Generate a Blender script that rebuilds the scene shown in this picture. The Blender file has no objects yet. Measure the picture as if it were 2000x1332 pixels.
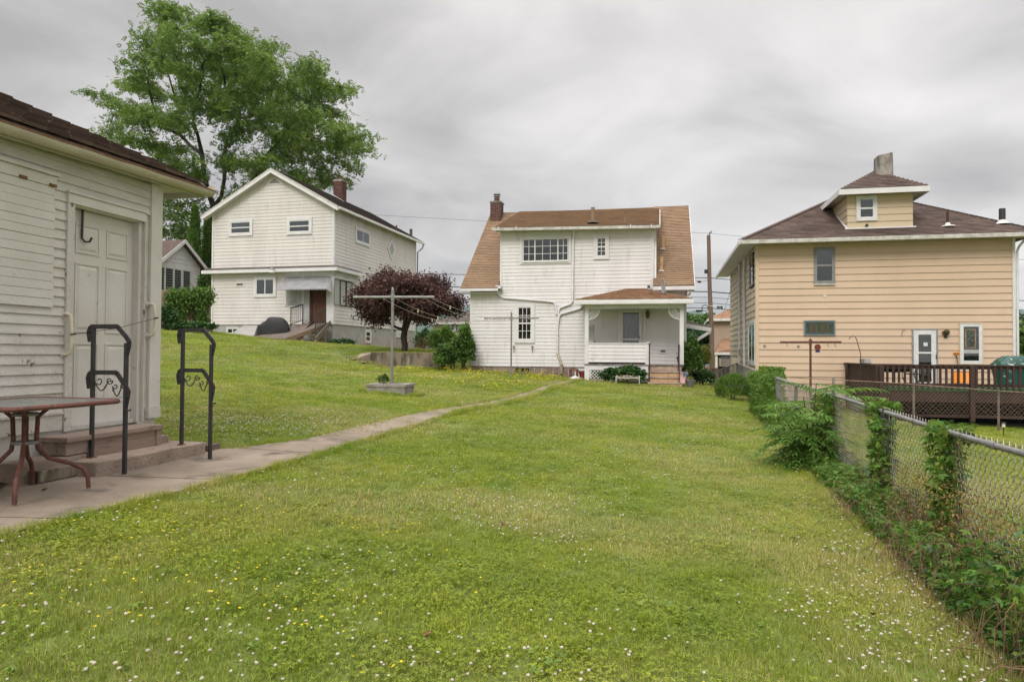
import bpy, bmesh, math, random
import numpy as np
from mathutils import Vector, Matrix, Euler
R = math.radians
random.seed(7); rng = np.random.default_rng(7)
SC = bpy.context.scene
COL = SC.collection
# ------------------------------------------------------------------ camera
FPX = 1333.0
cam_d = bpy.data.cameras.new('camera'); cam = bpy.data.objects.new('camera', cam_d); COL.objects.link(cam)
cam_d.sensor_width = 36.0; cam_d.lens = 36.0 * FPX / 2000.0
cam_d.clip_start = 0.05; cam_d.clip_end = 9000
PITCH, ROLL = 1.03, 0.35
cam.matrix_world = Matrix.Translation((0, 0, 1.1)) @ Matrix.Rotation(R(90 + PITCH), 4, 'X') @ Matrix.Rotation(R(ROLL), 4, 'Z')
SC.camera = cam
CAMR = cam.matrix_world.to_3x3(); CAMO = Vector((0, 0, 1.1))
# ------------------------------------------------------------------ sky and sun (overcast)
world = bpy.data.worlds.new('World'); SC.world = world; world.use_nodes = True
wt = world.node_tree; wt.nodes.clear(); WN, WL = wt.nodes.new, wt.links.new
SUN_EL, SUN_AZ = 40.0, 200.0       # azimuth clockwise from +Y (north): behind the viewer, a little to the left
sky = WN('ShaderNodeTexSky'); sky.sky_type = 'NISHITA'; sky.sun_disc = False
sky.sun_elevation = R(SUN_EL); sky.sun_rotation = R(SUN_AZ)
bg1 = WN('ShaderNodeBackground'); bg1.inputs['Strength'].default_value = 0.08; WL(sky.outputs[0], bg1.inputs[0])
tc = WN('ShaderNodeTexCoord'); sep = WN('ShaderNodeSeparateXYZ'); WL(tc.outputs['Generated'], sep.inputs[0])
def wm(op, a, b=None, c=None):
    n = WN('ShaderNodeMath'); n.operation = op
    for i, v in enumerate((a, b, c)):
        if v is None: continue
        if isinstance(v, (int, float)): n.inputs[i].default_value = v
        else: WL(v, n.inputs[i])
    return n.outputs[0]
zc = wm('MAXIMUM', sep.outputs[2], 0.0); den = wm('ADD', zc, 0.26)
cmb = WN('ShaderNodeCombineXYZ'); WL(wm('DIVIDE', sep.outputs[0], den), cmb.inputs[0]); WL(wm('DIVIDE', sep.outputs[1], den), cmb.inputs[1])
def wnoise(scale, detail, rough, off, dist=0.0, yscale=1.0):
    mp = WN('ShaderNodeMapping'); mp.inputs['Location'].default_value = off; mp.inputs['Scale'].default_value = (1, yscale, 1)
    WL(cmb.outputs[0], mp.inputs[0])
    n = WN('ShaderNodeTexNoise'); n.inputs['Scale'].default_value = scale; n.inputs['Detail'].default_value = detail
    n.inputs['Roughness'].default_value = rough; n.inputs['Distortion'].default_value = dist
    WL(mp.outputs[0], n.inputs['Vector']); return n.outputs[0]
n1 = wnoise(0.55, 4, 0.5, (4.534, 19.246, 0), 0.5, 1.0); n2 = wnoise(1.7, 6, 0.56, (2.527, 14.096, 0), 0.6, 1.1)
dens = wm('SUBTRACT', wm('ADD', wm('MULTIPLY', n1, 0.66), wm('MULTIPLY', n2, 0.34)), wm('MULTIPLY', wm('POWER', wm('SUBTRACT', 1.0, zc), 10.0), 0.085))
ramp = WN('ShaderNodeValToRGB'); WL(dens, ramp.inputs[0])
cr = ramp.color_ramp; cr.elements[0].position = 0.38; cr.elements[0].color = (0.82, 0.79, 0.77, 1)
cr.elements[1].position = 0.61; cr.elements[1].color = (0.38, 0.365, 0.36, 1)
e = cr.elements.new(0.46); e.color = (0.67, 0.645, 0.63, 1)
e = cr.elements.new(0.53); e.color = (0.53, 0.51, 0.50, 1)
bg2 = WN('ShaderNodeBackground'); WL(ramp.outputs[0], bg2.inputs[0])
# overcast sky: brighter towards the zenith (CIE overcast)
SKY_STR = 0.90
WL(wm('MULTIPLY', wm('ADD', wm('MULTIPLY', wm('POWER', zc, 4.0), 4.6), 1.0), SKY_STR), bg2.inputs['Strength'])
mixw = WN('ShaderNodeMixShader'); mixw.inputs[0].default_value = 0.93
WL(bg1.outputs[0], mixw.inputs[1]); WL(bg2.outputs[0], mixw.inputs[2])
wo = WN('ShaderNodeOutputWorld'); WL(mixw.outputs[0], wo.inputs[0])
sd = bpy.data.lights.new('sun', 'SUN'); sd.energy = 1.5; sd.angle = R(24); sd.color = (1.0, 0.95, 0.88)
sun = bpy.data.objects.new('sun', sd); COL.objects.link(sun)
_d = Vector((math.sin(R(SUN_AZ)) * math.cos(R(SUN_EL)), math.cos(R(SUN_AZ)) * math.cos(R(SUN_EL)), math.sin(R(SUN_EL))))
sun.rotation_euler = (-_d).to_track_quat('-Z', 'Y').to_euler(); sun.location = (0, -20, 40)
vs = SC.view_settings; SC.display_settings.display_device = 'sRGB'
vs.view_transform = 'Standard'; vs.look = 'None'; vs.exposure = 0.35; vs.gamma = 1.0; vs.use_curve_mapping = False
SC.cycles.max_bounces = 6; SC.cycles.transparent_max_bounces = 12
SC.cycles.diffuse_bounces = 3; SC.cycles.glossy_bounces = 3; SC.cycles.transmission_bounces = 4
SC.cycles.use_denoising = True
# ------------------------------------------------------------------ photograph pixel (2000 px wide) -> ray
def ray(px, py):
    d = CAMR @ Vector(((px - 1000.0) / FPX, (666.0 - py) / FPX, -1.0))
    return d / d.y
def at(px, py, Y):
    return CAMO + ray(px, py) * Y
def atz(px, py, z):
    d = ray(px, py); t = (z - CAMO.z) / d.z
    return CAMO + d * t
class Frame:
    """local frame of a building: x to the right along its front, y away from us, z up"""
    def __init__(s, px, Y, a, z=0.0, yaw=None):
        p = at(px, 690, Y); s.o = Vector((p.x, p.y, z)); s.a = R(a)
        s.M = Matrix.Translation(s.o) @ Matrix.Rotation(-s.a, 4, 'Z'); s.I = s.M.inverted()
    def _r(s, px, py): return s.I @ CAMO, s.I.to_3x3() @ ray(px, py)
    def f(s, px, py, yo=0.0):
        o, d = s._r(px, py); t = (yo - o.y) / d.y; p = o + d * t; return (p.x, p.z)
    def sx(s, px, py, xo=0.0):
        o, d = s._r(px, py); t = (xo - o.x) / d.x; p = o + d * t; return (p.y, p.z)
    def fx(s, px, yo=0.0): return s.f(px, 690, yo)[0]
    def fz(s, py, px=1000, yo=0.0): return s.f(px, py, yo)[1]
    def rect(s, x0, y0, x1, y1, yo=0.0):
        xm, ym = (x0 + x1) / 2, (y0 + y1) / 2
        return (s.f(x0, ym, yo)[0], s.f(x1, ym, yo)[0], s.f(xm, y1, yo)[1], s.f(xm, y0, yo)[1])
    def srect(s, x0, y0, x1, y1, xo=0.0):
        xm, ym = (x0 + x1) / 2, (y0 + y1) / 2
        a, b = s.sx(x0, ym, xo)[0], s.sx(x1, ym, xo)[0]
        return (min(a, b), max(a, b), s.sx(xm, y1, xo)[1], s.sx(xm, y0, xo)[1])
    def w(s, x, y, z): return s.M @ Vector((x, y, z))
    def l(s, p): return s.I @ Vector(p)
# ------------------------------------------------------------------ materials
MATS = {}
def mat(name, col, rough=0.75, col2=None, nscale=4.0, namt=0.5, island=0.0, bump=0.0, bscale=40.0, metal=0.0, spec=0.3,
        transl=0.0, coord='Object', stretch=(1, 1, 1), detail=5.0, edge=(0.35, 0.65), col3=None, n3=(0.6, 0.7, 1.2), instrand=0.0, hue=0.0):
    if name in MATS: return MATS[name]
    m = bpy.data.materials.new(name); m.use_nodes = True; t = m.node_tree; t.nodes.clear(); N, L = t.nodes.new, t.links.new
    out = N('ShaderNodeOutputMaterial'); p = N('ShaderNodeBsdfPrincipled'); L(p.outputs[0], out.inputs[0])
    p.inputs['Roughness'].default_value = rough; p.inputs['Metallic'].default_value = metal
    p.inputs['Specular IOR Level'].default_value = spec
    tcn = N('ShaderNodeTexCoord'); mp = N('ShaderNodeMapping'); mp.inputs['Scale'].default_value = stretch
    if coord == 'World':
        g = N('ShaderNodeNewGeometry'); L(g.outputs['Position'], mp.inputs[0])
    else: L(tcn.outputs[coord], mp.inputs[0])
    c = None
    rgb = N('ShaderNodeRGB'); rgb.outputs[0].default_value = (*col, 1); c = rgb.outputs[0]
    def noise(sc, det=detail):
        n = N('ShaderNodeTexNoise'); n.inputs['Scale'].default_value = sc; n.inputs['Detail'].default_value = det
        n.inputs['Roughness'].default_value = 0.6; L(mp.outputs[0], n.inputs['Vector']); return n.outputs[0]
    def mix(fac, a, b, blend='MIX'):
        x = N('ShaderNodeMix'); x.data_type = 'RGBA'; x.blend_type = blend
        if isinstance(fac, float): x.inputs[0].default_value = fac
        else: L(fac, x.inputs[0])
        for s_, v in ((6, a), (7, b)):
            if isinstance(v, tuple): x.inputs[s_].default_value = (*v, 1)
            else: L(v, x.inputs[s_])
        return x.outputs[2]
    def mr(v, a, b, lo, hi):
        x = N('ShaderNodeMapRange'); x.inputs[1].default_value = a; x.inputs[2].default_value = b
        x.inputs[3].default_value = lo; x.inputs[4].default_value = hi; L(v, x.inputs[0]); return x.outputs[0]
    if col2 is not None: c = mix(mr(noise(nscale), edge[0], edge[1], 0.0, namt * 2 if namt < .5 else 1.0), c, col2)
    if col3 is not None: c = mix(mr(noise(nscale * n3[2], 8.0), n3[0], n3[1], 0.0, 1.0), c, col3)
    if island or instrand or hue:
        hs = N('ShaderNodeHueSaturation'); L(c, hs.inputs['Color'])
        val = None
        if island:
            g = N('ShaderNodeNewGeometry'); val = mr(g.outputs['Random Per Island'], 0, 1, 1 - island, 1 + island)
            if hue:
                mth = N('ShaderNodeMath'); mth.operation = 'FRACT'; m2 = N('ShaderNodeMath'); m2.operation = 'MULTIPLY'; m2.inputs[1].default_value = 7.31
                L(g.outputs['Random Per Island'], m2.inputs[0]); L(m2.outputs[0], mth.inputs[0])
                L(mr(mth.outputs[0], 0, 1, 0.5 - hue, 0.5 + hue), hs.inputs['Hue'])
        if instrand:
            oi = N('ShaderNodeObjectInfo'); v2 = mr(oi.outputs['Random'], 0, 1, 1 - instrand, 1 + instrand)
            if val is None: val = v2
            else:
                mm = N('ShaderNodeMath'); mm.operation = 'MULTIPLY'; L(val, mm.inputs[0]); L(v2, mm.inputs[1]); val = mm.outputs[0]
        if val is not None: L(val, hs.inputs['Value'])
        c = hs.outputs[0]
    L(c, p.inputs['Base Color'])
    if bump:
        b = N('ShaderNodeBump'); b.inputs['Strength'].default_value = bump; b.inputs['Distance'].default_value = 0.02
        L(noise(bscale, 6.0), b.inputs['Height']); L(b.outputs[0], p.inputs['Normal'])
    if transl:
        tr = N('ShaderNodeBsdfTranslucent'); L(c, tr.inputs[0]); ms = N('ShaderNodeMixShader'); ms.inputs[0].default_value = transl
        L(p.outputs[0], ms.inputs[1]); L(tr.outputs[0], ms.inputs[2]); L(ms.outputs[0], out.inputs[0])
    MATS[name] = m; return m
def glassmat(name, tint=(0.75, 0.8, 0.8), clear=0.6):
    if name in MATS: return MATS[name]
    m = bpy.data.materials.new(name); m.use_nodes = True; t = m.node_tree; t.nodes.clear(); N, L = t.nodes.new, t.links.new
    out = N('ShaderNodeOutputMaterial'); tr = N('ShaderNodeBsdfTransparent'); tr.inputs[0].default_value = (*[clear * v for v in tint], 1)
    gl = N('ShaderNodeBsdfGlossy'); gl.inputs['Roughness'].default_value = 0.04; gl.inputs[0].default_value = (0.85, 0.9, 0.92, 1)
    fr = N('ShaderNodeFresnel'); fr.inputs[0].default_value = 1.6
    b = N('ShaderNodeBump'); nz = N('ShaderNodeTexNoise'); nz.inputs['Scale'].default_value = 2.5; b.inputs['Strength'].default_value = 0.12
    tcn = N('ShaderNodeTexCoord'); L(tcn.outputs['Object'], nz.inputs['Vector']); L(nz.outputs[0], b.inputs['Height']); L(b.outputs[0], gl.inputs['Normal'])
    ad = N('ShaderNodeMath'); ad.operation = 'ADD'; ad.inputs[1].default_value = 0.05; L(fr.outputs[0], ad.inputs[0])
    ms = N('ShaderNodeMixShader'); L(ad.outputs[0], ms.inputs[0]); L(tr.outputs[0], ms.inputs[1]); L(gl.outputs[0], ms.inputs[2]); L(ms.outputs[0], out.inputs[0])
    MATS[name] = m; return m
M_VINYL = mat('cream_white_vinyl', (0.70, 0.685, 0.69), 0.55, (0.635, 0.615, 0.615), 0.9, 0.5, stretch=(1.6, 1, .35), col3=(0.50, 0.465, 0.42), n3=(0.55, 0.78, 3), island=0.02)
M_VINYL2 = mat('warm_white_vinyl', (0.66, 0.63, 0.61), 0.55, (0.59, 0.56, 0.535), 0.8, 0.5, stretch=(1.5, 1.5, .35), col3=(0.47, 0.44, 0.40), n3=(0.56, 0.8, 3), island=0.02)
M_TRIM = mat('white_aluminium_trim', (0.69, 0.68, 0.69), 0.45, (0.61, 0.60, 0.60), 3.0)
M_TRIM_S = mat('soiled_white_trim', (0.56, 0.55, 0.51), 0.5, (0.36, 0.34, 0.30), 5.0, col3=(0.22, 0.2, 0.17), n3=(0.66, 0.78, 3.0))
M_OLDW = mat('weathered_white_paint', (0.60, 0.575, 0.545), 0.72, (0.50, 0.475, 0.43), 2.2, col3=(0.30, 0.27, 0.225), n3=(0.64, 0.74, 5.0), bump=0.35, bscale=30, stretch=(1, 1, 2.5))
M_OLDW2 = mat('chalky_white_paint', (0.62, 0.60, 0.57), 0.7, (0.54, 0.515, 0.47), 1.6, col3=(0.30, 0.27, 0.23), n3=(0.66, 0.76, 7.0), bump=0.3, bscale=40)
M_PEEL = mat('peeling_white_paint', (0.60, 0.575, 0.545), 0.8, (0.49, 0.46, 0.415), 3.0, col3=(0.16, 0.125, 0.095), n3=(0.63, 0.66, 2.6), bump=0.7, bscale=45, stretch=(1, 1, 0.6), edge=(0.3, 0.7))
M_BARE = mat('bare_grey_wood', (0.20, 0.165, 0.13), 0.9, (0.11, 0.085, 0.065), 6, stretch=(1, 0.15, 1), bump=0.5, island=0.2)
M_TAN = mat('tan_aluminium_siding', (0.61, 0.462, 0.335), 0.55, (0.56, 0.415, 0.30), 0.7, col3=(0.44, 0.30, 0.19), n3=(0.62, 0.9, 1.5), island=0.03, stretch=(1, 1, 0.5))
M_TAN2 = mat('pale_tan_siding', (0.62, 0.54, 0.40), 0.55, (0.57, 0.49, 0.36), 1.0, col3=(0.40, 0.34, 0.24), n3=(0.62, 0.85, 2))
M_SHB = mat('brown_tan_shingle', (0.27, 0.18, 0.112), 0.9, (0.215, 0.142, 0.09), 1.3, island=0.10, col3=(0.13, 0.085, 0.055), n3=(0.63, 0.8, 0.6), bump=0.3, bscale=60)
M_SHD = mat('dark_brown_shingle', (0.125, 0.088, 0.074), 0.92, (0.088, 0.062, 0.053), 1.4, island=0.22, bump=0.3, bscale=60)
M_SHG = mat('grey_brown_shingle', (0.115, 0.095, 0.086), 0.92, (0.075, 0.063, 0.058), 1.8, island=0.22, col3=(0.15, 0.13, 0.11), n3=(0.6, 0.8, 2))
M_SHO = mat('orange_brown_shingle', (0.27, 0.155, 0.095), 0.92, (0.21, 0.12, 0.075), 2, island=0.15)
M_BRICK = mat('red_brown_brick', (0.125, 0.055, 0.042), 0.9, (0.08, 0.038, 0.032), 4, island=0.28, bump=0.4)
M_MORTAR = mat('grey_mortar', (0.30, 0.27, 0.24), 0.95, (0.22, 0.2, 0.18), 8)
M_TANBRICK = mat('tan_rock_face_brick', (0.50, 0.33, 0.18), 0.9, (0.38, 0.24, 0.13), 6, island=0.25, bump=0.6)
M_CONC = mat('sandy_concrete', (0.31, 0.25, 0.195), 0.92, (0.19, 0.155, 0.12), 1.3, col3=(0.11, 0.09, 0.07), n3=(0.54, 0.70, 1.6), bump=0.6, bscale=90, coord='World', island=0.05)
M_PINKC = mat('pink_brown_painted_concrete', (0.35, 0.275, 0.22), 0.9, (0.24, 0.185, 0.15), 2.5, col3=(0.085, 0.07, 0.052), n3=(0.60, 0.72, 4.0), bump=0.8, bscale=35, coord='World')
M_PINKW = mat('mauve_brown_painted_wood', (0.32, 0.24, 0.20), 0.8, (0.235, 0.17, 0.14), 2.0, col3=(0.11, 0.09, 0.075), n3=(0.62, 0.72, 5.0), bump=0.5, bscale=30, stretch=(1, 0.25, 1), island=0.1)
M_FOUND = mat('mauve_foundation_render', (0.20, 0.15, 0.135), 0.92, (0.15, 0.11, 0.10), 1.5, bump=0.5, bscale=25)
M_STONE = mat('mossy_stained_concrete', (0.21, 0.17, 0.125), 0.95, (0.085, 0.07, 0.05), 4.0, col3=(0.33, 0.28, 0.2), n3=(0.58, 0.7, 1.5), bump=0.9, bscale=20, stretch=(1, 1, 0.3), edge=(0.42, 0.56))
M_PINKST = mat('pink_grey_stone', (0.30, 0.225, 0.19), 0.95, (0.20, 0.155, 0.13), 3.5, bump=0.9, bscale=12, island=0.2)
M_LCONC = mat('pale_grey_concrete', (0.40, 0.385, 0.37), 0.92, (0.33, 0.315, 0.30), 2.2, col3=(0.22, 0.2, 0.18), n3=(0.64, 0.8, 3), bump=0.5, bscale=30)
M_PLANT = mat('lichened_concrete_block', (0.34, 0.315, 0.28), 0.95, (0.23, 0.21, 0.18), 8.0, col3=(0.14, 0.12, 0.1), n3=(0.6, 0.7, 3), bump=0.8, bscale=40, island=0.08)
M_STUCCO = mat('mottled_grey_stucco', (0.32, 0.29, 0.265), 0.95, (0.14, 0.125, 0.12), 5.0, stretch=(1, 1, 0.35), edge=(0.42, 0.6), bump=0.8, bscale=15)
M_BLACKM = mat('black_wrought_iron', (0.018, 0.018, 0.020), 0.5, (0.035, 0.033, 0.033), 12, spec=0.5, bump=0.2, bscale=60)
M_GALV = mat('galvanised_steel', (0.27, 0.265, 0.265), 0.55, (0.19, 0.185, 0.185), 6, metal=0.35, spec=0.5, col3=(0.15, 0.15, 0.15), n3=(0.64, 0.75, 3))
M_GALV2 = mat('dull_galvanised_wire', (0.42, 0.39, 0.37), 0.5, (0.22, 0.18, 0.16), 3.0, metal=0.3, spec=0.5)
M_RUSTP = mat('rusty_brown_tube', (0.15, 0.055, 0.038), 0.6, (0.075, 0.032, 0.025), 10, spec=0.4, bump=0.3, col3=(0.24, 0.13, 0.10), n3=(0.6, 0.7, 3))
M_GUTTER = mat('cream_enamelled_gutter', (0.52, 0.475, 0.38), 0.5, (0.44, 0.39, 0.30), 3.0, col3=(0.26, 0.12, 0.05), n3=(0.66, 0.74, 4.0), bump=0.2)
M_RUST = mat('orange_rust', (0.22, 0.10, 0.045), 0.9, (0.11, 0.055, 0.03), 12, bump=0.5)
M_DKWOOD = mat('dark_brown_stained_wood', (0.060, 0.034, 0.028), 0.8, (0.040, 0.024, 0.020), 3, island=0.25, stretch=(1, 1, 0.2))
M_GREYW = mat('weathered_grey_brown_wood', (0.19, 0.155, 0.13), 0.9, (0.12, 0.095, 0.08), 4, island=0.2, bump=0.4)
M_TANW = mat('tan_weathered_lumber', (0.30, 0.215, 0.125), 0.85, (0.2, 0.14, 0.085), 4, island=0.15)
M_FENCEW = mat('tan_cedar_picket', (0.33, 0.24, 0.165), 0.85, (0.24, 0.17, 0.12), 3, island=0.15, stretch=(1, 1, 0.2))
M_DOORW = mat('reddish_brown_door_wood', (0.13, 0.048, 0.025), 0.6, (0.065, 0.026, 0.016), 3, stretch=(3, 1, 0.5))
M_POLE = mat('weathered_pole_wood', (0.20, 0.14, 0.105), 0.9, (0.12, 0.085, 0.065), 3, stretch=(4, 4, 0.3), bump=0.5)
M_BARK = mat('dark_grey_bark', (0.075, 0.06, 0.048), 0.95, (0.04, 0.032, 0.026), 3, stretch=(2, 2, 0.4), bump=0.8, bscale=12)
M_DARK = mat('painted_interior_shade', (0.012, 0.013, 0.014), 0.9)  # near-black colour standing in for unlit spaces behind glass and lattice
M_BLIND = mat('pale_window_blind', (0.42, 0.43, 0.42), 0.8, (0.36, 0.37, 0.36), 6)
M_BLINDD = mat('grey_window_screen', (0.13, 0.135, 0.125), 0.8, (0.10, 0.105, 0.10), 3)
M_GLASS = glassmat('window_glass'); M_GLASSD = glassmat('dark_window_glass', clear=0.35)
M_WHITE = mat('white_vinyl_window_frame', (0.70, 0.70, 0.69), 0.4, (0.6, 0.6, 0.59), 5)
M_GREYF = mat('grey_aluminium_window_frame', (0.27, 0.27, 0.265), 0.45, (0.2, 0.2, 0.2), 6)
M_BLK = mat('black_cable_rubber', (0.015, 0.015, 0.016), 0.5)
M_SOIL = mat('brown_soil', (0.075, 0.05, 0.033), 0.95, (0.12, 0.085, 0.058), 6, bump=0.9, bscale=30, coord='World')
M_ORANGE = mat('orange_plastic', (0.75, 0.25, 0.02), 0.45, (0.68, 0.2, 0.015), 3)
M_GREENC = mat('green_vinyl_cover', (0.012, 0.085, 0.065), 0.4, (0.008, 0.055, 0.045), 2, col3=(0.5, 0.55, 0.52), n3=(0.6, 0.64, 5), spec=0.5)
M_BLACKC = mat('black_barbecue_cover', (0.018, 0.018, 0.019), 0.6, (0.03, 0.03, 0.03), 3, bump=0.5, bscale=6)
M_LAMPG = mat('white_lamp_glass', (0.7, 0.7, 0.66), 0.3)
# ------------------------------------------------------------------ object helpers
def tag(o, label=None, cat=None, group=None, kind=None):
    if label: o['label'] = label
    if cat: o['category'] = cat
    if group: o['group'] = group
    if kind: o['kind'] = kind
    return o
def thing(name, label, cat, loc=(0, 0, 0), rz=0.0, group=None, M=None):
    o = bpy.data.objects.new(name, None); COL.objects.link(o); o.empty_display_size = 0.3
    if M is not None: o.matrix_world = M
    else: o.location = loc; o.rotation_euler = (0, 0, rz)
    return tag(o, label, cat, group)
def link_mesh(name, me, m, parent=None, smooth=False, kind=None):
    o = bpy.data.objects.new(name, me); COL.objects.link(o)
    if parent is not None: o.parent = parent
    if m is not None and not me.materials: me.materials.append(m)
    if smooth: me.shade_smooth()
    if kind: o['kind'] = kind
    return o
def FRONT(yo): return lambda u, v, w: (u, yo - w, v)
def SIDE(xo): return lambda u, v, w: (xo + w, u, v)
def SIDEL(xo): return lambda u, v, w: (xo - w, u, v)
class MB:
    def __init__(s, T=None): s.v = []; s.f = []; s.T = T or (lambda a, b, c: (a, b, c))
    def add(s, vs, fs):
        n = len(s.v); s.v += [s.T(*p) for p in vs]; s.f += [tuple(n + i for i in f) for f in fs]; return s
    def hexa(s, p): return s.add(p, [(0, 3, 2, 1), (4, 5, 6, 7), (0, 1, 5, 4), (1, 2, 6, 5), (2, 3, 7, 6), (3, 0, 4, 7)])
    def box(s, a0, a1, b0, b1, c0, c1):
        return s.hexa([(a0, b0, c0), (a1, b0, c0), (a1, b1, c0), (a0, b1, c0), (a0, b0, c1), (a1, b0, c1), (a1, b1, c1), (a0, b1, c1)])
    def prism(s, poly, ext):
        n = len(poly); e = Vector(ext); top = [tuple(Vector(p) + e) for p in poly]
        return s.add(list(poly) + top, [tuple(range(n))[::-1], tuple(range(n, 2 * n))] + [(i, (i + 1) % n, n + (i + 1) % n, n + i) for i in range(n)])
    def quad(s, *p): return s.add(list(p), [tuple(range(len(p)))])
    def ring(s, u0, u1, v0, v1, t, w0, w1):      # rectangular frame
        s.box(u0, u1, v0, v0 + t, w0, w1); s.box(u0, u1, v1 - t, v1, w0, w1)
        s.box(u0, u0 + t, v0 + t, v1 - t, w0, w1); s.box(u1 - t, u1, v0 + t, v1 - t, w0, w1); return s
    def bar(s, a, b, w, d=None, up=(0, 0, 1)):   # square bar between two points
        d = d or w; a, b = Vector(a), Vector(b); t = (b - a).normalized(); upv = Vector(up)
        if abs(t.dot(upv)) > 0.99: upv = Vector((1, 0, 0))
        x = t.cross(upv).normalized() * (w / 2); y = x.cross(t).normalized() * (d / 2)
        return s.hexa([tuple(q) for q in (a - x - y, a + x - y, a + x + y, a - x + y, b - x - y, b + x - y, b + x + y, b - x + y)])
    def tube(s, pts, r, n=8, cap=True, closed=False):
        P = [Vector(p) for p in pts]; k = len(P); rs = r if isinstance(r, (list, tuple)) else [r] * k
        tang = []
        for i in range(k):
            a = P[i - 1] if (i or closed) else P[0]; b = P[(i + 1) % k] if (i < k - 1 or closed) else P[-1]
            tang.append((b - a).normalized() if (b - a).length > 1e-9 else Vector((0, 0, 1)))
        up = Vector((0, 0, 1)) if abs(tang[0].z) < 0.9 else Vector((1, 0, 0))
        x = tang[0].cross(up).normalized(); V = []
        for i in range(k):
            x = (x - tang[i] * x.dot(tang[i])).normalized(); y = tang[i].cross(x)
            for j in range(n):
                an = 2 * math.pi * j / n; V.append(tuple(P[i] + (x * math.cos(an) + y * math.sin(an)) * rs[i]))
        F = [(i * n + j, i * n + (j + 1) % n, (i + 1) * n + (j + 1) % n, (i + 1) * n + j) for i in range(k - 1) for j in range(n)]
        if closed: F += [((k - 1) * n + j, (k - 1) * n + (j + 1) % n, (j + 1) % n, j) for j in range(n)]
        elif cap: F += [tuple(range(n))[::-1], tuple(range((k - 1) * n, k * n))]
        return s.add(V, F)
    def cyl(s, c, r, h, n=16, r2=None): return s.tube([c, (c[0], c[1], c[2] + h)], [r, r if r2 is None else r2], n)
    def lathe(s, c, prof, n=16, sx=1.0, sy=1.0):
        V = []; k = len(prof)
        for r, z in prof:
            for j in range(n): a = 2 * math.pi * j / n; V.append((c[0] + r * sx * math.cos(a), c[1] + r * sy * math.sin(a), c[2] + z))
        F = [(i * n + j, i * n + (j + 1) % n, (i + 1) * n + (j + 1) % n, (i + 1) * n + j) for i in range(k - 1) for j in range(n)]
        return s.add(V, F + [tuple(range(n))[::-1], tuple(range((k - 1) * n, k * n))])
    def build(s, name, m, parent=None, smooth=False, bevel=0.0, kind=None):
        me = bpy.data.meshes.new(name); me.from_pydata(s.v, [], s.f)
        bm = bmesh.new(); bm.from_mesh(me); bmesh.ops.recalc_face_normals(bm, faces=bm.faces)
        if bevel: bmesh.ops.bevel(bm, geom=list(bm.edges), offset=bevel, segments=2, affect='EDGES', profile=0.6)
        bm.to_mesh(me); bm.free(); me.update()
        o = link_mesh(name, me, m, parent, False, kind)
        if smooth:
            me.shade_smooth()
            try: me.set_sharp_from_angle(angle=R(40))
            except Exception: pass
        return o
def bakemesh(name, V, F, m, parent=None, smooth=False, kind=None):
    """V (n,3) float, F (k,3|4) int numpy -> one mesh object"""
    me = bpy.data.meshes.new(name); V = np.ascontiguousarray(V, dtype=np.float32); F = np.ascontiguousarray(F, dtype=np.int32); k = F.shape[1]
    me.vertices.add(len(V)); me.vertices.foreach_set('co', V.ravel())
    me.loops.add(F.size); me.loops.foreach_set('vertex_index', F.ravel())
    me.polygons.add(len(F)); me.polygons.foreach_set('loop_start', np.arange(0, F.size, k, dtype=np.int32))
    me.update(calc_edges=True); me.validate()
    return link_mesh(name, me, m, parent, smooth, kind)
def rotmats(yaw, pitch, roll):
    cy, sy, cp, sp, cr_, sr = np.cos(yaw), np.sin(yaw), np.cos(pitch), np.sin(pitch), np.cos(roll), np.sin(roll); z = np.zeros_like(yaw); o = z + 1
    Z = np.stack([cy, -sy, z, sy, cy, z, z, z, o], -1).reshape(-1, 3, 3)
    X = np.stack([o, z, z, z, cp, -sp, z, sp, cp], -1).reshape(-1, 3, 3)
    Y = np.stack([cr_, z, sr, z, o, z, -sr, z, cr_], -1).reshape(-1, 3, 3)
    return Z @ X @ Y
def stamp(TV, TF, P, Rm, S):
    """copies of a template at points P with rotations Rm and scales S"""
    TV = np.asarray(TV, float); TF = np.asarray(TF, int); n = len(P)
    V = np.einsum('nij,kj->nki', Rm, TV) * np.asarray(S).reshape(-1, 1, 1) + np.asarray(P)[:, None, :]
    F = TF[None] + (np.arange(n) * len(TV))[:, None, None]
    return V.reshape(-1, 3), F.reshape(-1, TF.shape[1])
# leaf templates, tip along +y, normal +z
LEAF1 = ([(0, 0, 0), (0.28, 0.45, 0.05), (0, 1, -0.06), (-0.28, 0.45, 0.05)], [(0, 1, 2, 3)])
def frond_template(n=5, L=1.0, lw=0.16, ll=0.42, droop=0.35):
    V, F = [], []
    for i in range(n):
        t = (i + 0.6) / n; y = t * L; z = -droop * t * t
        for sgn in (-1, 1):
            b = len(V); V += [(0, y, z), (sgn * ll * 0.5, y + lw * 0.9, z - 0.03), (sgn * ll, y + ll * 0.35, z - 0.12), (sgn * ll * 0.45, y - lw * 0.35, z - 0.05)]
            F.append((b, b + 1, b + 2, b + 3))
    b = len(V); V += [(0, L, -droop), (lw, L + .2, -droop - .08), (0, L + .42, -droop - .2), (-lw, L + .2, -droop - .08)]; F.append((b, b + 1, b + 2, b + 3))
    return V, F
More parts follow.
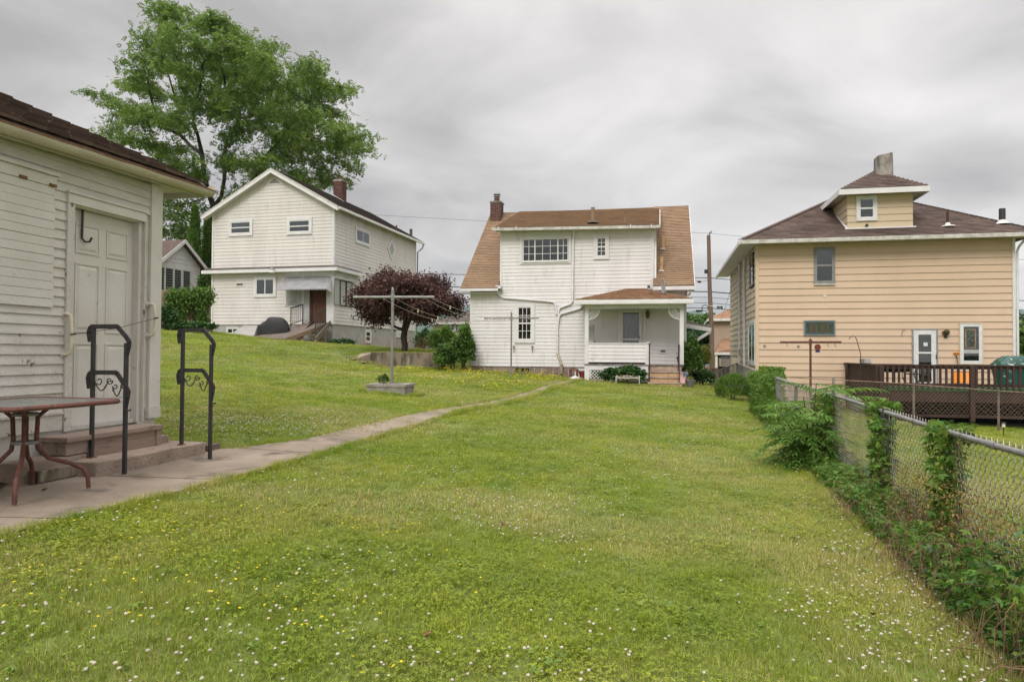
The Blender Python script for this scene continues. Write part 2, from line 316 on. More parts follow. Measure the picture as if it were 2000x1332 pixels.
# ------------------------------------------------------------------ building helpers
def siding(name, parent, T, u0, u1, v0, v1, pitch, m, proud=0.014, clip=None, skip=(), individual=False, kind='stuff'):
    """horizontal lap boards; clip(v) -> (u0,u1); skip rects (u0,u1,v0,v1) are left open"""
    mb = MB(T); v = v0; out = []
    while v < v1 - 0.01:
        vt = min(v + pitch, v1); segs = [(u0, u1, u0, u1)]
        if clip:
            a, b = clip(v); c, d = clip(vt); segs = [(a, b, c, d)]
            if b - a < 0.05: break
        for (s0, s1, z0, z1) in skip:
            if z0 < (v + vt) / 2 < z1:
                ns = []
                for a, b, c, d in segs:
                    if s1 <= a or s0 >= b: ns.append((a, b, c, d)); continue
                    if s0 > a + .01: ns.append((a, s0, c, s0))
                    if s1 < b - .01: ns.append((s1, b, s1, d))
                segs = ns
        for a, b, c, d in segs:
            if individual: mb = MB(T)
            mb.add([(a, v, 0), (b, v, 0), (b, v, proud), (a, v, proud), (c, vt, 0), (d, vt, 0), (d, vt, 0.002), (c, vt, 0.002)],
                   [(0, 1, 2, 3), (3, 2, 6, 7), (0, 3, 7, 4), (1, 5, 6, 2), (0, 4, 5, 1)])
            if individual: out.append(mb.build(name, m, parent))
        v = vt
    if not individual: out = mb.build(name, m, parent, kind=kind)
    return out
def clip_row(poly, v):
    xs = []
    n = len(poly)
    for i in range(n):
        (a, b), (c, d) = poly[i], poly[(i + 1) % n]
        if (b <= v < d) or (d <= v < b): xs.append(a + (c - a) * (v - b) / (d - b))
    return (min(xs), max(xs)) if len(xs) >= 2 else None
def shingles(name, parent, P0, U, Vd, poly, m, course=0.14, tab=0.3, th=0.014):
    """tabs laid in courses over a roof plane: point = P0 + u*U + v*Vd (unit vectors); poly in (u,v)"""
    P0, U, Vd = Vector(P0), Vector(U).normalized(), Vector(Vd).normalized(); Nn = U.cross(Vd).normalized()
    if Nn.z < 0: Nn = -Nn
    V, F = [], []; vmin = min(p[1] for p in poly); vmax = max(p[1] for p in poly); row = 0; v = vmin
    Lr = random.Random(3)
    while v < vmax - 0.02:
        vt = min(v + course * 1.04, vmax); seg = clip_row(poly, min(v + course * 0.5, vmax - 0.005))
        if seg:
            ua, ub = seg; u = ua - (tab * (row % 2) * 0.5) - Lr.uniform(0, .05)
            while u < ub:
                a, b = max(u + 0.004, ua), min(u + tab - 0.004, ub)
                if b - a > 0.02:
                    h = th + Lr.uniform(-.003, .004); vb = v + Lr.uniform(-.006, .006); k = len(V)
                    for (uu, vv, ww) in ((a, vb, 0), (b, vb, 0), (b, vb, h), (a, vb, h), (a, vt, 0.001), (b, vt, 0.001)):
                        V.append(tuple(P0 + U * uu + Vd * vv + Nn * ww))
                    F += [(k, k + 1, k + 2, k + 3), (k + 3, k + 2, k + 5, k + 4), (k, k, k + 3, k + 4), (k + 1, k + 5, k + 2, k + 2)]
                u += tab
        v += course; row += 1
    F = [f if len(set(f)) == 4 else tuple(dict.fromkeys(f)) for f in F]
    me = bpy.data.meshes.new(name); me.from_pydata(V, [], F); me.update()
    return link_mesh(name, me, m, parent, kind='stuff')
def bricks(name, parent, T, u0, u1, v0, v1, m, bh=0.065, bl=0.2, gap=0.012, w0=0.0, w1=0.008, kind='stuff', individual=False):
    mb = MB(T); v = v0; r = 0
    while v < v1 - 0.02:
        vt = min(v + bh, v1); u = u0 - (bl * .5 if r % 2 else 0)
        while u < u1:
            a, b = max(u, u0), min(u + bl - gap, u1)
            if b - a > 0.02:
                if individual: mb = MB(T)
                mb.box(a, b, v, vt - gap, w0, w1 + random.uniform(-.002, .003))
                if individual: mb.build(name, m, parent)
            u += bl
        v += bh; r += 1
    if not individual: return mb.build(name, m, parent, kind=kind)
def window(parent, T, u0, u1, v0, v1, frame=0.05, casing=0.09, style='hung', cols=1, rows=1, fm=None, cm=None, blind=None, blind_m=None, split=None, proud=0.05, w0=0.0, glass=None, sash=True):
    """window as a part: casing+frame mesh, with panes, sash, blinds and muntins as sub-parts; u0..v1 = frame opening"""
    fm = fm or M_WHITE; cm = cm or M_TRIM
    mb = MB(T); c = casing
    if c: mb.ring(u0 - c, u1 + c, v0 - c, v1 + c, c, w0 - 0.02, w0 + proud)
    win = mb.build('window', cm, parent) if c else None
    fr = MB(T); fr.ring(u0, u1, v0, v1, frame, w0 - 0.015, w0 + proud * 0.8)
    if win is None: win = fr.build('window', fm, parent)
    else: fr.build('frame', fm, win)
    a, b, d, e = u0 + frame, u1 - frame, v0 + frame, v1 - frame
    MB(T).box(a, b, d, e, w0 - 0.012, w0 + 0.004).build('shade_backing', M_DARK, win)  # dark sheet painted as the unlit room; the wall behind is solid
    if blind:
        for (f0, f1) in (blind if isinstance(blind, list) else [blind]):
            MB(T).box(a, b, d + (e - d) * f0, d + (e - d) * f1, w0 + 0.006, w0 + 0.012).build('blind', blind_m or M_BLIND, win)
    g = glass or M_GLASS
    if style == 'hung':
        vm = d + (e - d) * (split or 0.5); r_ = 0.03
        MB(T).box(a, b, vm - r_, vm + r_, w0 - .01, w0 + proud * .65).build('sash_rail', fm, win)
        MB(T).box(a, b, d, vm - r_, w0 + .018, w0 + .021).build('pane', g, win); MB(T).box(a, b, vm + r_, e, w0 + .024, w0 + .027).build('pane', g, win)
    elif style == 'slide':
        um = a + (b - a) * (split or 0.5); r_ = 0.03
        MB(T).box(um - r_, um + r_, d, e, w0 - .01, w0 + proud * .65).build('sash_rail', fm, win)
        MB(T).box(a, um - r_, d, e, w0 + .018, w0 + .021).build('pane', g, win); MB(T).box(um + r_, b, d, e, w0 + .024, w0 + .027).build('pane', g, win)
    else:
        MB(T).box(a, b, d, e, w0 + .018, w0 + .021).build('pane', g, win)
    if cols > 1 or rows > 1:
        mu = MB(T)
        for i in range(1, cols): x = a + (b - a) * i / cols; mu.box(x - .011, x + .011, d, e, w0 + .028, w0 + .036)
        for j in range(1, rows): z = d + (e - d) * j / rows; mu.box(a, b, z - .011, z + .011, w0 + .0285, w0 + .0365)
        mu.build('muntin', fm, win)
    return win
def lattice(name, parent, T, u0, u1, v0, v1, m, step=0.12, wd=0.035, w0=0.0, kind='stuff'):
    mb = MB(T); H = v1 - v0; W = u1 - u0
    for sgn, wz in ((1, w0), (-1, w0 + 0.009)):
        k = -H
        while k < W:
            a = (k, 0.0); b = (k + H, H)
            pts = []
            ua, ub = max(k, 0.0), min(k + H, W)
            if ub - ua > 0.03:
                va, vb = ua - k, ub - k
                if sgn < 0: va, vb = H - va, H - vb
                hw = wd / 2 * 1.2
                q = [(u0 + ua - 0, v0 + va - hw), (u0 + ub, v0 + vb - hw), (u0 + ub, v0 + vb + hw), (u0 + ua, v0 + va + hw)]
                q = [(x, min(max(y, v0), v1)) for x, y in q]
                mb.hexa([(x, y, wz) for x, y in q] + [(x, y, wz + 0.007) for x, y in q])
            k += step
    return mb.build(name, m, parent, kind=kind)
# ================================================================== frames of the buildings
FG = Frame(305, 7.34, 12.0, 0.0)       # garage: origin at its far right corner; y away, x outwards
FC = Frame(918, 28.0, 12.0, 0.35)      # central house: origin at its front left corner
FL = Frame(650, 36.0, 14.0, 1.6)       # white gable house: origin at the corner nearest us
FR_ = Frame(1478, 25.0, 12.5, -0.6)    # tan house: front left corner
# ================================================================== ground
CP = np.array([(-3.0, 4.0, 0), (-2.1, 7.7, -.04), (-.95, 12.6, 0), (2.6, 25, .12), (-3.5, 6.2, 0), (-3.1, 7.1, 0), (-4, 4.5, 0.0), (-5, 7, 0.05),
 (-1.5, 2.5, -.1), (0, 3, -.2), (2.5, 3, -.34), (3.4, 6.5, -.36), (0, 8, -.2), (3, 12, -.3), (4.9, 12, -.42), (6.2, 17, -.45), (3.5, 20, -.08), (5, 24, .03), (6.5, 25, .02), (8, 25, -.28),
 (-1.4, 24.5, .33), (-1.6, 27.5, .38), (-3, 16.7, .1), (-5, 27.3, .42), (-3.5, 27.3, .40), (-3.9, 8.3, .1), (-7, 14, .62), (-6, 20, .52), (-7.2, 25.5, .92), (-7.0, 27.5, 1.02), (-13, 30, 1.78), (-17, 35, 2.2), (-9.45, 35, 1.53), (-11, 25, 1.34),
 (-14, 20, 1.7), (7, 14, -.55), (13, 18, -.9), (12, 21.5, -.92), (16, 21.5, -1.0), (6, 6, -.55), (10, 10, -.8), (9, 26, -.4), (9, 33, -.3), (2, 34, .2), (-4, 33, 1.15), (-2.5, 28.5, .5), (-6.5, 32, 1.3), (-4, 45, .9), (-10, 50, 1.4), (8, 45, -.4), (0, -2, 0), (-8, 0, .1), (8, 0, -.6)], float)
def _rbf_setup():
    P = CP[:, :2]; n = len(P); D = np.sqrt(((P[:, None] - P[None]) ** 2).sum(-1) + 0.5)
    A = np.zeros((n + 3, n + 3)); A[:n, :n] = D - np.eye(n) * 0.02; A[:n, n] = 1; A[:n, n + 1:] = P; A[n, :n] = 1; A[n + 1:, :n] = P.T
    return np.linalg.solve(A, np.concatenate([CP[:, 2], np.zeros(3)]))
_RW = _rbf_setup()
RWX0, RWX1, RWY = -5.75, -2.75, 27.95      # retaining wall: face line
def ground_z(x, y, grass=False):
    x = np.asarray(x, float); y = np.asarray(y, float); sh = np.broadcast(x, y).shape
    X = np.broadcast_to(x, sh).ravel(); Y = np.broadcast_to(y, sh).ravel(); n = len(CP)
    D = np.sqrt((X[:, None] - CP[None, :, 0]) ** 2 + (Y[:, None] - CP[None, :, 1]) ** 2 + 0.5)
    z = D @ _RW[:n] + _RW[n] + _RW[n + 1] * X + _RW[n + 2] * Y
    z = np.clip(z, -1.3, 2.6)
    hi = 1.06 + 0.03 * (Y - 28); m = (Y > RWY) * np.clip((X - (-6.9)) / 0.8, 0, 1) * np.clip((RWX1 - X) / 0.02, 0, 1) * np.clip((40 - Y) / 6, 0, 1)
    z = np.where(m > 0, np.maximum(z, z * (1 - m) + hi * m), z)
    far = np.clip((Y - 48) / 250, 0, 1); z = z - 45 * far ** 0.8
    side = np.clip((np.abs(X) - 45) / 200, 0, 1); z = z - 10 * side
    return z.reshape(sh)
def gz(x, y): return float(ground_z(np.array([x]), np.array([y]))[0])
def axis(lo, hi, dlo, dhi, step, far):
    a = list(np.arange(dlo, dhi + 1e-6, step)); s = step; v = dhi
    while v < hi: s *= 1.35; v = min(v + s, hi); a.append(v)
    s = step; v = dlo
    while v > lo: s *= 1.35; v = max(v - s, lo); a.insert(0, v)
    return np.array(a)
gx = axis(-4500, 4500, -20, 20, 0.25, 0); gy = axis(-60, 5200, -2, 46, 0.25, 0)
GX, GY = np.meshgrid(gx, gy); GZ = np.concatenate([ground_z(GX[i:i + 40], GY[i:i + 40]) for i in range(0, len(gy), 40)])
V = np.stack([GX.ravel(), GY.ravel(), GZ.ravel()], 1); nx = len(gx)
ii, jj = np.meshgrid(np.arange(len(gy) - 1), np.arange(nx - 1), indexing='ij'); b = (ii * nx + jj).ravel()
M_TURF = mat('short_turf_soil', (0.15, 0.19, 0.045), 0.95, (0.12, 0.15, 0.035), 0.5, col3=(0.26, 0.22, 0.10), n3=(0.60, 0.75, 0.7), bump=1.0, bscale=30, coord='World')
ground = bakemesh('lawn_ground', V, np.stack([b, b + 1, b + nx + 1, b + nx], 1), M_TURF, smooth=True, kind='structure')
# ------------------------------------------------------------------ distant hills
def hills():
    az = np.linspace(-42, 42, 240); rr = np.array([1500, 1800, 2100, 2400, 2650, 2900, 3300]); prof = np.array([0, .35, .62, .85, .97, 1.0, .9])
    V = []
    for j, r in enumerate(rr):
        for a in az:
            ax = math.radians(a); px = 1000 + math.tan(ax) * FPX
            top = 190 + 14 * math.sin(a * .21 + 1) + 9 * math.sin(a * .57) + 5 * math.sin(a * 1.7 + 2) - 22 * math.exp(-((px - 1250) / 190) ** 2) - 0.4 * max(0, a - 33) * 14
            rough = 6 * math.sin(a * 3.1 + j * 1.3) + 4 * math.sin(a * 7.3 + j)
            V.append((math.tan(ax) * r, r, -60 + (top + 60) * prof[j] + rough * (prof[j] < 1) ))
    n = len(az); F = [(j * n + i, j * n + i + 1, (j + 1) * n + i + 1, (j + 1) * n + i) for j in range(len(rr) - 1) for i in range(n - 1)]
    m = mat('distant_forest_canopy', (0.028, 0.07, 0.045), 0.95, (0.045, 0.10, 0.055), 0.03, coord='World', bump=0.0, col3=(0.02, 0.05, 0.035), n3=(0.5, 0.6, 3))
    return bakemesh('wooded_hill', np.array(V), np.array(F), m, smooth=True, kind='structure')
hills()
# ------------------------------------------------------------------ concrete path: slabs in the garage's frame, then a narrow walk to the house
def path_edge_right(Y):   # world X of the lawn-side edge at depth Y
    return float(np.interp(Y, [2.0, 4.0, 7.7, 12.6, 25.2], [-3.5, -3.0, -2.12, -.97, 2.55]))
def path_edge_left(Y):
    return float(np.interp(Y, [2.0, 7.05, 7.5, 8.4, 12.6, 25.2], [-6, -3.98, -3.05, -2.5, -1.42, 2.2]))
path = thing('concrete_path', None, None); path['kind'] = 'structure'
def slab(Y0, Y1, left, gap=0.012):
    ys = np.linspace(Y0 + gap, Y1 - gap, max(2, int((Y1 - Y0) / .35)))
    L_ = [(left(y) - (0 if y > 7.4 else 0), y) for y in ys]; R_ = [(path_edge_right(y) + 0.03 * math.sin(y * 5), y) for y in ys]
    V, F = [], []
    for k in range(len(ys)):
        for (x, y) in (L_[k], R_[k]):
            z = gz(x, y); V += [(x, y, max(z, z) + 0.028), (x, y, z - 0.1)]
    for k in range(len(ys) - 1):
        a = k * 4; F += [(a, a + 2, a + 6, a + 4), (a + 2, a + 3, a + 7, a + 6), (a, a + 4, a + 5, a + 1)]
    F += [(0, 1, 3, 2), (len(V) - 4, len(V) - 2, len(V) - 1, len(V) - 3)]
    mb = MB(); mb.v = V; mb.f = F; return mb.build('slab', M_CONC, path)
cuts = [2.0, 4.42, 5.95, 7.55, 9.1, 10.6, 12.1, 13.6, 15.1, 16.6, 18.1, 19.6, 21.1, 22.6, 24.1, 25.4]
for a_, b_ in zip(cuts[:-1], cuts[1:]): slab(a_, b_, path_edge_left)
# bare soil strip beside the fence and under shrubs
def patch(name, poly, m, lift=0.012, kind='structure'):
    bm = bmesh.new(); vs_ = [bm.verts.new((x, y, 0)) for x, y in poly]; bm.faces.new(vs_)
    bmesh.ops.triangulate(bm, faces=bm.faces); bmesh.ops.subdivide_edges(bm, edges=bm.edges, cuts=6, use_grid_fill=True)
    for v in bm.verts: v.co.z = gz(v.co.x, v.co.y) + lift + random.uniform(0, .008)
    me = bpy.data.meshes.new(name); bm.to_mesh(me); bm.free(); return link_mesh(name, me, m, None, True, kind)
# ================================================================== garage (left)
gar = thing('garage', 'weathered white clapboard garage with a six-panel door beside the concrete path', 'garage', M=FG.M)
TS = SIDE(0)
YB = -8.0
def gsx(px, py, xo=0): return FG.sx(px, py, xo)
d0, _ = gsx(140, 600); d1, _ = gsx(256, 600, -.1)        # door slab opening
dz0 = gsx(140, 837)[1]; dz1 = gsx(140, 402)[1]
rev1 = gsx(272, 600)[0]                                  # outer edge of right jamb
zb0 = gsx(60, 846)[1]; ztop = gsx(290, 352)[1] + .05
zt_eave = gsx(150, 290, .13)[1] - .04
MB(TS).box(YB, d0 - .02, -.25, zt_eave + .02, -.14, -.006).build('wall', M_OLDW, gar)
MB(TS).box(rev1 + .0, -0.002, -.25, zt_eave + .02, -.14, -.006).build('wall', M_OLDW, gar)
MB(TS).box(d0 - .02, rev1, dz1 + .03, zt_eave + .02, -.14, -.006).build('wall', M_OLDW, gar)
# boarded-up opening
p0, _ = gsx(-260, 470); p1, _ = gsx(101, 470); pz0 = gsx(100, 601)[1]; pz1 = gsx(100, 366)[1]
skip = [(d0 - .09, d1 + .16, -1, dz1 + .10), (YB, p1, pz0, pz1)]
siding('clapboard', gar, TS, YB, -.13, zb0 + .16, zt_eave - .02, 0.0865, M_PEEL, proud=.016, skip=skip, individual=True)
for o in [c for c in gar.children if c.name.startswith('clapboard')]:
    zc_ = sum(v.co.z for v in o.data.vertices) / len(o.data.vertices)
    if zc_ > 1.25: o.data.materials[0] = M_OLDW
MB(TS).box(YB, d0 - .10, zb0, zb0 + .14, -.004, .020).build('water_table_board', M_PEEL, gar)
MB(TS).box(YB, d0 - .10, zb0 + .141, zb0 + .162, -.004, .034).build('drip_cap', M_PEEL, gar)
MB(TS).box(YB, d0 - .02, -.4, zb0 - .004, -.12, -.012).build('foundation', M_FOUND, gar)
nb = 14; ph = (pz1 - pz0) / nb
for k in range(nb):
    w_ = .028 + random.uniform(-.003, .004)
    MB(TS).box(p0, p1 - random.uniform(0, .004), pz0 + k * ph + .002, pz0 + (k + 1) * ph - .0015, -.003, w_).build('cover_board', M_OLDW2, gar)
MB(TS).box(p0, p1 + .012, pz1 + .002, pz1 + .095, -.003, .034).build('head_board', M_OLDW2, gar)
MB(TS).box(p0, p1 + .03, pz1 + .097, pz1 + .125, -.003, .055).build('head_moulding', M_OLDW2, gar)
for (yy, zz) in ((p1 - .36, pz1 + .012), (p1 - .07, pz1 + .010)):
    MB(TS).box(yy, yy + .075, zz - .012, zz + .012, .034, .042).build('rusty_hinge', M_RUST, gar)
# frieze, corner board
MB(TS).box(-.131, 0.0, zb0 + .12, zt_eave + .02, -.003, .030).build('corner_board', M_OLDW2, gar)
MB(TS).box(-.150, .025, zb0 + .005, zb0 + .118, -.003, .046).build('plinth_block', M_PEEL, gar)
MB(lambda u, v, w: (u, w, v)).box(-.13, .030, zb0 + .12, zt_eave, 0.001, .03).build('corner_board', M_OLDW2, gar)
MB(lambda u, v, w: (u, w, v)).box(-5, -.02, -.3, zt_eave + .02, -.13, -.004).build('end_wall', M_OLDW, gar)
# door: recessed slab with six raised panels, jambs, casing
door = MB(TS).box(d0 + .004, d1, dz0 + .02, dz1 - .004, -.115, -.075).build('door', M_OLDW2, gar)
DW, DH = d1 - d0, dz1 - dz0
def dpanel(a, b, c, d):
    mb = MB(TS); u0, u1, v0, v1 = d0 + a * DW, d0 + b * DW, dz0 + c * DH, dz0 + d * DH
    mb.ring(u0, u1, v0, v1, .014, -.076, -.066)
    mb.hexa([(u0 + .03, v0 + .03, -.074), (u1 - .03, v0 + .03, -.074), (u1 - .03, v1 - .03, -.074), (u0 + .03, v1 - .03, -.074),
             (u0 + .05, v0 + .05, -.066), (u1 - .05, v0 + .05, -.066), (u1 - .05, v1 - .05, -.066), (u0 + .05, v1 - .05, -.066)])
    mb.build('panel', M_OLDW2, door)
for (a, b) in ((.12, .46), (.56, .89)):
    dpanel(a, b, .80, .935); dpanel(a, b, .435, .755); dpanel(a, b, .10, .385)
MB(TS).box(d0, d1, dz0 - .02, dz0 + .018, -.13, -.03).build('threshold', M_PEEL, gar)
MB(TS).box(d0 - .025, d0 - .001, dz0 - .02, dz1 + .002, -.139, .002).build('jamb', M_PEEL, gar)
MB(TS).box(d1 + .001, rev1 - .02, dz0 - .02, dz1 + .002, -.139, .002).build('jamb', M_PEEL, gar)
MB(TS).box(d0 - .025, rev1 - .02, dz1 + .003, dz1 + .028, -.139, .002).build('jamb', M_OLDW2, gar)
MB(TS).box(d0 - .088, d0 - .012, zb0 - .02, dz1 + .015, -.003, .032).build('casing', M_PEEL, gar)
MB(TS).box(d1 + .045, rev1 + .035, zb0 - .02, dz1 + .015, -.003, .032).build('casing', M_PEEL, gar)
MB(TS).box(d0 - .09, rev1 + .04, dz1 + .017, dz1 + .105, -.003, .038).build('head_casing', M_OLDW2, gar)
MB(TS).box(d0 - .10, rev1 + .05, dz1 + .107, dz1 + .125, -.003, .052).build('drip_cap', M_OLDW2, gar)
hk = gsx(157, 470, -.07)
MB(TS).tube([(hk[0], dz1 - .0, -.05), (hk[0], hk[1] + .02, -.052), (hk[0] + .02, hk[1] - .012, -.035), (hk[0] + .05, hk[1] - .005, -.015), (hk[0] + .065, hk[1] + .035, -.005)], .011, 6).build('coat_hook', M_BLACKM, gar, True)
# grab handles
hand = []; M_HANDLE = mat('cream_handle_enamel', (0.66, 0.60, 0.50), .4, (0.55, 0.48, 0.38), 8)
for (px, py0, py1) in ((121, 613, 692), (286, 594, 655)):
    yy = gsx(px, 650)[0]; za = gsx(px, py1, .03)[1]; zb = gsx(px, py0, .03)[1]; s_ = .09
    pts = [(yy, zb, .0), (yy + .012, zb + .004, .035)] + [(yy + .02, zb - .01 - t * (zb - za - .02), .085 - .012 * math.cos(math.pi * t) ** 4) for t in np.linspace(0, 1, 7)] + [(yy + .012, za - .004, .035), (yy, za, 0)]
    h = MB(TS).tube(pts, .016, 10).build('grab_handle', M_HANDLE, gar, True)
    for zz in (za, zb): MB(TS).tube([(yy, zz, .0), (yy, zz, .012)], .030, 12).build('mounting_plate', M_PEEL, h, True)
    hand.append((yy + .02, (za + zb) / 2, .085))
# roof: hip roof with eave gutter
ov = .13; rp = .50; YE = .60
_g0, _g1 = gsx(0, 240, ov + .06), gsx(405, 371, ov + .06)
def hz(y): return _g0[1] + (_g1[1] - _g0[1]) * (y - _g0[0]) / (_g1[0] - _g0[0]) + .03
ze0 = hz(-1.5) - .01
run = 3.2; kz = (hz(0) - hz(-1))
eave0 = lambda y: hz(y) + .03
Vd_ = Vector((-1, 0, rp)).normalized(); sl = run / math.cos(math.atan(rp))
M_GSH = mat('old_brown_shingle', (0.125, 0.085, 0.068), 0.95, (0.07, 0.05, 0.042), 2.0, island=0.3, bump=0.5, bscale=50, col3=(0.22, 0.16, 0.12), n3=(0.6, 0.75, 4))
base = MB()
base.prism([(ov, YB, eave0(YB)), (ov, YE, eave0(YE)), (ov - run, YE - run, eave0(YE - run) + run * rp), (ov - run, YB, eave0(YB) + run * rp)], (0, 0, -.045))
base.prism([(ov, YE, eave0(YE) + .001), (-6, YE, eave0(YE) + .001), (-6, YE - run, eave0(YE) + run * rp), (ov - run, YE - run, eave0(YE) + run * rp)], (0, 0, -.045))
roof = base.build('roof', M_GSH, gar)
shingles('roof_shingles', roof, (ov + .03, YB, eave0(YB) + .008), (0, 1, kz), Vd_, [(0, 0), (YE - YB + .02, 0), (YE - YB - run, sl), (0, sl)], M_GSH, course=.13, tab=.24, th=.028)
MB().prism([(ov - .03, YB, hz(YB) - .11), (ov - .03, YE - .02, hz(YE) - .11), (ov - .03, YE - .02, hz(YE) + .02), (ov - .03, YB, hz(YB) + .02)], (.02, 0, 0)).build('fascia', M_OLDW, gar)
MB().prism([(.034, YB, hz(YB) - .09), (ov - .031, YB, hz(YB) - .09), (ov - .031, .03, hz(0) - .09), (.034, .03, hz(0) - .09)], (0, 0, .02)).build('soffit', M_OLDW, gar)
MB().prism([(-5.5, .035, hz(0) - .05), (ov - .031, .035, hz(0) - .05), (ov - .031, YE - .03, hz(YE) - .05), (-5.5, YE - .03, hz(YE) - .05)], (0, 0, .02)).build('soffit', M_OLDW2, gar)
MB().box(-5.5, ov - .012, YE - .025, YE, hz(YE) - .11, hz(YE) + .02).build('fascia', M_OLDW2, gar)
# half-round gutter following the sagging eave
gp = []; gr = .062; ys = np.linspace(YB, YE + .02, 30)
Vg, Fg = [], []
for i, y in enumerate(ys):
    zc_ = hz(y) - .035
    prof = [(gr * math.cos(t), gr * math.sin(t)) for t in np.linspace(math.pi * .98, math.pi * 2.02, 9)]
    for (a, b_) in prof: Vg.append((ov + .055 + a, y, zc_ + b_ * 1.15))
    for (a, b_) in prof[::-1]: Vg.append((ov + .055 + a * .93, y, zc_ + b_ * 1.08 + .002))
n = 18
for i in range(len(ys) - 1):
    for j in range(n): Fg.append((i * n + j, i * n + (j + 1) % n, (i + 1) * n + (j + 1) % n, (i + 1) * n + j))
Fg += [tuple(range(n)), tuple(range((len(ys) - 1) * n, len(ys) * n))]
mb = MB(); mb.v = Vg; mb.f = Fg; gut = mb.build('gutter', M_GUTTER, gar, True)
MB().tube([(ov + .118, y, hz(y) - .033 + .004 * math.sin(y * 9)) for y in ys], .0065, 6).build('rusty_lip', M_RUST, gut, True)
for yy in (-4.2, -2.9, -1.7, -.55): MB().bar((ov - .02, yy, hz(yy) + .02), (ov + .12, yy, hz(yy) - .03), .018, .005).build('gutter_strap', M_RUST, gut)
MB().tube([(ov + .055, YE + .021, hz(YE) - .03), (ov + .055, YE + .026, hz(YE) - .03)], .064, 14).build('end_cap', M_GUTTER, gut)
# elastic cord between the handles
a_, b_ = hand
cord = thing('elastic_cord', 'thin dark cord stretched across the garage door between two grab handles', 'cord', M=FG.M)
MB(TS).tube([(a_[0], a_[1], a_[2] + .015), ((a_[0] + b_[0]) / 2, (a_[1] + b_[1]) / 2 - .015, .10), (b_[0], b_[1] + .02, b_[2] + .015)], .003, 5).build('cord', M_BLK, cord)
for q in (a_, (b_[0], b_[1] + .02, b_[2])): MB(TS).tube([(q[0] - .025, q[1] - .003, q[2] + .016), (q[0] + .025, q[1] + .004, q[2] + .018)], .007, 6).build('hook', M_BLK, cord)
# ------------------------------------------------------------------ door steps
st = thing('door_steps', 'mauve painted wood and concrete steps below the garage door', 'steps', M=FG.M)
sy0 = gsx(125, 850, .3)[0]; sy1 = gsx(314, 830, .3)[0]; sz = dz0 - .03
MB().box(.036, .335, sy0, sy1, sz - .045, sz).build('tread', M_PINKW, st, bevel=.006)
ym = sy0 + (sy1 - sy0) * .22
MB().box(.036, .30, sy0 + .02, ym, sz - .16, sz - .047).build('riser_block', M_PINKC, st, bevel=.01)
MB().box(.27, .30, ym + .004, sy1 - .015, sz - .105, sz - .047).build('riser_board', M_PINKW, st)
MB().box(.27, .304, ym + .004, sy1 - .015, .135, sz - .107).build('riser_board', M_PINKW, st)
MB().box(.30, .318, sy1 - .075, sy1 - .012, .135, sz - .047).build('end_trim', M_PINKW, st)
MB().box(.036, .268, ym, sy1 - .02, .1, sz - .048).build('step_core', M_PINKW, st)
MB().box(.02, .30, sy0 - .42, ym - .01, .0, sz - .165).build('side_block', M_PINKC, st, bevel=.015)
MB().box(.036, .26, sy1 - .01, sy1 + .17, .03, .225).build('side_block', M_PINKC, st, bevel=.01)
s0 = gsx(195, 900, .6)[0]; s1 = gsx(402, 868, .6)[0]
mb = MB(); rr_ = random.Random(5); top, bot = [], []
outl = [(.03, s0 + .1), (.03, s1)] + [(x, s1 + rr_.uniform(-.02, .02)) for x in (.2, .4)] + [(.60 + rr_.uniform(-.02, .02), y) for y in np.linspace(s1 - .02, s0 + .06, 12)] + [(.56, s0), (.40, s0 - .03), (.2, s0 + .02)]
mb.prism([(x, y, .145) for x, y in outl], (0, 0, -.17)); mb.build('lower_slab', M_PINKC, st, bevel=.012)
bm_ = thing('timber_block', 'short mossy timber block on the concrete beside the lower door step', 'timber', M=FG.M)
yb0 = gsx(75, 915, .4)[0]; yb1 = gsx(172, 915, .42)[0]
MB().box(.28, .40, yb0, yb1, .028, .125).build('timber', M_STONE, bm_, bevel=.008)
sc_ = thing('wood_scrap', 'dark offcut of wood lying in the grass behind the lower step', 'wood scrap', M=FG.M)
MB().box(.45, .6, s1 + .05, s1 + .25, .03, .10).build('offcut', M_BARE, sc_, bevel=.006)
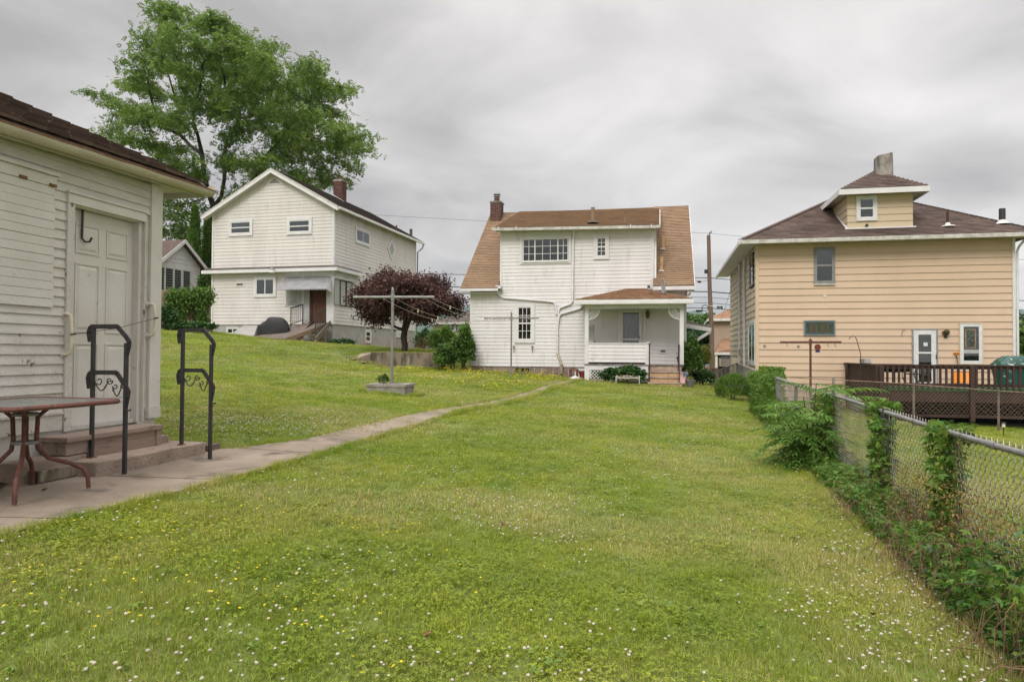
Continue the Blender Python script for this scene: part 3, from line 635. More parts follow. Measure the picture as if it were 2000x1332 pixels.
# ------------------------------------------------------------------ two wrought-iron handrails
def railing(pxB, pyB, label, dx=.345):
    B = FG.l(atz(pxB, pyB, 0.03)); t = thing('handrail', label, 'handrail', M=FG.M @ Matrix.Translation((B.x, B.y, 0)), group='black iron handrails at the garage steps')
    H1, H2 = 1.315, 1.20
    MB().bar((0, 0, -.02), (0, 0, H2 - .03), .030, .030, (0, 1, 0)).build('post', M_BLACKM, t, bevel=.003)
    MB().bar((-dx, 0, .12), (-dx, 0, H1), .030, .030, (0, 1, 0)).build('post', M_BLACKM, t, bevel=.003)
    MB().box(-dx - .03, -dx + .03, -.03, .03, .146, .154).build('base_plate', M_RUST, t)
    def rail(z1, z2, tail, nm):
        mb = MB(); pts = [(-dx - .035, 0, z1 - tail * .9), (-dx - .05, 0, z1 - .05), (-dx - .03, 0, z1), (-dx * .28, 0, z1 + .002), (0.0, 0, z2 + .02), (.028, 0, z2 - .02), (.02, 0, z2 - .07), (.0, 0, z2 - tail)]
        for a, b in zip(pts[:-1], pts[1:]): mb.bar(a, b, .040, .014, (0, 1, 0) if abs(b[2] - a[2]) < .05 else (0, 1, 0))
        for q in pts[1:-1]: mb.tube([(q[0], -.02, q[2]), (q[0], .02, q[2])], .008, 8)
        return mb.build(nm, M_BLACKM, t)
    rail(H1, H2, .15, 'top_rail'); rail(.905, .765, .16, 'lower_rail')
    def spiral(cx, cz, r, a0, turns, sgn, n=16): return [(cx + r * (1 - .62 * i / n) * math.cos(a0 + sgn * turns * 2 * math.pi * i / n), 0, cz + r * (1 - .62 * i / n) * math.sin(a0 + sgn * turns * 2 * math.pi * i / n)) for i in range(n + 1)]
    for (x0, x1, c0, c1, dz) in ((-dx + .02, -dx * .42, -.045, -.03, 0.0), (-dx * .40, -.02, -.045, -.04, -.045)):
        w_ = x1 - x0; zt = .865 + dz
        low = [(x0 + w_ * t, 0, zt - .035 - .085 * math.sin(math.pi * min(1, t * 1.25))) for t in np.linspace(0, 1, 14)]
        s1_ = spiral(x0 + w_ * .26, zt - .035, w_ * .21, math.pi * 1.05, .95, 1)
        s2_ = spiral(x0 + w_ * .86, zt - .03, w_ * .20, 0, .95, -1)
        MB().tube(low, .0055, 6).build('scroll', M_BLACKM, t, True)
        MB().tube([(x0 + .005, 0, zt - .08)] + s1_, .0052, 6).build('scroll', M_BLACKM, t, True); MB().tube([low[-1]] + s2_, .0052, 6).build('scroll', M_BLACKM, t, True)
    MB().tube([(0.0, 0, .60), (.02, 0, .575), (.05, 0, .575), (.055, 0, .585)], .008, 6).build('curl', M_BLACKM, t, True)
    return t
railing(243, 922, 'black wrought-iron handrail with scrolls in front of the garage door, nearer the table')
railing(410, 893, 'black wrought-iron handrail with scrolls beside the grass at the far end of the steps', .33)
# ------------------------------------------------------------------ patio table
ang = math.atan2(.24, .97)
tc_ = Vector((-3.64, 5.12, 0)); tab = thing('patio_table', 'glass-topped patio table with rusty brown splayed legs on the concrete', 'table', tc_, 0)
tab.rotation_euler = (0, 0, -R(14))
def rrect(hx, hy, r, n=6):
    P = []
    for (cx, cy, a0) in ((hx - r, hy - r, 0), (-hx + r, hy - r, 90), (-hx + r, -hy + r, 180), (hx - r, -hy + r, 270)):
        for k in range(n + 1): a = R(a0 + 90 * k / n); P.append((cx + r * math.cos(a), cy + r * math.sin(a)))
    return P
HX, HY, TZ = .43, .47, .70
P_ = rrect(HX, HY, .09)
rim = MB(); Vr = []
rim.tube([(x, y, TZ) for x, y in P_], .019, 8, closed=True)
rim_o = rim.build('table_rim', M_RUSTP, tab, True)
gm = glassmat('frosted_table_glass', (0.55, 0.6, 0.57), 0.55)
M_TGLASS = mat('pebbled_grey_glass', (0.17, 0.18, 0.165), 0.22, (0.12, 0.125, 0.115), 9, spec=0.6, bump=0.5, bscale=120)
MB().prism([(x * .985, y * .99, TZ + .006) for x, y in P_], (0, 0, .006)).build('glass_top', M_TGLASS, tab)
MB().cyl((0, 0, TZ + .0125), .035, .004, 20).build('umbrella_hole_cap', M_GREYF, tab)
for sx_, sy_ in ((1, 1), (1, -1), (-1, 1), (-1, -1)):
    pts = [(sx_ * .28, sy_ * .30, TZ - .01), (sx_ * .11, sy_ * .10, TZ - .03), (sx_ * .055, sy_ * .055, TZ - .10), (sx_ * .05, sy_ * .05, .44), (sx_ * .055, sy_ * .06, .36), (sx_ * .10, sy_ * .11, .285), (sx_ * .19, sy_ * .21, .235), (sx_ * .25, sy_ * .275, .185), (sx_ * .27, sy_ * .30, .12), (sx_ * .275, sy_ * .305, .03)]
    MB().tube(pts, .0165, 10).build('leg', M_RUSTP, tab, True)
for z_ in (TZ - .09, .40): MB().lathe((0, 0, z_), [(.085, 0), (.088, .005), (.088, .018), (.085, .023)], 20).build('leg_bracket', M_GALV, tab, True)
# ================================================================== central white house with the tan shingle roof
ch = thing('shed_dormer_house', 'white vinyl-sided house with brown tan shingle roof, wide dormer and small back porch', 'house', M=FC.M)
f = FC; TF = FRONT(0)
XR = f.f(1341, 640)[0]; zs = f.f(1060, 716)[1]; ze = f.f(1060, 566)[1]; zg = -1.2
xd0 = f.f(977, 500)[0]; xd1 = f.f(1275, 500)[0]; zd = f.f(1130, 447)[1]
EO = .38                                             # eave overhang
xl = f.f(899, 566, -EO)[0]; xrr = f.f(1356.5, 562, -EO)[0]
RD = 4.7; zr = f.f(1150, 410, RD)[1] ; zev = f.f(930, 563, -EO)[1]
slope = (zr - zev) / (RD + EO)
MB().box(0, XR, .0, RD * 2, zg, ze - .02).build('wall', M_VINYL, ch)
MB().box(xd0, xd1, .001, 4.0, ze - .03, zd + .02).build('wall', M_VINYL, ch)
pitch = .143
xp_a = f.f(1142, 650)[0]
for nm, T_, a, b, v0, v1 in (('siding', TF, 0.06, XR - .06, zs, ze), ('siding', TF, xd0 + .06, xd1 - .06, ze, zd)):
    siding(nm, ch, T_, a, b, v0, v1, pitch, M_VINYL, proud=.019)
# main roof in two strips beside the dormer (slab) plus rear slope
Vd = Vector((0, 1, slope)).normalized(); SL = math.hypot(RD + EO, zr - zev)
def roof_slab(x0, x1, nm='roof'):
    mb = MB(); mb.prism([(x0, -EO, zev), (x1, -EO, zev), (x1, RD, zr), (x0, RD, zr)], (0, 0, -.14)); return mb.build(nm, M_SHB, ch)
rL = roof_slab(xl, xd0 - .02); rR = roof_slab(xd1 + .02, xrr)
mb = MB(); mb.prism([(xl, RD, zr), (xrr, RD, zr), (xrr, RD * 2 + EO, zev), (xl, RD * 2 + EO, zev)], (0, 0, -.14)); mb.build('roof', M_SHB, ch)
shingles('roof_shingles', rL, (xl, -EO - .03, zev + .004), (1, 0, 0), Vd, [(0, 0), (xd0 - .02 - xl, 0), (xd0 - .02 - xl, SL), (0, SL)], M_SHB, course=.135, tab=.26, th=.022)
shingles('roof_shingles', rR, (xd1 + .02, -EO - .03, zev + .004), (1, 0, 0), Vd, [(0, 0), (xrr - xd1 - .02, 0), (xrr - xd1 - .02, SL + .03), (0, SL + .03)], M_SHB, course=.135, tab=.26, th=.022)
# gable triangles + rake boards
for x0, x1 in ((0.001, .1), (XR - .1, XR - .001)):
    MB().prism([(x0, 0, ze - .1), (x0, RD * 2, ze - .1), (x0, RD, zr - .16)], (x1 - x0, 0, 0)).build('gable_wall', M_VINYL, ch)
for x0, x1 in ((xl - .025, xl - .002), (xrr + .002, xrr + .025)):
    MB().prism([(x0, -EO, zev - .01), (x0, RD, zr - .01), (x0, RD, zr - .17), (x0, -EO, zev - .17)], (x1 - x0, 0, 0)).build('rake_board', M_TRIM, ch)
# eaves: fascia, gutter, soffit
MB().box(xl, xd0 - .02, -EO + .02, -.001, zev - .20, zev - .17).build('soffit', M_TRIM, ch)
MB().box(xl + .02, xd0 + .02, -EO - .09, -EO - .005, zev - .13, zev - .02).build('gutter', M_TRIM, ch, bevel=.01)
MB().box(xd1 + .02, xrr, -EO - .03, -EO - .004, zev - .17, zev - .03).build('fascia', M_TRIM, ch)
MB().box(xd1 + .02, xrr, -EO + .02, -.001, zev - .20, zev - .17).build('soffit', M_TRIM, ch)
MB().prism([(XR + .01, -.3, ze - .28), (xrr - .04, -.3, zev - .2), (XR + .01, -.3, zev - .2)], (0, .25, 0)).build('eave_return', M_TRIM, ch)
MB().box(XR + .002, xrr - .12, -.2, .3, ze - .55, zev - .2).build('eave_return', M_TRIM, ch)
# dormer roof
DO = .42; dxl = f.f(961, 445, -DO)[0]; dxr = f.f(1288, 443, -DO)[0]; zdl = f.f(975, 445, -DO)[1]; zdr = f.f(1285, 440, -DO)[1]
zrL, zrR = f.f(975, 417, RD)[1], f.f(1345, 405, RD)[1]
def dz_(x): return zdl + (zdr - zdl) * (x - dxl) / (dxr - dxl)
ztop = zr + .03; ddz = zdr - zdl
dr = MB(); dr.prism([(dxl + .12, -DO, zdl + .0), (dxr, -DO, zdr + .0), (dxr + .02, RD, ztop + ddz - .02), (dxl + .12, RD, ztop - .02)], (0, 0, -.10)); dro = dr.build('dormer_roof', M_SHB, ch)
dsl = math.hypot(RD + DO, ztop - zdl); Vdd = Vector((0, RD + DO, ztop - .02 - zdl)).normalized()
shingles('roof_shingles', dro, (dxl + .12, -DO - .03, zdl + .016), (dxr - dxl - .12, 0, zdr - zdl), Vdd, [(0, 0), (dxr - dxl - .12, 0), (dxr - dxl - .10, dsl), (0, dsl)], M_SHB, course=.135, tab=.26, th=.022)
MB().prism([(dxl, -DO - .10, zdl - .13), (dxr, -DO - .10, zdr - .13), (dxr, -DO - .10, zdr - .015), (dxl, -DO - .10, zdl - .015)], (0, .085, 0)).build('gutter', M_TRIM_S, ch, bevel=.008)
MB().prism([(dxl + .12, -DO + .02, zdl - .13), (dxr - .05, -DO + .02, zdr - .13), (dxr - .05, 0, zdr - .10), (dxl + .12, 0, zdl - .10)], (0, 0, .025)).build('soffit', M_TRIM_S, ch)
for px in (972, 1007, 1230, 1271): x_ = f.fx(px, -DO); MB().box(x_, x_ + .03, -DO - .115, -DO - .06, dz_(x_) - .12, dz_(x_) + .03).build('gutter_strap', M_TRIM, ch)
MB().prism([(dxr + .001, -DO, zdr + .02), (dxr + .02, RD, ztop + ddz), (dxr + .02, RD, ztop + ddz - .14), (dxr + .001, -DO, zdr - .10)], (.03, 0, 0)).build('rake_board', M_TRIM, ch)
# corner trims, cheeks
for x0, x1, v0, v1 in ((-.005, .075, zs - .02, ze), (xd0 - .005, xd0 + .075, ze, zd - .03), (xd1 - .085, xd1 + .004, ze - .1, zd - .03)):
    MB(TF).box(x0, x1, v0, v1, -.01, .022).build('corner_trim', M_TRIM, ch)
MB().prism([(xd1 + .0, .0, ze), (xd1, .0, zd - .02), (xd1, 4.2, zr - .35), (xd1, 3.6, zev + slope * 3.9)], (.055, 0, 0)).build('dormer_cheek', M_TRIM, ch)
MB().bar((xd1 + .10, -.06, zev + .32), (xd1 + .10, .25, zd - .05), .07, .05).build('rake_flashing', M_WHITE, ch)
MB().box(xd0 - .12, xd0 + .10, -.34, .02, zev - .02, zev + .10).build('flashing', M_WHITE, ch)
# foundation
fy = .03
MB().box(0.05, XR - .05, -.001 + fy, .4, zg, zs - .005).build('foundation', M_PINKST, ch)
rs = random.Random(9); x_ = .06
while x_ < xp_a - .3:
    w_ = rs.uniform(.22, .5); hcut = rs.uniform(.18, .26)
    for (z0, z1) in ((zs - .24, zs - .012), (zs - .52, zs - .25)):
        MB(TF).box(x_ + .008, min(x_ + w_, xp_a - .3) - .008, z0, z1, -.06, .010 + rs.uniform(0, .02)).build('foundation_stone', M_PINKST, ch, bevel=.006)
    x_ += w_
MB(TF).box(0.0, xp_a, zs - .022, zs - .002, -.01, .03).build('starter_strip', M_DKWOOD, ch)
x0, x1, z0, z1 = f.rect(1006, 717, 1036, 728); window(ch, TF, x0, x1, z0, z1, frame=.03, casing=0, style='one', fm=M_GREYF, w0=.03, blind=(0, 1), blind_m=M_BLINDD, cols=3)
# windows
x0, x1, z0, z1 = f.rect(1021.5, 466.5, 1110.5, 510.5)
MB(TF).ring(x0 - .13, x1 + .10, z0 - .11, z1 + .09, .09, -.01, .045).build('casing', M_TRIM, ch)
w_ = MB(TF).ring(x0, x1, z0, z1, .035, 0.0, .06).build('window', M_WHITE, ch)
MB(TF).box(x0 + .02, x1 - .02, z0 + .02, z1 - .02, .0165, .019).build('shade_backing', M_DARK, w_)
xa, xb = f.fx(1044), f.fx(1089)
for a, b in ((x0 + .035, xa - .02), (xa + .02, xb - .02), (xb + .02, x1 - .035)):
    MB(TF).box(a, b, z0 + .035, z1 - .035, .026, .029).build('pane', M_GLASSD, w_)
MB(TF).box(x0 + .05, xa - .25, z0 + .04, z1 - .04, .020, .024).build('blind', M_BLINDD, w_); MB(TF).box(xb + .06, x1 - .04, z0 + .04, z1 - .04, .020, .024).build('blind', M_BLINDD, w_)
for xx in (xa, xb): MB(TF).box(xx - .022, xx + .022, z0 + .035, z1 - .035, .015, .055).build('mullion', M_WHITE, w_)
mu = MB(TF)
for a, b, n in ((x0, xa, 2), (xa, xb, 3), (xb, x1, 2)):
    for i in range(1, n): xx = a + (b - a) * i / n; mu.box(xx - .010, xx + .010, z0 + .035, z1 - .035, .030, .037)
for j in (1, 2): zz = z0 + (z1 - z0) * j / 3; mu.box(x0 + .035, x1 - .035, zz - .010, zz + .010, .0305, .0375)
mu.build('muntin', M_WHITE, w_)
MB(TF).box(x0 - .02, x1 + .02, z0 - .045, z0 - .001, 0, .085).build('sill', M_WHITE, w_)
x0, x1, z0, z1 = f.rect(1165, 464, 1184.5, 501.5); window(ch, TF, x0, x1, z0, z1, frame=.05, casing=.11, style='hung', cols=2, rows=4, proud=.05, w0=.016, glass=M_GLASSD, fm=M_WHITE)
x0, x1, z0, z1 = f.rect(1011, 599, 1039, 664); window(ch, TF, x0, x1, z0, z1, frame=.05, casing=.12, style='hung', cols=3, rows=4, proud=.05, w0=.016, blind=[(.68, 1.0), (0, .14)], blind_m=M_BLIND, split=.5)
# chimney
cy = 4.0; cx0 = f.fx(955.5, cy); cx1 = f.fx(976, cy); cz0 = f.f(965, 440, cy)[1] - .8; cz1 = f.f(965, 396, cy)[1]
chm = MB().box(cx0 + .01, cx1 - .01, cy + .01, cy + .62, cz0, cz1).build('chimney', M_MORTAR, ch)
bricks('brick', chm, FRONT(cy + .01), cx0, cx1, cz0 + .3, cz1 - .02, M_BRICK, bh=.078, bl=.21, w0=-.04, w1=.006)
bricks('brick', chm, SIDE(cx1 - .01), cy + .01, cy + .62, cz0 + .3, cz1 - .02, M_BRICK, bh=.078, bl=.21, w0=-.04, w1=.006)
MB().box(cx0 - .03, cx1 + .03, cy - .03, cy + .66, cz1, cz1 + .07).build('chimney_cap', M_STUCCO, chm)
cxm = (cx0 + cx1) / 2
MB().cyl((cxm, cy + .3, cz1 + .07), .13, .20, 14).build('flue', M_BRICK, chm, True)
fl = MB(); fl.lathe((cxm, cy + .3, cz1 + .27), [(.10, 0), (.10, .05), (.16, .06), (.16, .10), (.10, .11), (.10, .15), (.17, .16), (.15, .21), (.02, .24)], 14); fl.build('flue_cap', M_GALV, chm, True)
MB().box(cx0 - .02, cx1 + .1, cy - .06, cy + .0, f.f(965, 441, cy)[1], f.f(965, 437, cy)[1]).build('flashing', M_TRIM_S, chm)
# roof vents
def on_dormer(px, py):   # point on the dormer roof seen at px,py
    o, d = f._r(px, py); Nn = Vector((0, -(ztop - zdl), RD + DO)).normalized(); P0 = Vector((dxl, -DO, zdl)); t = (P0 - o).dot(Nn) / d.dot(Nn); return o + d * t
def on_roof(px, py):
    o, d = f._r(px, py); Nn = Vector((0, -(zr - zev), RD + EO)).normalized(); P0 = Vector((xl, -EO, zev)); t = (P0 - o).dot(Nn) / d.dot(Nn); return o + d * t
p = on_dormer(1158, 436); MB().cyl((p.x, p.y, p.z), .075, .62, 12).build('vent_pipe', M_SHB, ch, True); MB().lathe((p.x, p.y, p.z), [(.24, .0), (.12, .10), (.08, .14)], 12).build('vent_flashing', M_SHD, ch, True)
p = on_dormer(1220, 436); MB().cyl((p.x, p.y, p.z), .03, .25, 8).build('vent_pipe', M_SHB, ch, True)
for (a, b) in (((1294.5, 488), (1295, 461)), ((1291.5, 531), (1293, 501))):
    p = on_roof(*a); q = f.f(b[0], b[1], p.y - .05); MB().tube([(p.x, p.y - .03, p.z + .02), (q[0], p.y - .05, q[1])], .07, 10).build('vent_pipe', M_TANBRICK, ch, True); MB().lathe((p.x, p.y, p.z), [(.12, 0), (.09, .08), (.06, .1)], 10).build('vent_flashing', M_TRIM_S, ch, True)
# downspouts and cross pipes on the wall
def wpipe(pts, r, m=M_TRIM, yo=-.07, nm='downspout'):
    P = []
    for q in pts: a = f.f(q[0], q[1], yo); P.append((a[0], yo, a[1]))
    return MB().tube(P, r, 10).build(nm, m, ch, True)
wpipe([(1121, 450), (1121, 456), (1119.5, 470), (1118.5, 588), (1114, 594), (1094, 601), (1091, 606), (1091, 620)], .045, M_WHITE)
wpipe([(972, 567), (972.5, 575), (984, 582), (1065, 588), (1082, 590), (1085, 596), (1087, 614)], .043, M_TRIM)
wpipe([(1139, 588), (1139, 597), (1132, 603), (1096, 613), (1092, 618), (1089, 640), (1089, 690)], .047, M_TRIM)
wpipe([(1088.5, 689), (1096.5, 712)], .055, M_GUTTER, nm='rusty_elbow'); wpipe([(1096.5, 713), (1096.5, 730)], .07, M_PINKC, nm='drain_pipe')
wpipe([(1089, 655), (1089, 657)], .06, M_TRIM_S, yo=-.06, nm='pipe_strap')
for px in (1004, 1040):
    a = f.f(px, 682); mb = MB(TF); mb.bar((a[0], a[1] - .14, .02), (a[0] - .02, a[1] + .14, .03), .02, .02); mb.bar((a[0], a[1], .02), (a[0] + .05, a[1] + .02, .14), .018); mb.bar((a[0] + .05, a[1] + .02, .14), (a[0] + .05, a[1] + .1, .14), .016); mb.bar((a[0] - .05, a[1] + .1, .025), (a[0] + .06, a[1] + .09, .03), .02); mb.build('rusty_bracket', M_RUST, ch)
# ------------------------------------------------------------------ porch
PO = -1.75
def pf(px, py, yo=PO): return f.f(px, py, yo)
def PR(x0, y0, x1, y1, yo=PO): return f.rect(x0, y0, x1, y1, yo)
px0, px1 = pf(1142, 650)[0], pf(1335.5, 650)[0]
zfl = pf(1200, 711)[1]; zbm0 = pf(1240, 602.5)[1]; zbm1 = pf(1240, 591)[1]
TP = FRONT(PO); zgr = pf(1240, 750)[1]
MB().box(px0 + .02, px1 - .02, PO + .03, -.018, zfl - .12, zfl - .02).build('porch_floor', M_PINKW, ch)
MB(TP).box(px0, pf(1149.5, 650)[0], zfl + .005, zbm0, -.10, 0).build('porch_post', M_TRIM, ch)
MB(TP).box(pf(1327.5, 650)[0], px1, zfl + .005, zbm0, -.10, 0).build('porch_post', M_TRIM, ch)
MB(TP).box(px0 - .01, px1 + .01, zbm0 + .002, zbm1, -.12, .01).build('porch_beam', M_TRIM, ch)
MB(SIDEL(px0)).box(PO + .12, -.018, zbm0 + .002, zbm1, -.12, .01).build('porch_beam', M_TRIM, ch)
MB(SIDE(px1)).box(PO + .12, -.018, zbm0 + .002, zbm1, -.12, .01).build('porch_beam', M_TRIM, ch)
MB().box(px0 + .1, px1 - .1, PO + .14, -.018, zbm0 + .06, zbm0 + .08).build('porch_ceiling', M_TRIM, ch)
# inner wall: different (narrower) siding, in shade
xw = f.f(1212, 640)[0]
ka, kb, kz0, kz1 = PR(1149.5, 672, 1261, 707.5)
siding('knee_wall', ch, TP, ka, kb, kz0, kz1, (kz1 - kz0) / 5, M_VINYL, proud=.02)
MB(TP).box(ka, kb, kz0, kz1, -.09, -.002).build('knee_wall', M_VINYL, ch)
MB(TP).box(ka - .0, kb + .02, kz1 + .001, kz1 + .04, -.11, .03).build('knee_wall_cap', M_TRIM, ch)
MB(TP).box(kb - .01, pf(1267, 690)[0], pf(1264, 713)[1], kz1 + .035, -.10, .024).build('porch_post', M_TRIM, ch)
MB(TP).box(pf(1262, 669)[0], pf(1266, 669)[0] + .06, kz1 + .04, kz1 + .075, -.14, .06).build('newel_cap', M_TRIM, ch)
MB(TP).box(ka, kb, zfl - .0, kz0 - .004, -.09, -.05).build('gap_shade_strip', M_DKWOOD, ch)  # dark strip fills the slot, its shade given as colour
MB(TP).box(px0 - .02, px1 + .0, zfl - .045, zfl - .004, -.3, .03).build('floor_edge', M_STUCCO, ch)
# skirt with lattice
la, lb, lz0, lz1 = PR(1150.5, 722.5, 1187, 741)
xsk = pf(1266, 730)[0]
MB(TP).box(px0, la, zgr - .1, zfl - .05, -.05, 0).build('skirt_board', M_TRIM, ch)
MB(TP).box(la + .001, xsk, lz1, zfl - .05, -.05, 0).build('skirt_board', M_TRIM, ch)
MB(TP).box(pf(1188, 730)[0], xsk, zgr - .1, lz1 - .002, -.05, -.002).build('skirt_board', M_TRIM, ch)
MB(TP).box(la, lb + .05, zgr - .1, lz0, -.06, .012).build('skirt_base', M_PINKC, ch)
lattice('lattice', ch, TP, la, pf(1189, 730)[0], lz0, lz1, M_WHITE, step=.125, wd=.04, w0=-.025)
MB(TP).box(la, lb + .2, lz0, lz1, -.9, -.85).build('underfloor_shade_sheet', M_DARK, ch)  # black sheet painted as the shade behind the porch lattice
# fan brackets
def fan(cx, sgn):
    cz = zbm0; r = .40; mb = MB(TP)
    arc = lambda rr, n=12: [(cx + sgn * rr * math.cos(math.pi / 2 * k / n), cz - rr * math.sin(math.pi / 2 * k / n), -.04) for k in range(n + 1)]
    b_ = MB(TP).tube(arc(r), .018, 6).build('fan_bracket', M_WHITE, ch, True)
    MB(TP).tube(arc(r * .45), .012, 6).build('inner_arc', M_WHITE, b_, True)
    for k in range(1, 9):
        a = math.pi / 2 * k / 9; m2 = MB(TP)
        m2.tube([(cx + sgn * r * .45 * math.cos(a), cz - r * .45 * math.sin(a), -.04), (cx + sgn * r * .97 * math.cos(a), cz - r * .97 * math.sin(a), -.04)], [.008, .017], 6); m2.build('spindle', M_WHITE, b_, True)
    for (dx, dzz) in ((.08, .07), (.11, .13), (.16, .06)):
        MB(TP).tube([(cx + sgn * (dx + .035 * math.cos(t)), cz - dzz - .035 * math.sin(t), -.04) for t in np.linspace(0, 2 * math.pi, 10)[:-1]], .008, 5, closed=True).build('ring', M_WHITE, b_, True)
fan(pf(1149.5, 650)[0], 1); fan(pf(1327.5, 650)[0], -1)
# porch roof (hipped), fascia gutter
pe0, pe1 = pf(1122, 583, PO - .28)[0], pf(1354, 583, PO - .28)[0]; ze_ = pf(1240, 584, PO - .28)[1]
pt0, pt1 = f.fx(1221, -.02), f.fx(1263, -.02); zt_ = f.f(1242, 564.5, -.02)[1]; yE = PO - .28
mb = MB(); mb.add([(pe0, yE, ze_), (pe1, yE, ze_), (pt1, -.02, zt_), (pt0, -.02, zt_), (pe0, -.02, ze_), (pe1, -.02, ze_)], [(0, 1, 2, 3), (0, 3, 4), (1, 5, 2), (0, 4, 5, 1), (3, 2, 5, 4)])
pr = mb.build('porch_roof', M_SHB, ch)
M_SHP = mat('red_tan_shingle', (0.30, 0.175, 0.105), 0.9, (0.23, 0.135, 0.08), 2, island=.18)
Vp = Vector((0, abs(yE) - .02, zt_ - ze_)); sp = Vp.length
shingles('roof_shingles', pr, (pe0, yE - .02, ze_ + .004), (1, 0, 0), Vp.normalized(), [(0, 0), (pe1 - pe0, 0), (pt1 - pe0, sp), (pt0 - pe0, sp)], M_SHP, course=.12, tab=.24, th=.02)
MB().box(pe0 + .02, pe1 - .02, yE - .07, yE + .02, ze_ - .05, ze_ - .012).build('drip_edge', M_TRIM_S, ch)
MB().box(pe0 - .02, pe1 + .02, yE - .10, yE + .01, ze_ - .19, ze_ - .052).build('gutter', M_TRIM, ch, bevel=.02)
MB().box(pe0 + .05, pe1 - .05, yE + .011, PO + .1, ze_ - .17, ze_ - .14).build('soffit', M_TRIM, ch)
# porch door and fittings on the inner wall
x0, x1, z0, z1 = f.rect(1217, 609, 1247, 705); z0 = zfl
MB(TF).ring(x0 - .20, x1 + .28, z0, z1 + .14, .10, -.01, .05).build('door_casing', M_TRIM, ch)
dd = MB(TF).ring(x0 - .10, x1 + .12, z0 + .02, z1 + .05, .09, 0, .06).build('storm_door', M_WHITE, ch)
MB(TF).box(x0, x1, z0 + .1, z1, .018, .021).build('shade_backing', M_DARK, dd); MB(TF).box(x0, x1, z0 + .3, z1 - .42, .024, .03).build('curtain', M_BLINDD, dd)
MB(TF).box(x0, x1, z0 + .1, z1, .034, .037).build('pane', M_GLASS, dd)
for k in range(1, 5): xx = x0 + (x1 - x0) * k / 5; MB(TF).box(xx - .007, xx + .007, z0 + .1, z1, .038, .043).build('muntin', M_BLIND, dd)
MB(TF).box(x0, x1, z0 + .92, z0 + .97, .037, .05).build('door_rail', M_WHITE, dd)
MB(TF).tube([(x1 + .05, z0 + .95, .06), (x1 + .05, z0 + .99, .10), (x1 + .05, z0 + 1.06, .06)], .012, 6).build('handle', M_GREYF, dd, True)
lp = f.f(1265, 614); M_BRASS = mat('dull_brass', (0.16, 0.13, 0.07), 0.5, (0.08, 0.07, 0.05), 12, metal=.5)
MB(TF).box(lp[0] - .05, lp[0] + .05, lp[1] - .15, lp[1] + .12, .014, .03).build('wall_lantern', M_BRASS, ch)
MB().lathe((lp[0], -.13, lp[1] - .11), [(.03, 0), (.065, .02), (.075, .15), (.10, .16), (.03, .24), (.01, .28)], 6).build('wall_lantern', M_BRASS, ch)
mbx = f.f(1264, 669); MB(TF).box(mbx[0] - .13, mbx[0] + .13, mbx[1] - .03, mbx[1] + .05, .014, .10).build('mailbox', M_TRIM, ch, bevel=.01)
ou = f.f(1295, 686); MB(TF).ring(ou[0] - .14, ou[0] + .14, ou[1] - .09, ou[1] + .09, .045, .01, .04).build('wall_vent', M_WHITE, ch)
MB(TF).box(ou[0] - .09, ou[0] + .09, ou[1] - .045, ou[1] + .045, .01, .03).build('wall_vent', M_BLINDD, ch)
MB(TF).box(f.fx(1260), f.fx(1262), f.f(1260, 690)[1], f.f(1260, 612)[1], .014, .035).build('cable_conduit', M_TRIM, ch)
# steps with tan rock-face brick risers
sxa, sxb = pf(1267, 720)[0], pf(1332, 720)[0]
zz = [zfl - .045, pf(1300, 725.5, PO - .25)[1], pf(1300, 736, PO - .5)[1], pf(1300, 747, PO - .8)[1]]
M_LCONC2 = mat('worn_tan_stone', (.42, .33, .26), .9, (.30, .22, .17), 5, bump=.5)
step = thing('brick_porch_steps', 'tan brick steps with worn stone treads climbing to the white porch', 'steps', M=FC.M)
for k in range(3):
    y0 = PO - .03 - .27 * k; TT = FRONT(y0 - .27 + .0)
    MB().box(sxa + .02, sxb - .02, y0 - .25, y0 + (.0 if k == 0 else 0), zgr - .15, zz[k + 1] - .05).build('step_core', M_MORTAR, step)
    MB().box(sxa - .02, sxb + .02, y0 - .285, y0 + .0 - .004, zz[k + 1] - .048, zz[k + 1]).build('tread', M_LCONC2, step, bevel=.008)
    bricks('brick', step, FRONT(y0 - .251), sxa + .02, sxb - .02, max(zz[k + 2] + .003 if k < 2 else zgr - .03, zgr - .1), zz[k + 1] - .05, M_TANBRICK, bh=.115, bl=.33, gap=.014, w0=-.02, w1=.02, kind=None, individual=True)
bricks('brick', step, FRONT(PO - .005), sxa + .02, sxb - .02, zz[1] + .005, zz[0] - .01, M_LCONC2, bh=.16, bl=.5, gap=.01, w0=-.02, w1=.012, kind=None, individual=True)
for (pt, pb, lab) in (((1268.5, 673), (1268.5, 747), 'dark slim iron handrail on the porch steps beside the white half wall'), ((1326.5, 675), (1327, 750), 'dark slim iron handrail on the porch steps beside the leafy bush')):
    yo = PO - .75; a = f.f(pt[0], pt[1], yo); b = f.f(pb[0], pb[1], yo); h_ = thing('porch_handrail', lab, 'handrail', M=FC.M @ Matrix.Translation((a[0], yo, b[1])), group='iron handrails on the porch steps')
    H_ = a[1] - b[1]
    MB().bar((0, 0, -.1), (0, 0, H_), .035, .035, (0, 1, 0)).build('post', M_DKWOOD, h_); MB().bar((0, .68, .45), (0, .68, H_ + .05), .03, .03, (0, 1, 0)).build('post', M_DKWOOD, h_)
    MB().bar((0, -.05, H_), (0, .72, H_ + .05), .045, .025).build('rail', M_DKWOOD, h_); MB().bar((0, 0, H_ * .55), (0, .68, H_ * .6 + .05), .022, .02).build('lower_rail', M_DKWOOD, h_)
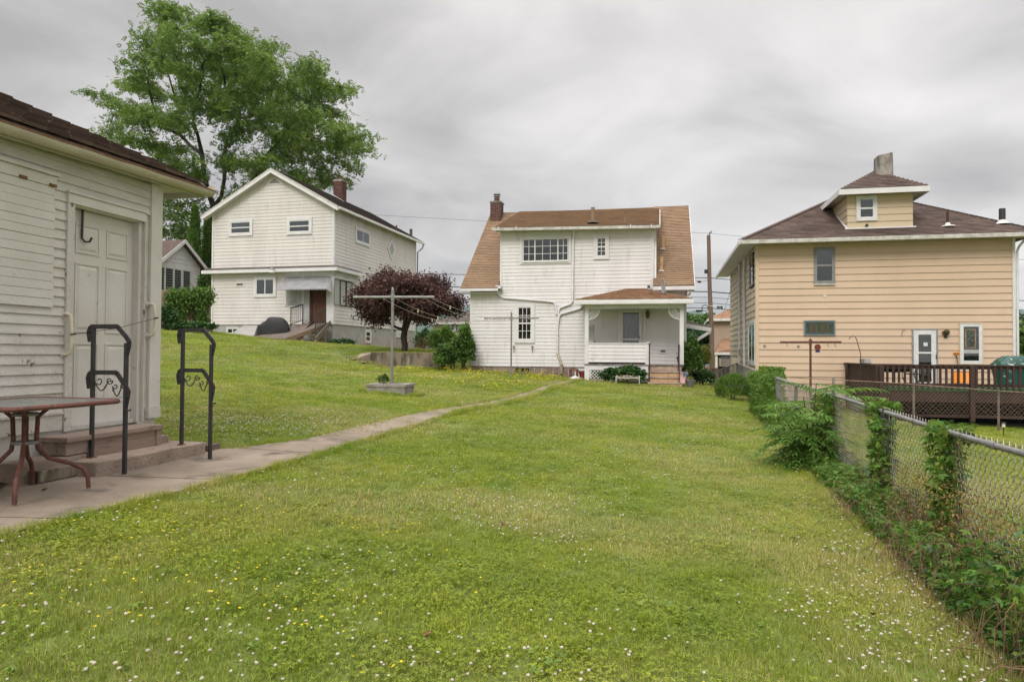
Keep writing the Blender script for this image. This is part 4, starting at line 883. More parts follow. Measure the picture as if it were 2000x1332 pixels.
# satellite dish on the porch roof
yo = -1.2; b = f.f(1301, 577, yo); dish = thing('satellite_dish', 'grey satellite dish on a short mast on the porch roof', 'satellite dish', M=FC.M @ Matrix.Translation((b[0], yo, b[1] - .06)))
MB().box(-.12, .14, -.10, .10, -.01, .02).build('foot', M_BLACKM, dish); MB().tube([(0, 0, .0), (0, 0, .18), (-.05, 0, .24)], .025, 8).build('mast', M_GREYF, dish, True)
MB().tube([(.10, .05, 0), (0.02, 0, .16)], .012, 6).build('strut', M_GREYF, dish, True)
dv = MB(); n_ = 18; axis_ = Vector((-.93, -.22, -.05)).normalized()
Rd = axis_.to_track_quat('Z', 'Y').to_matrix(); V, F = [], []
for i, (r_, h_) in enumerate(((0.02, 0), (.13, .012), (.24, .042), (.30, .066), (.31, .060), (.24, .032), (.13, .0), (.02, -.012))):
    for j in range(n_): a = 2 * math.pi * j / n_; V.append(tuple(Rd @ Vector((r_ * math.cos(a) * .88, r_ * math.sin(a) * 1.08, h_)) + Vector((-.05, 0, .36))))
F = [(i * n_ + j, i * n_ + (j + 1) % n_, (i + 1) * n_ + (j + 1) % n_, (i + 1) * n_ + j) for i in range(7) for j in range(n_)] + [tuple(range(n_)), tuple(range(7 * n_, 8 * n_))]
dv.add(V, F); dv.build('reflector', mat('grey_dish_paint', (0.33, 0.33, 0.34), 0.4), dish, True)
MB().tube([(-.05, 0, .14), (-.45, -.1, .22), (-.62, -.14, .36)], .016, 6).build('feed_arm', M_GREYF, dish, True); MB().box(-.68, -.58, -.18, -.10, .33, .42).build('receiver', M_BLACKM, dish, bevel=.01)
# side door hood (shingled awning roof on the right side wall)
yo = 2.2; hood = thing('side_door_hood', 'small brown shingled hood with white brace beyond the porch', 'awning', M=FC.M)
a = f.f(1336, 641, yo); b = f.f(1388, 647, yo); zt = f.f(1340, 623, yo + .6)[1]
mb = MB(); mb.prism([(XR + .001, yo, a[1] + .18), (b[0], yo, b[1] + .14), (b[0] - .3, yo + .75, zt - .25), (XR + .001, yo + .75, zt)], (0, 0, -.06)); mb.build('roof', M_SHD, hood)
mb = MB(); mb.prism([(XR + .001, yo - .03, a[1] + .02), (b[0] + .02, yo - .03, b[1] - .02), (b[0] + .02, yo - .03, b[1] + .14), (XR + .001, yo - .03, a[1] + .2)], (0, .028, 0)); mb.build('fascia', M_TRIM, hood)
c = f.f(1342, 677, yo); MB().bar((b[0] - .02, yo + .05, b[1] - .02), (XR + .0, yo + .05, c[1] - .05), .12, .09, (0, 1, 0)).build('brace', M_TRIM, hood)
# ================================================================== white gable house (left)
lh = thing('gable_end_house', 'two-storey white vinyl gable-end house with covered back door and dark roof', 'house', M=FL.M)
f = FL
WL_ = f.f(415, 470)[0]; zEL = f.f(415, 414)[1]; zER = f.f(649, 404)[1]; zE = (zEL + zER) / 2; zPk = f.f(527, 338, 0)[1]; zLed = f.f(530, 524)[1]; zsb = f.f(480, 634)[1]
DEP = f.sx(811, 600)[0]; xm = f.fx(526, -.3)
rs_ = (zPk - zE) / (-xm)       # roof slope
M = M_VINYL2
zsR = f.sx(700, 637)[1]
MB().box(WL_, -.001, .0, DEP, zsb - .003, zE).build('wall', M, lh)
MB().prism([(WL_, 0, zE), (0, 0, zE), (xm, 0, zPk - .02)], (0, DEP, 0)).build('gable_wall', M, lh)
TF = FRONT(0); TS = SIDE(0)
trib = [(WL_, zE), (0, zE), (xm, zPk - .02)]
def gclip(v):
    if v <= zE: return (WL_ + .05, -.05)
    k = (v - zE) / (zPk - .02 - zE); return (WL_ + (xm - WL_) * k, 0 + xm * k)
pit = .185
siding('siding', lh, TF, WL_, 0, zLed + .05, zPk - .25, pit, M, proud=.021, clip=gclip)
siding('siding', lh, TF, WL_ + .05, -.05, zsb, zLed - .1, pit, M, proud=.021, skip=[(f.fx(556), f.fx(646), 0, 50)])
siding('siding', lh, TF, WL_ + .05, f.fx(606) , zsb, f.f(560, 600)[1], pit, M, proud=.0275, skip=[(WL_, f.fx(556.2), 0, 50), (f.fx(590), 0, 0, 50)])
zsR = f.sx(700, 637)[1]
siding('siding', lh, TS, .05, DEP - .05, zsR, zE, pit, M, proud=.021)
for (T_, a, b, v0, v1) in ((TF, -.09, .01, zsb, zE), (TF, WL_ - .01, WL_ + .09, zsb, zE), (TS, -.01, .09, zsb, zE), (TS, DEP - .09, DEP + .01, zsR, zE)):
    MB(T_).box(a, b, v0, v1, -.01, .038).build('corner_trim', M_TRIM, lh)
# foundation
MB().box(WL_ + .04, -.04, .03, DEP - .04, -1.8, zsb - .001).build('foundation', M_LCONC, lh)
# roof
ovx, ovy = .42, .38
def rpt(x, y, dz=0): return (x, y, (zPk + .05 - rs_ * abs(x - xm)) + dz)
for sgn, xe in ((1, ovx), (-1, WL_ - ovx)):
    mb = MB(); mb.prism([rpt(xm, -ovy), rpt(xe, -ovy), rpt(xe, DEP + ovy), rpt(xm, DEP + ovy)], (0, 0, .11)); r_ = mb.build('roof', M_SHG, lh)
    if sgn == 1:
        sl_ = math.hypot(xe - xm, rs_ * (xe - xm)); P0 = rpt(xe, -ovy - .02, .115)
        shingles('roof_shingles', r_, P0, (0, 1, 0), (-1, 0, rs_), [(0, 0), (DEP + 2 * ovy + .04, 0), (DEP + 2 * ovy + .04, sl_), (0, sl_)], M_SHG, course=.15, tab=.32, th=.022)
        MB().box(xe - .01, xe + .11, -ovy + .02, DEP + ovy, rpt(xe, 0)[2] - .06, rpt(xe, 0)[2] + .07).build('gutter', M_TRIM, lh, bevel=.012)
for xe in (ovx, WL_ - ovx):
    a, b = rpt(xm, -ovy - .03), rpt(xe, -ovy - .03)
    MB().prism([a, b, (b[0], b[1], b[2] - .16), (a[0], a[1], a[2] - .16)], (0, .028, 0)).build('rake_board', M_TRIM, lh)
    MB().prism([(a[0], a[1], a[2] + .11), (b[0], b[1], b[2] + .11), (b[0], b[1], b[2] + .003), (a[0], a[1], a[2] + .003)], (0, .04, 0)).build('rake_trim', M_TRIM_S, lh)
    a, b = rpt(xm, -ovy), rpt(xe, -ovy)
    MB().prism([(a[0], a[1], a[2] - .10), (b[0], b[1], b[2] - .10), (b[0], .0, b[2] - .10), (a[0], .0, a[2] - .10)], (0, 0, .06)).build('soffit', M, lh)
q = f.f(533, 355); mb = MB(TF); a0, a1 = f.fx(516), f.fx(550); zz0, zz1 = f.f(533, 361)[1], f.f(533, 346.5)[1]; xc_ = (a0 + a1) / 2
mb.prism([(a0, zz0, 0), (a1, zz0, 0), (xc_, zz1, 0)], (0, 0, .04)); mb.build('gable_vent_trim', M_TRIM, lh)
MB(TF).prism([(a0 + .16, zz0 + .05, 0.04), (a1 - .16, zz0 + .05, .04), (xc_, zz1 - .08, .04)], (0, 0, .01)).build('gable_vent', M_GREYF, lh)
for k in range(4): zz_ = zz0 + .08 + k * .06; hw = (a1 - a0) / 2 * (1 - (zz_ - zz0) / (zz1 - zz0)) - .14; MB(TF).box(xc_ - hw, xc_ + hw, zz_, zz_ + .02, .05, .065).build('louvre', M_GREYF, lh)
# windows
for (r_, bl) in (((452, 434, 490, 456.5), [(.0, 1)]), ((565.5, 431, 605.5, 453.5), [(.42, 1)])):
    x0, x1, z0, z1 = f.rect(r_[0], r_[1], r_[2], r_[3]); window(lh, TF, x0, x1, z0, z1, frame=.045, casing=.14, style='hung', fm=M_WHITE, w0=.02, blind=bl, blind_m=M_BLINDD if len(bl) and bl[0][0] == 0 else M_BLIND, proud=.055)
x0, x1, z0, z1 = f.rect(501, 545, 536, 576); window(lh, TF, x0, x1, z0, z1, frame=.05, casing=.13, style='slide', fm=M_WHITE, w0=.02, blind=[(.28, 1)], blind_m=M_BLINDD)
x0, x1, z0, z1 = f.rect(463, 554, 475, 558); MB(TF).ring(x0 - .08, x1 + .08, z0 - .07, z1 + .07, .07, .0, .045).build('wall_vent', M_TRIM, lh); MB(TF).box(x0, x1, z0, z1, .01, .035).build('wall_vent', M_RUST, lh)
x0, x1, z0, z1 = f.srect(694.5, 447, 720, 477.5)[0:4]
y0, z0 = f.sx(694.5, 464); y1, _ = f.sx(720, 470); zb_, zt_ = f.sx(707, 475)[1], f.sx(707, 451)[1]
window(lh, TS, y0, y1, zb_, zt_, frame=.07, casing=.10, style='slide', fm=M_WHITE, w0=.02, blind=[(.45, 1)])
yc, zc_ = f.sx(764, 487); hw_, hh_ = (f.sx(772, 487)[0] - f.sx(755.5, 487)[0]) / 2, f.sx(764, 465)[1] - zc_
def diamond(k, w0, w1): return MB(TS).prism([(yc - hw_ * k, zc_, w0), (yc, zc_ - hh_ * k, w0), (yc + hw_ * k, zc_, w0), (yc, zc_ + hh_ * k, w0)], (0, 0, w1 - w0))
dw_ = diamond(1.0, .0, .05).build('diamond_window', M_TRIM, lh); diamond(.62, .05, .056).build('pane', M_BLIND, dw_)
# ledge (pent roof) between the storeys
LD = .42; ldy = f.sx(690, 533)[0] + .6
zl = zLed - .03
mb = MB(); mb.add([(WL_ - .35, -LD, zl - .06), (LD, -LD, zl - .06), (LD, ldy, zl - .06), (0.0, ldy, zl + .12), (0.0, -.0, zl + .12), (WL_ - .35, 0, zl + .12), (WL_ - .35, 0, zl - .06), (0, ldy, zl - .06)], [(0, 1, 4, 5), (1, 2, 3, 4), (0, 5, 6), (2, 7, 3), (0, 6, 7, 2, 1)])
mb.build('pent_roof', M_SHG, lh)
MB().box(WL_ - .36, LD + .01, -LD - .02, -LD + .06, zl - .24, zl - .065).build('fascia', M_TRIM, lh, bevel=.01)
MB().box(LD - .06, LD + .012, -LD + .061, ldy, zl - .24, zl - .065).build('fascia', M_TRIM, lh, bevel=.01)
MB().box(WL_ - .3, LD - .061, -LD + .061, -.02, zl - .2, zl - .17).build('soffit', M_TRIM, lh); MB().box(.02, LD - .061, .0, ldy, zl - .2, zl - .17).build('soffit', M_TRIM, lh)
# chimney on the ridge
yb = None
for t in np.linspace(1, DEP, 60):
    p_ = f.w(xm, t, zPk); d_ = CAMR.transposed() @ (p_ - CAMO); pxx = 1000 + FPX * d_.x / -d_.z
    if pxx > 657: yb = t; break
zc0 = f.f(657, 395, yb)[1]; zc1 = f.f(657, 355, yb)[1]; c0, c1 = f.fx(648, yb), f.fx(665, yb)
c_ = MB().box(c0 + .02, c1 - .02, yb, yb + .6, zc0 - .5, zc1).build('chimney', M_MORTAR, lh)
bricks('brick', c_, FRONT(yb), c0, c1, zc0 - .3, zc1, M_BRICK, bh=.085, bl=.22, w0=-.02, w1=.01)
bricks('brick', c_, SIDE(c1 - .02), yb, yb + .6, zc0 - .3, zc1, M_BRICK, bh=.085, bl=.22, w0=-.02, w1=.01)
MB().box(c0 - .04, c1 + .04, yb - .04, yb + .64, zc1, zc1 + .14).build('chimney_cap', M_STUCCO, c_); MB().cyl(((c0 + c1) / 2, yb + .3, zc1 + .14), .12, .22, 12).build('flue', M_BRICK, c_, True)
MB().prism([(c0 - .1, yb - .03, zc0 + .35), (c1 + .14, yb - .03, zc0 - .12), (c1 + .14, yb - .03, zc0 + .04), (c0 - .05, yb - .03, zc0 + .5)], (0, .02, 0)).build('flashing', M_WHITE, c_)
for (px, pyt, pyb, yy, r_) in ((774, 440, 450, DEP * .75, .05), (802.5, 448, 462, DEP * .92, .10)):
    for xx in np.linspace(xm, ovx, 60):
        p_ = f.w(*rpt(xx, yy, .11)); d_ = CAMR.transposed() @ (p_ - CAMO); 
        if 1000 + FPX * d_.x / -d_.z > px: break
    MB().cyl((xx, yy, rpt(xx, yy)[2]), r_, .6 if r_ > .06 else .4, 10).build('vent_pipe', M_SHG, lh, True)
MB().tube([(ovx + .05, DEP + ovy - .1, rpt(ovx, 0)[2] - .05), (ovx + .02, DEP + .1, rpt(ovx, 0)[2] - .35), (.12, DEP + .06, rpt(ovx, 0)[2] - .6), (.08, DEP + .06, 0)], .045, 8).build('downspout', M_GREYF, lh, True)
# lamp under the ledge
lq = f.f(534, 529, -LD); mb = MB(); mb.lathe((lq[0], -LD - .12, lq[1] - .12), [(.17, 0), (.18, .05), (.16, .12)], 14); mb.build('lamp_glass', M_LAMPG, lh, True); MB().lathe((lq[0], -LD - .12, lq[1] + .0), [(.16, 0), (.08, .12), (.05, .22)], 12).build('lamp_hood', M_GREYF, lh, True)
# enclosed porch bay: smooth panels, lattice screens, door, side windows
bx0, bx1 = f.fx(556), 0
zA = f.f(600, 538)[1]
MB(TF).box(bx0, -.09, zA, zl - .2, -.004, .03).build('wall_panel', M_TRIM, lh)
MB(TF).box(bx0, f.fx(559), f.f(560, 598)[1], zA, -.004, .05).build('screen_post', M_TRIM, lh)
def scr(r):
    x0, x1, z0, z1 = f.rect(*r); MB(TF).box(x0, x1, z0, z1, -.002, .004).build('shade_backing', M_BLINDD, lh); lattice('lattice', lh, TF, x0, x1, z0, z1, M_TRIM, step=.14, wd=.05, w0=.012)  # grey sheet behind the lattice stands in for the dim inside
scr((559.5, 563, 588.5, 597)); scr((593, 563, 604.5, 630))
MB(TF).box(f.fx(588.7), f.fx(592.8), f.f(590, 632)[1], zA, -.004, .055).build('screen_post', M_TRIM, lh)
MB(TF).box(f.fx(559.5), f.fx(588.5), f.f(570, 599.5)[1], f.f(570, 597.3)[1], -.004, .05).build('screen_rail', M_TRIM, lh)
x0, x1, z0, z1 = f.rect(606, 565, 638, 630); dr_ = MB(TF).box(x0, x1, z0, z1, -.01, .02).build('door', M_DOORW, lh)
MB(TF).box(x0, x0 + .14, z0, z1, .021, .06).build('door_jamb', M_DKWOOD, dr_)
for k in range(5): a = x0 + .18 + k * .135; MB(TF).box(a, a + .12, z0 + .05, z1 - .1, .02, .034).build('door_board', M_DOORW, dr_)
MB(TF).box(x1 + .003, -.092, z0 - .1, zA, -.004, .045).build('door_casing', M_TRIM, lh)
MB(TF).box(x0 - .05, x1 + .1, z0 - .14, z0 - .005, -.02, .12).build('threshold', M_DKWOOD, lh)
# side of the porch bay: three blind-backed windows above siding
ye = f.sx(687, 590)[0]
MB(TS).box(.10, ye, f.sx(665, 597)[1], zl - .2, -.004, .034).build('wall_panel', M_TRIM, lh)
edges = [f.sx(v, 570)[0] for v in (651.5, 661.5, 663.5, 673.5, 675.5, 686)]
za_, zb_ = f.sx(668, 598)[1], f.sx(668, 548)[1]
for k in range(3):
    wn_ = MB(TS).ring(edges[2 * k] - .03, edges[2 * k + 1] + .03, za_, zb_, .05, .034, .06).build('window', M_DKWOOD if k else M_GREYF, lh)
    MB(TS).box(edges[2 * k] + .02, edges[2 * k + 1] - .02, za_ + .05, zb_ - .05, .036, .040).build('blind', M_BLIND, wn_); pass
MB(TS).box(ye + .02, ye + .12, zsR, zl - .2, .0, .04).build('corner_trim', M_TRIM, lh)
MB(TS).box(.0, ye + .05, zb_ + .03, zb_ + .16, .03, .12).build('window_hood', M_TRIM, lh)
# basement windows
x0, x1, z0, z1 = f.rect(444, 641, 465, 651.5); window(lh, FRONT(.03), x0, x1, z0, z1, frame=.05, casing=.05, style='slide', w0=.01)
for (a, b, c, d) in ((714, 646, 724, 668), (775, 648, 783, 657)):
    y0, y1 = f.sx(a, 657)[0], f.sx(b + (c - b), 657)[0]; y1 = f.sx(c, 657)[0]; zb_, zt_ = f.sx((a + c) / 2, d)[1], f.sx((a + c) / 2, b)[1]
    window(lh, SIDE(-.04), y0, y1, zb_, zt_, frame=.09, casing=.06, style='hung', w0=.01)
# corrugated awning
aw = thing('corrugated_awning', 'silvery corrugated metal awning above the wooden back door', 'awning', M=FL.M)
ax0, ax1, az = f.fx(556), f.fx(645), f.f(600, 541)[1]; AO = -1.0
bx0_, bx1_ = f.f(538, 565, AO)[0], f.f(638, 565, AO)[0]; bz = f.f(590, 565, AO)[1]
n_ = 150; V, F = [], []
for j in range(4):
    t = j / 3; y = -.04 + (AO + .04) * t; z = az + (bz - az) * t
    for i in range(n_):
        s_ = i / (n_ - 1); x = (ax0 + (ax1 - ax0) * s_) * (1 - t) + (bx0_ + (bx1_ - bx0_) * s_) * t; V.append((x, y, z + .022 * math.sin(i * math.pi * .5)))
F = [(j * n_ + i, j * n_ + i + 1, (j + 1) * n_ + i + 1, (j + 1) * n_ + i) for j in range(3) for i in range(n_ - 1)]
k = len(V); V2 = [(x, y, z - .012) for x, y, z in V]; F2 = [tuple(k + i for i in q[::-1]) for q in F]
mb = MB(); mb.v = V + V2; mb.f = F + F2; mb.build('corrugated_sheet', mat('zinc_sheet', (0.42, 0.42, 0.43), 0.45, (0.32, 0.32, 0.33), 3, metal=.3), aw)
MB().prism([(ax1 + .01, -.03, az - .02), (bx1_ + .01, AO, bz - .02), (ax1 + .04, -.03, bz - .14)], (.02, 0, 0)).build('side_panel', M_TRIM, aw)
MB().box(bx0_, bx1_, AO, AO + .03, bz - .05, bz - .025).build('front_bar', M_GREYF, aw)
# wooden ramp from the back door
def W(px, py, Y): return at(px, py, Y)
rp_ = thing('wooden_ramp', 'weathered wooden ramp sloping from the back door to the grass', 'ramp')
A_, B_, C_, D_ = W(596, 631.5, 36.0), W(640, 631, 35.7), W(556, 661, 32.6), W(489, 659.5, 33.4)
n_b = 22
for k in range(n_b):
    t0, t1 = k / n_b + .002, (k + 1) / n_b - .002
    q = [A_.lerp(D_, t0), B_.lerp(C_, t0), B_.lerp(C_, t1), A_.lerp(D_, t1)]
    MB().prism([tuple(v) for v in q], (0, 0, -.04)).build('plank', M_GREYW, rp_)
for a, b in ((A_, D_), (B_, C_)): MB().bar(a - Vector((0, 0, .14)), b - Vector((0, 0, .10)), .05, .18).build('stringer', M_TANW, rp_)
for t in (.08, .35, .6): q = B_.lerp(C_, t); MB().bar((q.x, q.y + .05, q.z - .1), (q.x, q.y + .05, gz(q.x, q.y) - .1), .09).build('post', M_TANW, rp_)
ss = thing('side_steps', 'brown plank steps beside the wooden ramp at the back door', 'steps')
e0, e1 = W(645, 631, 36.0), W(617, 664, 33.6)
MB().bar(e0, e1, .05, .26).build('stringer', M_GREYW, ss); off = Vector((-.85, -.12, 0)); MB().bar(e0 + off, e1 + off, .05, .26).build('stringer', M_DKWOOD, ss)
for t in (.2, .45, .7, .92): q = e0.lerp(e1, t); MB().prism([tuple(q + v) for v in (Vector((0, 0, .0)), off, off + Vector((-.12, -.26, 0)), Vector((-.12, -.26, 0)))], (0, 0, -.04)).build('tread', M_GREYW, ss)
MB().bar(e1 + Vector((0, 0, .0)), (e1.x, e1.y, gz(e1.x, e1.y) - .1), .1).build('post', M_TANW, ss)
def irail(p, q, h, label, n=6):
    t = thing('iron_railing', label, 'handrail', group='iron railings at the back door ramp')
    up = Vector((0, 0, 1)); MB().bar(p + up * h, q + up * h, .05).build('rail', M_BLACKM, t); MB().bar(p + up * .12, q + up * .12, .03).build('lower_rail', M_BLACKM, t)
    for k in range(n + 1):
        a = p.lerp(q, k / n); MB().bar(a + up * (-.05 if k in (0, n) else .12), a + up * h, .045 if k in (0, n) else .022, None, (0, 1, 0)).build('post' if k in (0, n) else 'baluster', M_BLACKM, t)
    return t
irail(W(591, 630, 35.8), W(568, 638, 34.9), .95, 'black iron railing between the covered barbecue and the lattice screen', 6)
irail(W(636, 637, 35.3), W(616, 650, 34.3), .95, 'black iron railing with grey top in front of the brown wooden door', 6)
# bulkhead hatch and covered barbecue
bh = thing('cellar_hatch', 'pale sloping cellar bulkhead hatch beside the covered barbecue', 'hatch')
q = [W(444, 656, 34.3), W(496, 656, 34.0), W(503, 635.5, 36.6), W(477, 635, 37.2)]
MB().prism([tuple(v) for v in q], (0, 0, -.08)).build('hatch_lid', M_LCONC, bh); mb = MB(); lo = [Vector((v.x, v.y, gz(v.x, v.y) - .3)) for v in q]; mb.hexa([tuple(v) for v in lo] + [tuple(v + Vector((0, 0, -.081))) for v in q]); mb.build('hatch_curb', M_LCONC, bh)
bq = thing('covered_barbecue', 'barbecue grill under a black fabric cover in front of the white gable house', 'barbecue')
cc = W(534, 655, 34.2); zz0 = cc.z + .02; wd_ = (567 - 499) * 34.2 / FPX
V, F = [], []; n_ = 28; prof = [(0, 1.0), (.12, .995), (.3, .97), (.5, .90), (.66, .82), (.78, .70), (.86, .58), (.91, .40), (.93, .0)]
rq = random.Random(2); ph_ = [rq.uniform(0, 6) for _ in range(4)]
for (h, s_) in prof:
    for j in range(n_):
        a = 2 * math.pi * j / n_; cx_, sy_ = math.cos(a), math.sin(a)
        sq = 1 / max(abs(cx_) ** 3 + abs(sy_) ** 3, .01) ** (1 / 3) * .93
        fold = 1 + .035 * math.sin(7 * a + ph_[0]) * (1 - h) + .03 * math.sin(11 * a + ph_[1]) * (1 - h)
        step_ = (.78 if cx_ < -.55 and h > .55 else 1)
        V.append((cc.x + cx_ * sq * s_ * wd_ / 2 * fold, cc.y + sy_ * sq * s_ * .38 * fold, zz0 + h * .98 * step_))
F = [(i * n_ + j, i * n_ + (j + 1) % n_, (i + 1) * n_ + (j + 1) % n_, (i + 1) * n_ + j) for i in range(len(prof) - 1) for j in range(n_)] + [tuple(range(n_)), tuple(range((len(prof) - 1) * n_, len(prof) * n_))]
mb = MB(); mb.v = V; mb.f = F; mb.build('fabric_cover', M_BLACKC, bq, True)
for dx in (-.7, .7): MB().bar((cc.x + dx, cc.y, gz(cc.x, cc.y) - .02), (cc.x + dx, cc.y, zz0 + .1), .06).build('leg', M_BLACKM, bq)
# ================================================================== small white sun room and picket fence beyond the garage
FS = Frame(388, 42.0, 16.0, 1.9)
sr = thing('sunroom_annex', 'small white clapboard building with louvred windows behind the wooden fence', 'building', M=FS.M); f = FS
TSS = SIDE(0); zE_ = f.sx(380, 521)[1]; ym_ = f.sx(352, 500)[0]; zP = f.sx(352, 474)[1]; hw_ = -ym_; yn = 2 * ym_
MB().box(-8, 0, yn, 0, -1, zE_).build('wall', M_TRIM, sr); MB().prism([(0, yn, zE_), (0, 0, zE_), (0, ym_, zP)], (-8, 0, 0)).build('gable_wall', M_TRIM, sr)
siding('siding', sr, TSS, yn, 0, zE_ + .02, zP - .15, .26, M_TRIM, proud=.03, clip=lambda v: (ym_ - hw_ * (1 - (v - zE_) / (zP - zE_)), ym_ + hw_ * (1 - (v - zE_) / (zP - zE_))))
siding('siding', sr, TSS, f.sx(373, 560)[0], -.02, 0, zE_ - .3, .26, M_TRIM, proud=.03)
MB(TSS).box(yn, 0, zE_ - .30, zE_ + .0, 0, .03).build('fascia_board', M_TRIM, sr)
rs2 = (zP - zE_) / hw_
for ye_ in (.5, yn - .5):
    pk, ed = (ym_, zP + .08), (ye_, zP + .08 - rs2 * abs(ye_ - ym_))
    MB().prism([(.35, pk[0], pk[1]), (.35, ed[0], ed[1]), (-8.3, ed[0], ed[1]), (-8.3, pk[0], pk[1])], (0, 0, .09)).build('roof', M_SHD, sr)
    MB().prism([(.352, pk[0], pk[1] + .1), (.352, ed[0], ed[1] + .1), (.352, ed[0], ed[1] - .14), (.352, pk[0], pk[1] - .14)], (.03, 0, 0)).build('rake_board', M_TRIM, sr)
for (a, b) in [(306, 320), (322.5, 337), (340, 353), (357, 370.5)]:
    x0, x1 = f.sx(a, 545)[0], f.sx(b, 545)[0]; z0, z1 = f.sx((a + b) / 2, 568)[1], zE_ - .34
    wv = MB(TSS).ring(x0 - .04, x1 + .04, z0, z1 + .04, .05, -.01, .04).build('louvre_window', M_WHITE, sr); MB(TSS).box(x0, x1, z0, z1, 0, .006).build('shade_backing', M_DARK, wv)
    for k in range(9): zz_ = z0 + .04 + k * (z1 - z0) / 9; MB(TSS).hexa([(x0, zz_, .008), (x1, zz_, .008), (x1, zz_, .05), (x0, zz_, .05), (x0, zz_ + .085, .008), (x1, zz_ + .085, .008), (x1, zz_ + .08, .014), (x0, zz_ + .08, .014)]).build('louvre_pane', M_BLINDD, wv)
fen = thing('picket_fence', 'tan cedar board fence partly overgrown with vine before the small white building', 'fence')
fa, fb = at(285, 645, 31.5), at(410, 645, 33.5)
n_ = 30; dv_ = (fb - fa); dv_.z = 0; dn = Vector((dv_.y, -dv_.x, 0)).normalized()
for k in range(n_):
    t = (k + .5) / n_; p = fa + dv_ * t; g = gz(p.x, p.y); w2 = dv_.length / n_ * .46; ux = dv_.normalized() * w2; topz = at(300 + 100 * t, 566 + 6 * abs((t * 3.4 + .3) % 1 - .5), p.y).z - (0 if t < .45 else .1)
    q = [p - ux, p + ux, p + ux + dn * .025, p - ux + dn * .025]
    MB().hexa([(v.x, v.y, g + .05) for v in q] + [(v.x, v.y, topz) for v in q]).build('picket', M_FENCEW, fen)
for h in (.45, 1.15, 1.55): MB().bar((fa.x, fa.y - .03, gz(fa.x, fa.y) + h), (fb.x, fb.y - .03, gz(fb.x, fb.y) + h), .05, .09).build('rail', M_FENCEW, fen)
for t in (.05, .36, .7, .98): p = fa + dv_ * t; MB().bar((p.x, p.y - .08, gz(p.x, p.y) - .1), (p.x, p.y - .08, gz(p.x, p.y) + 1.95), .11).build('post', M_FENCEW, fen)
lw_ = thing('stone_curb', 'low grey stone curb at the foot of the board fence', 'curb'); MB().hexa([(fa.x, fa.y - .6, gz(fa.x, fa.y) - .3), (fb.x + .3, fb.y - .6, gz(fb.x, fb.y) - .3), (fb.x + .3, fb.y - .35, gz(fb.x, fb.y) - .3), (fa.x, fa.y - .35, gz(fa.x, fa.y) - .3), (fa.x, fa.y - .6, gz(fa.x, fa.y) + .16), (fb.x + .3, fb.y - .6, gz(fb.x, fb.y) + .16), (fb.x + .3, fb.y - .35, gz(fb.x, fb.y) + .16), (fa.x, fa.y - .35, gz(fa.x, fa.y) + .16)]).build('curb', M_STONE, lw_)
# ================================================================== tan house (right)
th_ = thing('hip_roof_house', 'large tan aluminium-sided house with dark brown hip roof and hipped attic dormer', 'house', M=FR_.M)
f = FR_
WR = f.fx(1982); zEv = f.f(1730, 470)[1]; DEPR = 10.0
TF = FRONT(0); TSL = SIDEL(0)
MB().box(.001, WR, .0, DEPR, -1.2, zEv).build('wall', M_TAN, th_)
pit = .245; zb_ = -.55
nwin = f.rect(1590, 484, 1629, 554)
siding('siding_board', th_, TF, .0, WR, zb_, zEv, pit, M_TAN, proud=.033, individual=True)
siding('siding_board', th_, TSL, .0, DEPR, zb_, zEv, pit, M_TAN2, proud=.033, individual=True)
MB(TF).box(-.01, .07, zb_, zEv, -.0, .046).build('corner_trim', M_TAN, th_); MB(TSL).box(-.03, .07, zb_, zEv, .0, .044).build('corner_trim', M_TAN2, th_)
MB(TF).box(WR - .07, WR + .02, zb_, zEv, -.0, .046).build('corner_trim', M_WHITE, th_)
MB().box(.05, WR - .05, .04, DEPR, -2.0, zb_ - .002).build('foundation', M_LCONC, th_)
# hip roof
ov = .62; zeR = zEv + .06
ex0, ex1, ey0, ey1 = -ov, WR + ov, -ov, DEPR + ov
pk = f.f(1668, 371, DEPR * .5); pkx = (ex0 + ex1) / 2; pky = (ey0 + ey1) / 2; pkz = f.f(1668, 371, pky)[1]; pkx = f.fx(1668, pky)
M_ = M_SHD
mb = MB(); mb.add([(ex0, ey0, zeR), (ex1, ey0, zeR), (ex1, ey1, zeR), (ex0, ey1, zeR), (pkx, pky, pkz), (ex0 + .01, ey0 + .01, zeR - .05), (ex1 - .01, ey0 + .01, zeR - .05), (ex1 - .01, ey1, zeR - .05), (ex0 + .01, ey1, zeR - .05)], [(0, 1, 4), (1, 2, 4), (2, 3, 4), (3, 0, 4), (0, 5, 6, 1), (1, 6, 7, 2), (2, 7, 8, 3), (3, 8, 5, 0), (5, 8, 7, 6)])
rf = mb.build('roof', M_SHD, th_)
Vf = Vector((0, pky - ey0, pkz - zeR)); sf = Vf.length
shingles('roof_shingles', rf, (ex0, ey0 - .02, zeR + .006), (1, 0, 0), Vf.normalized(), [(0, 0), (ex1 - ex0, 0), (pkx - ex0, sf)], M_SHD, course=.15, tab=.3, th=.02)
for (a, b) in (((ex0, ey0, zeR), (pkx, pky, pkz)), ((ex1, ey0, zeR), (pkx, pky, pkz))):
    A, B = Vector(a), Vector(b)
    for k in range(36): p, q = A.lerp(B, k / 36), A.lerp(B, (k + 1.15) / 36); MB().bar(p + Vector((0, 0, .03)), q + Vector((0, 0, .022)), .24, .02).build('ridge_cap', M_SHD, rf)
MB().box(ex0 - .02, ex1 + .02, ey0 - .09, ey0 + .01, zeR - .15, zeR - .01).build('gutter', M_TRIM_S, th_, bevel=.01)
MB().box(ex0 - .06, ex0 + .01, ey0 + .02, ey1, zeR - .15, zeR - .01).build('gutter', M_TRIM, th_, bevel=.01)
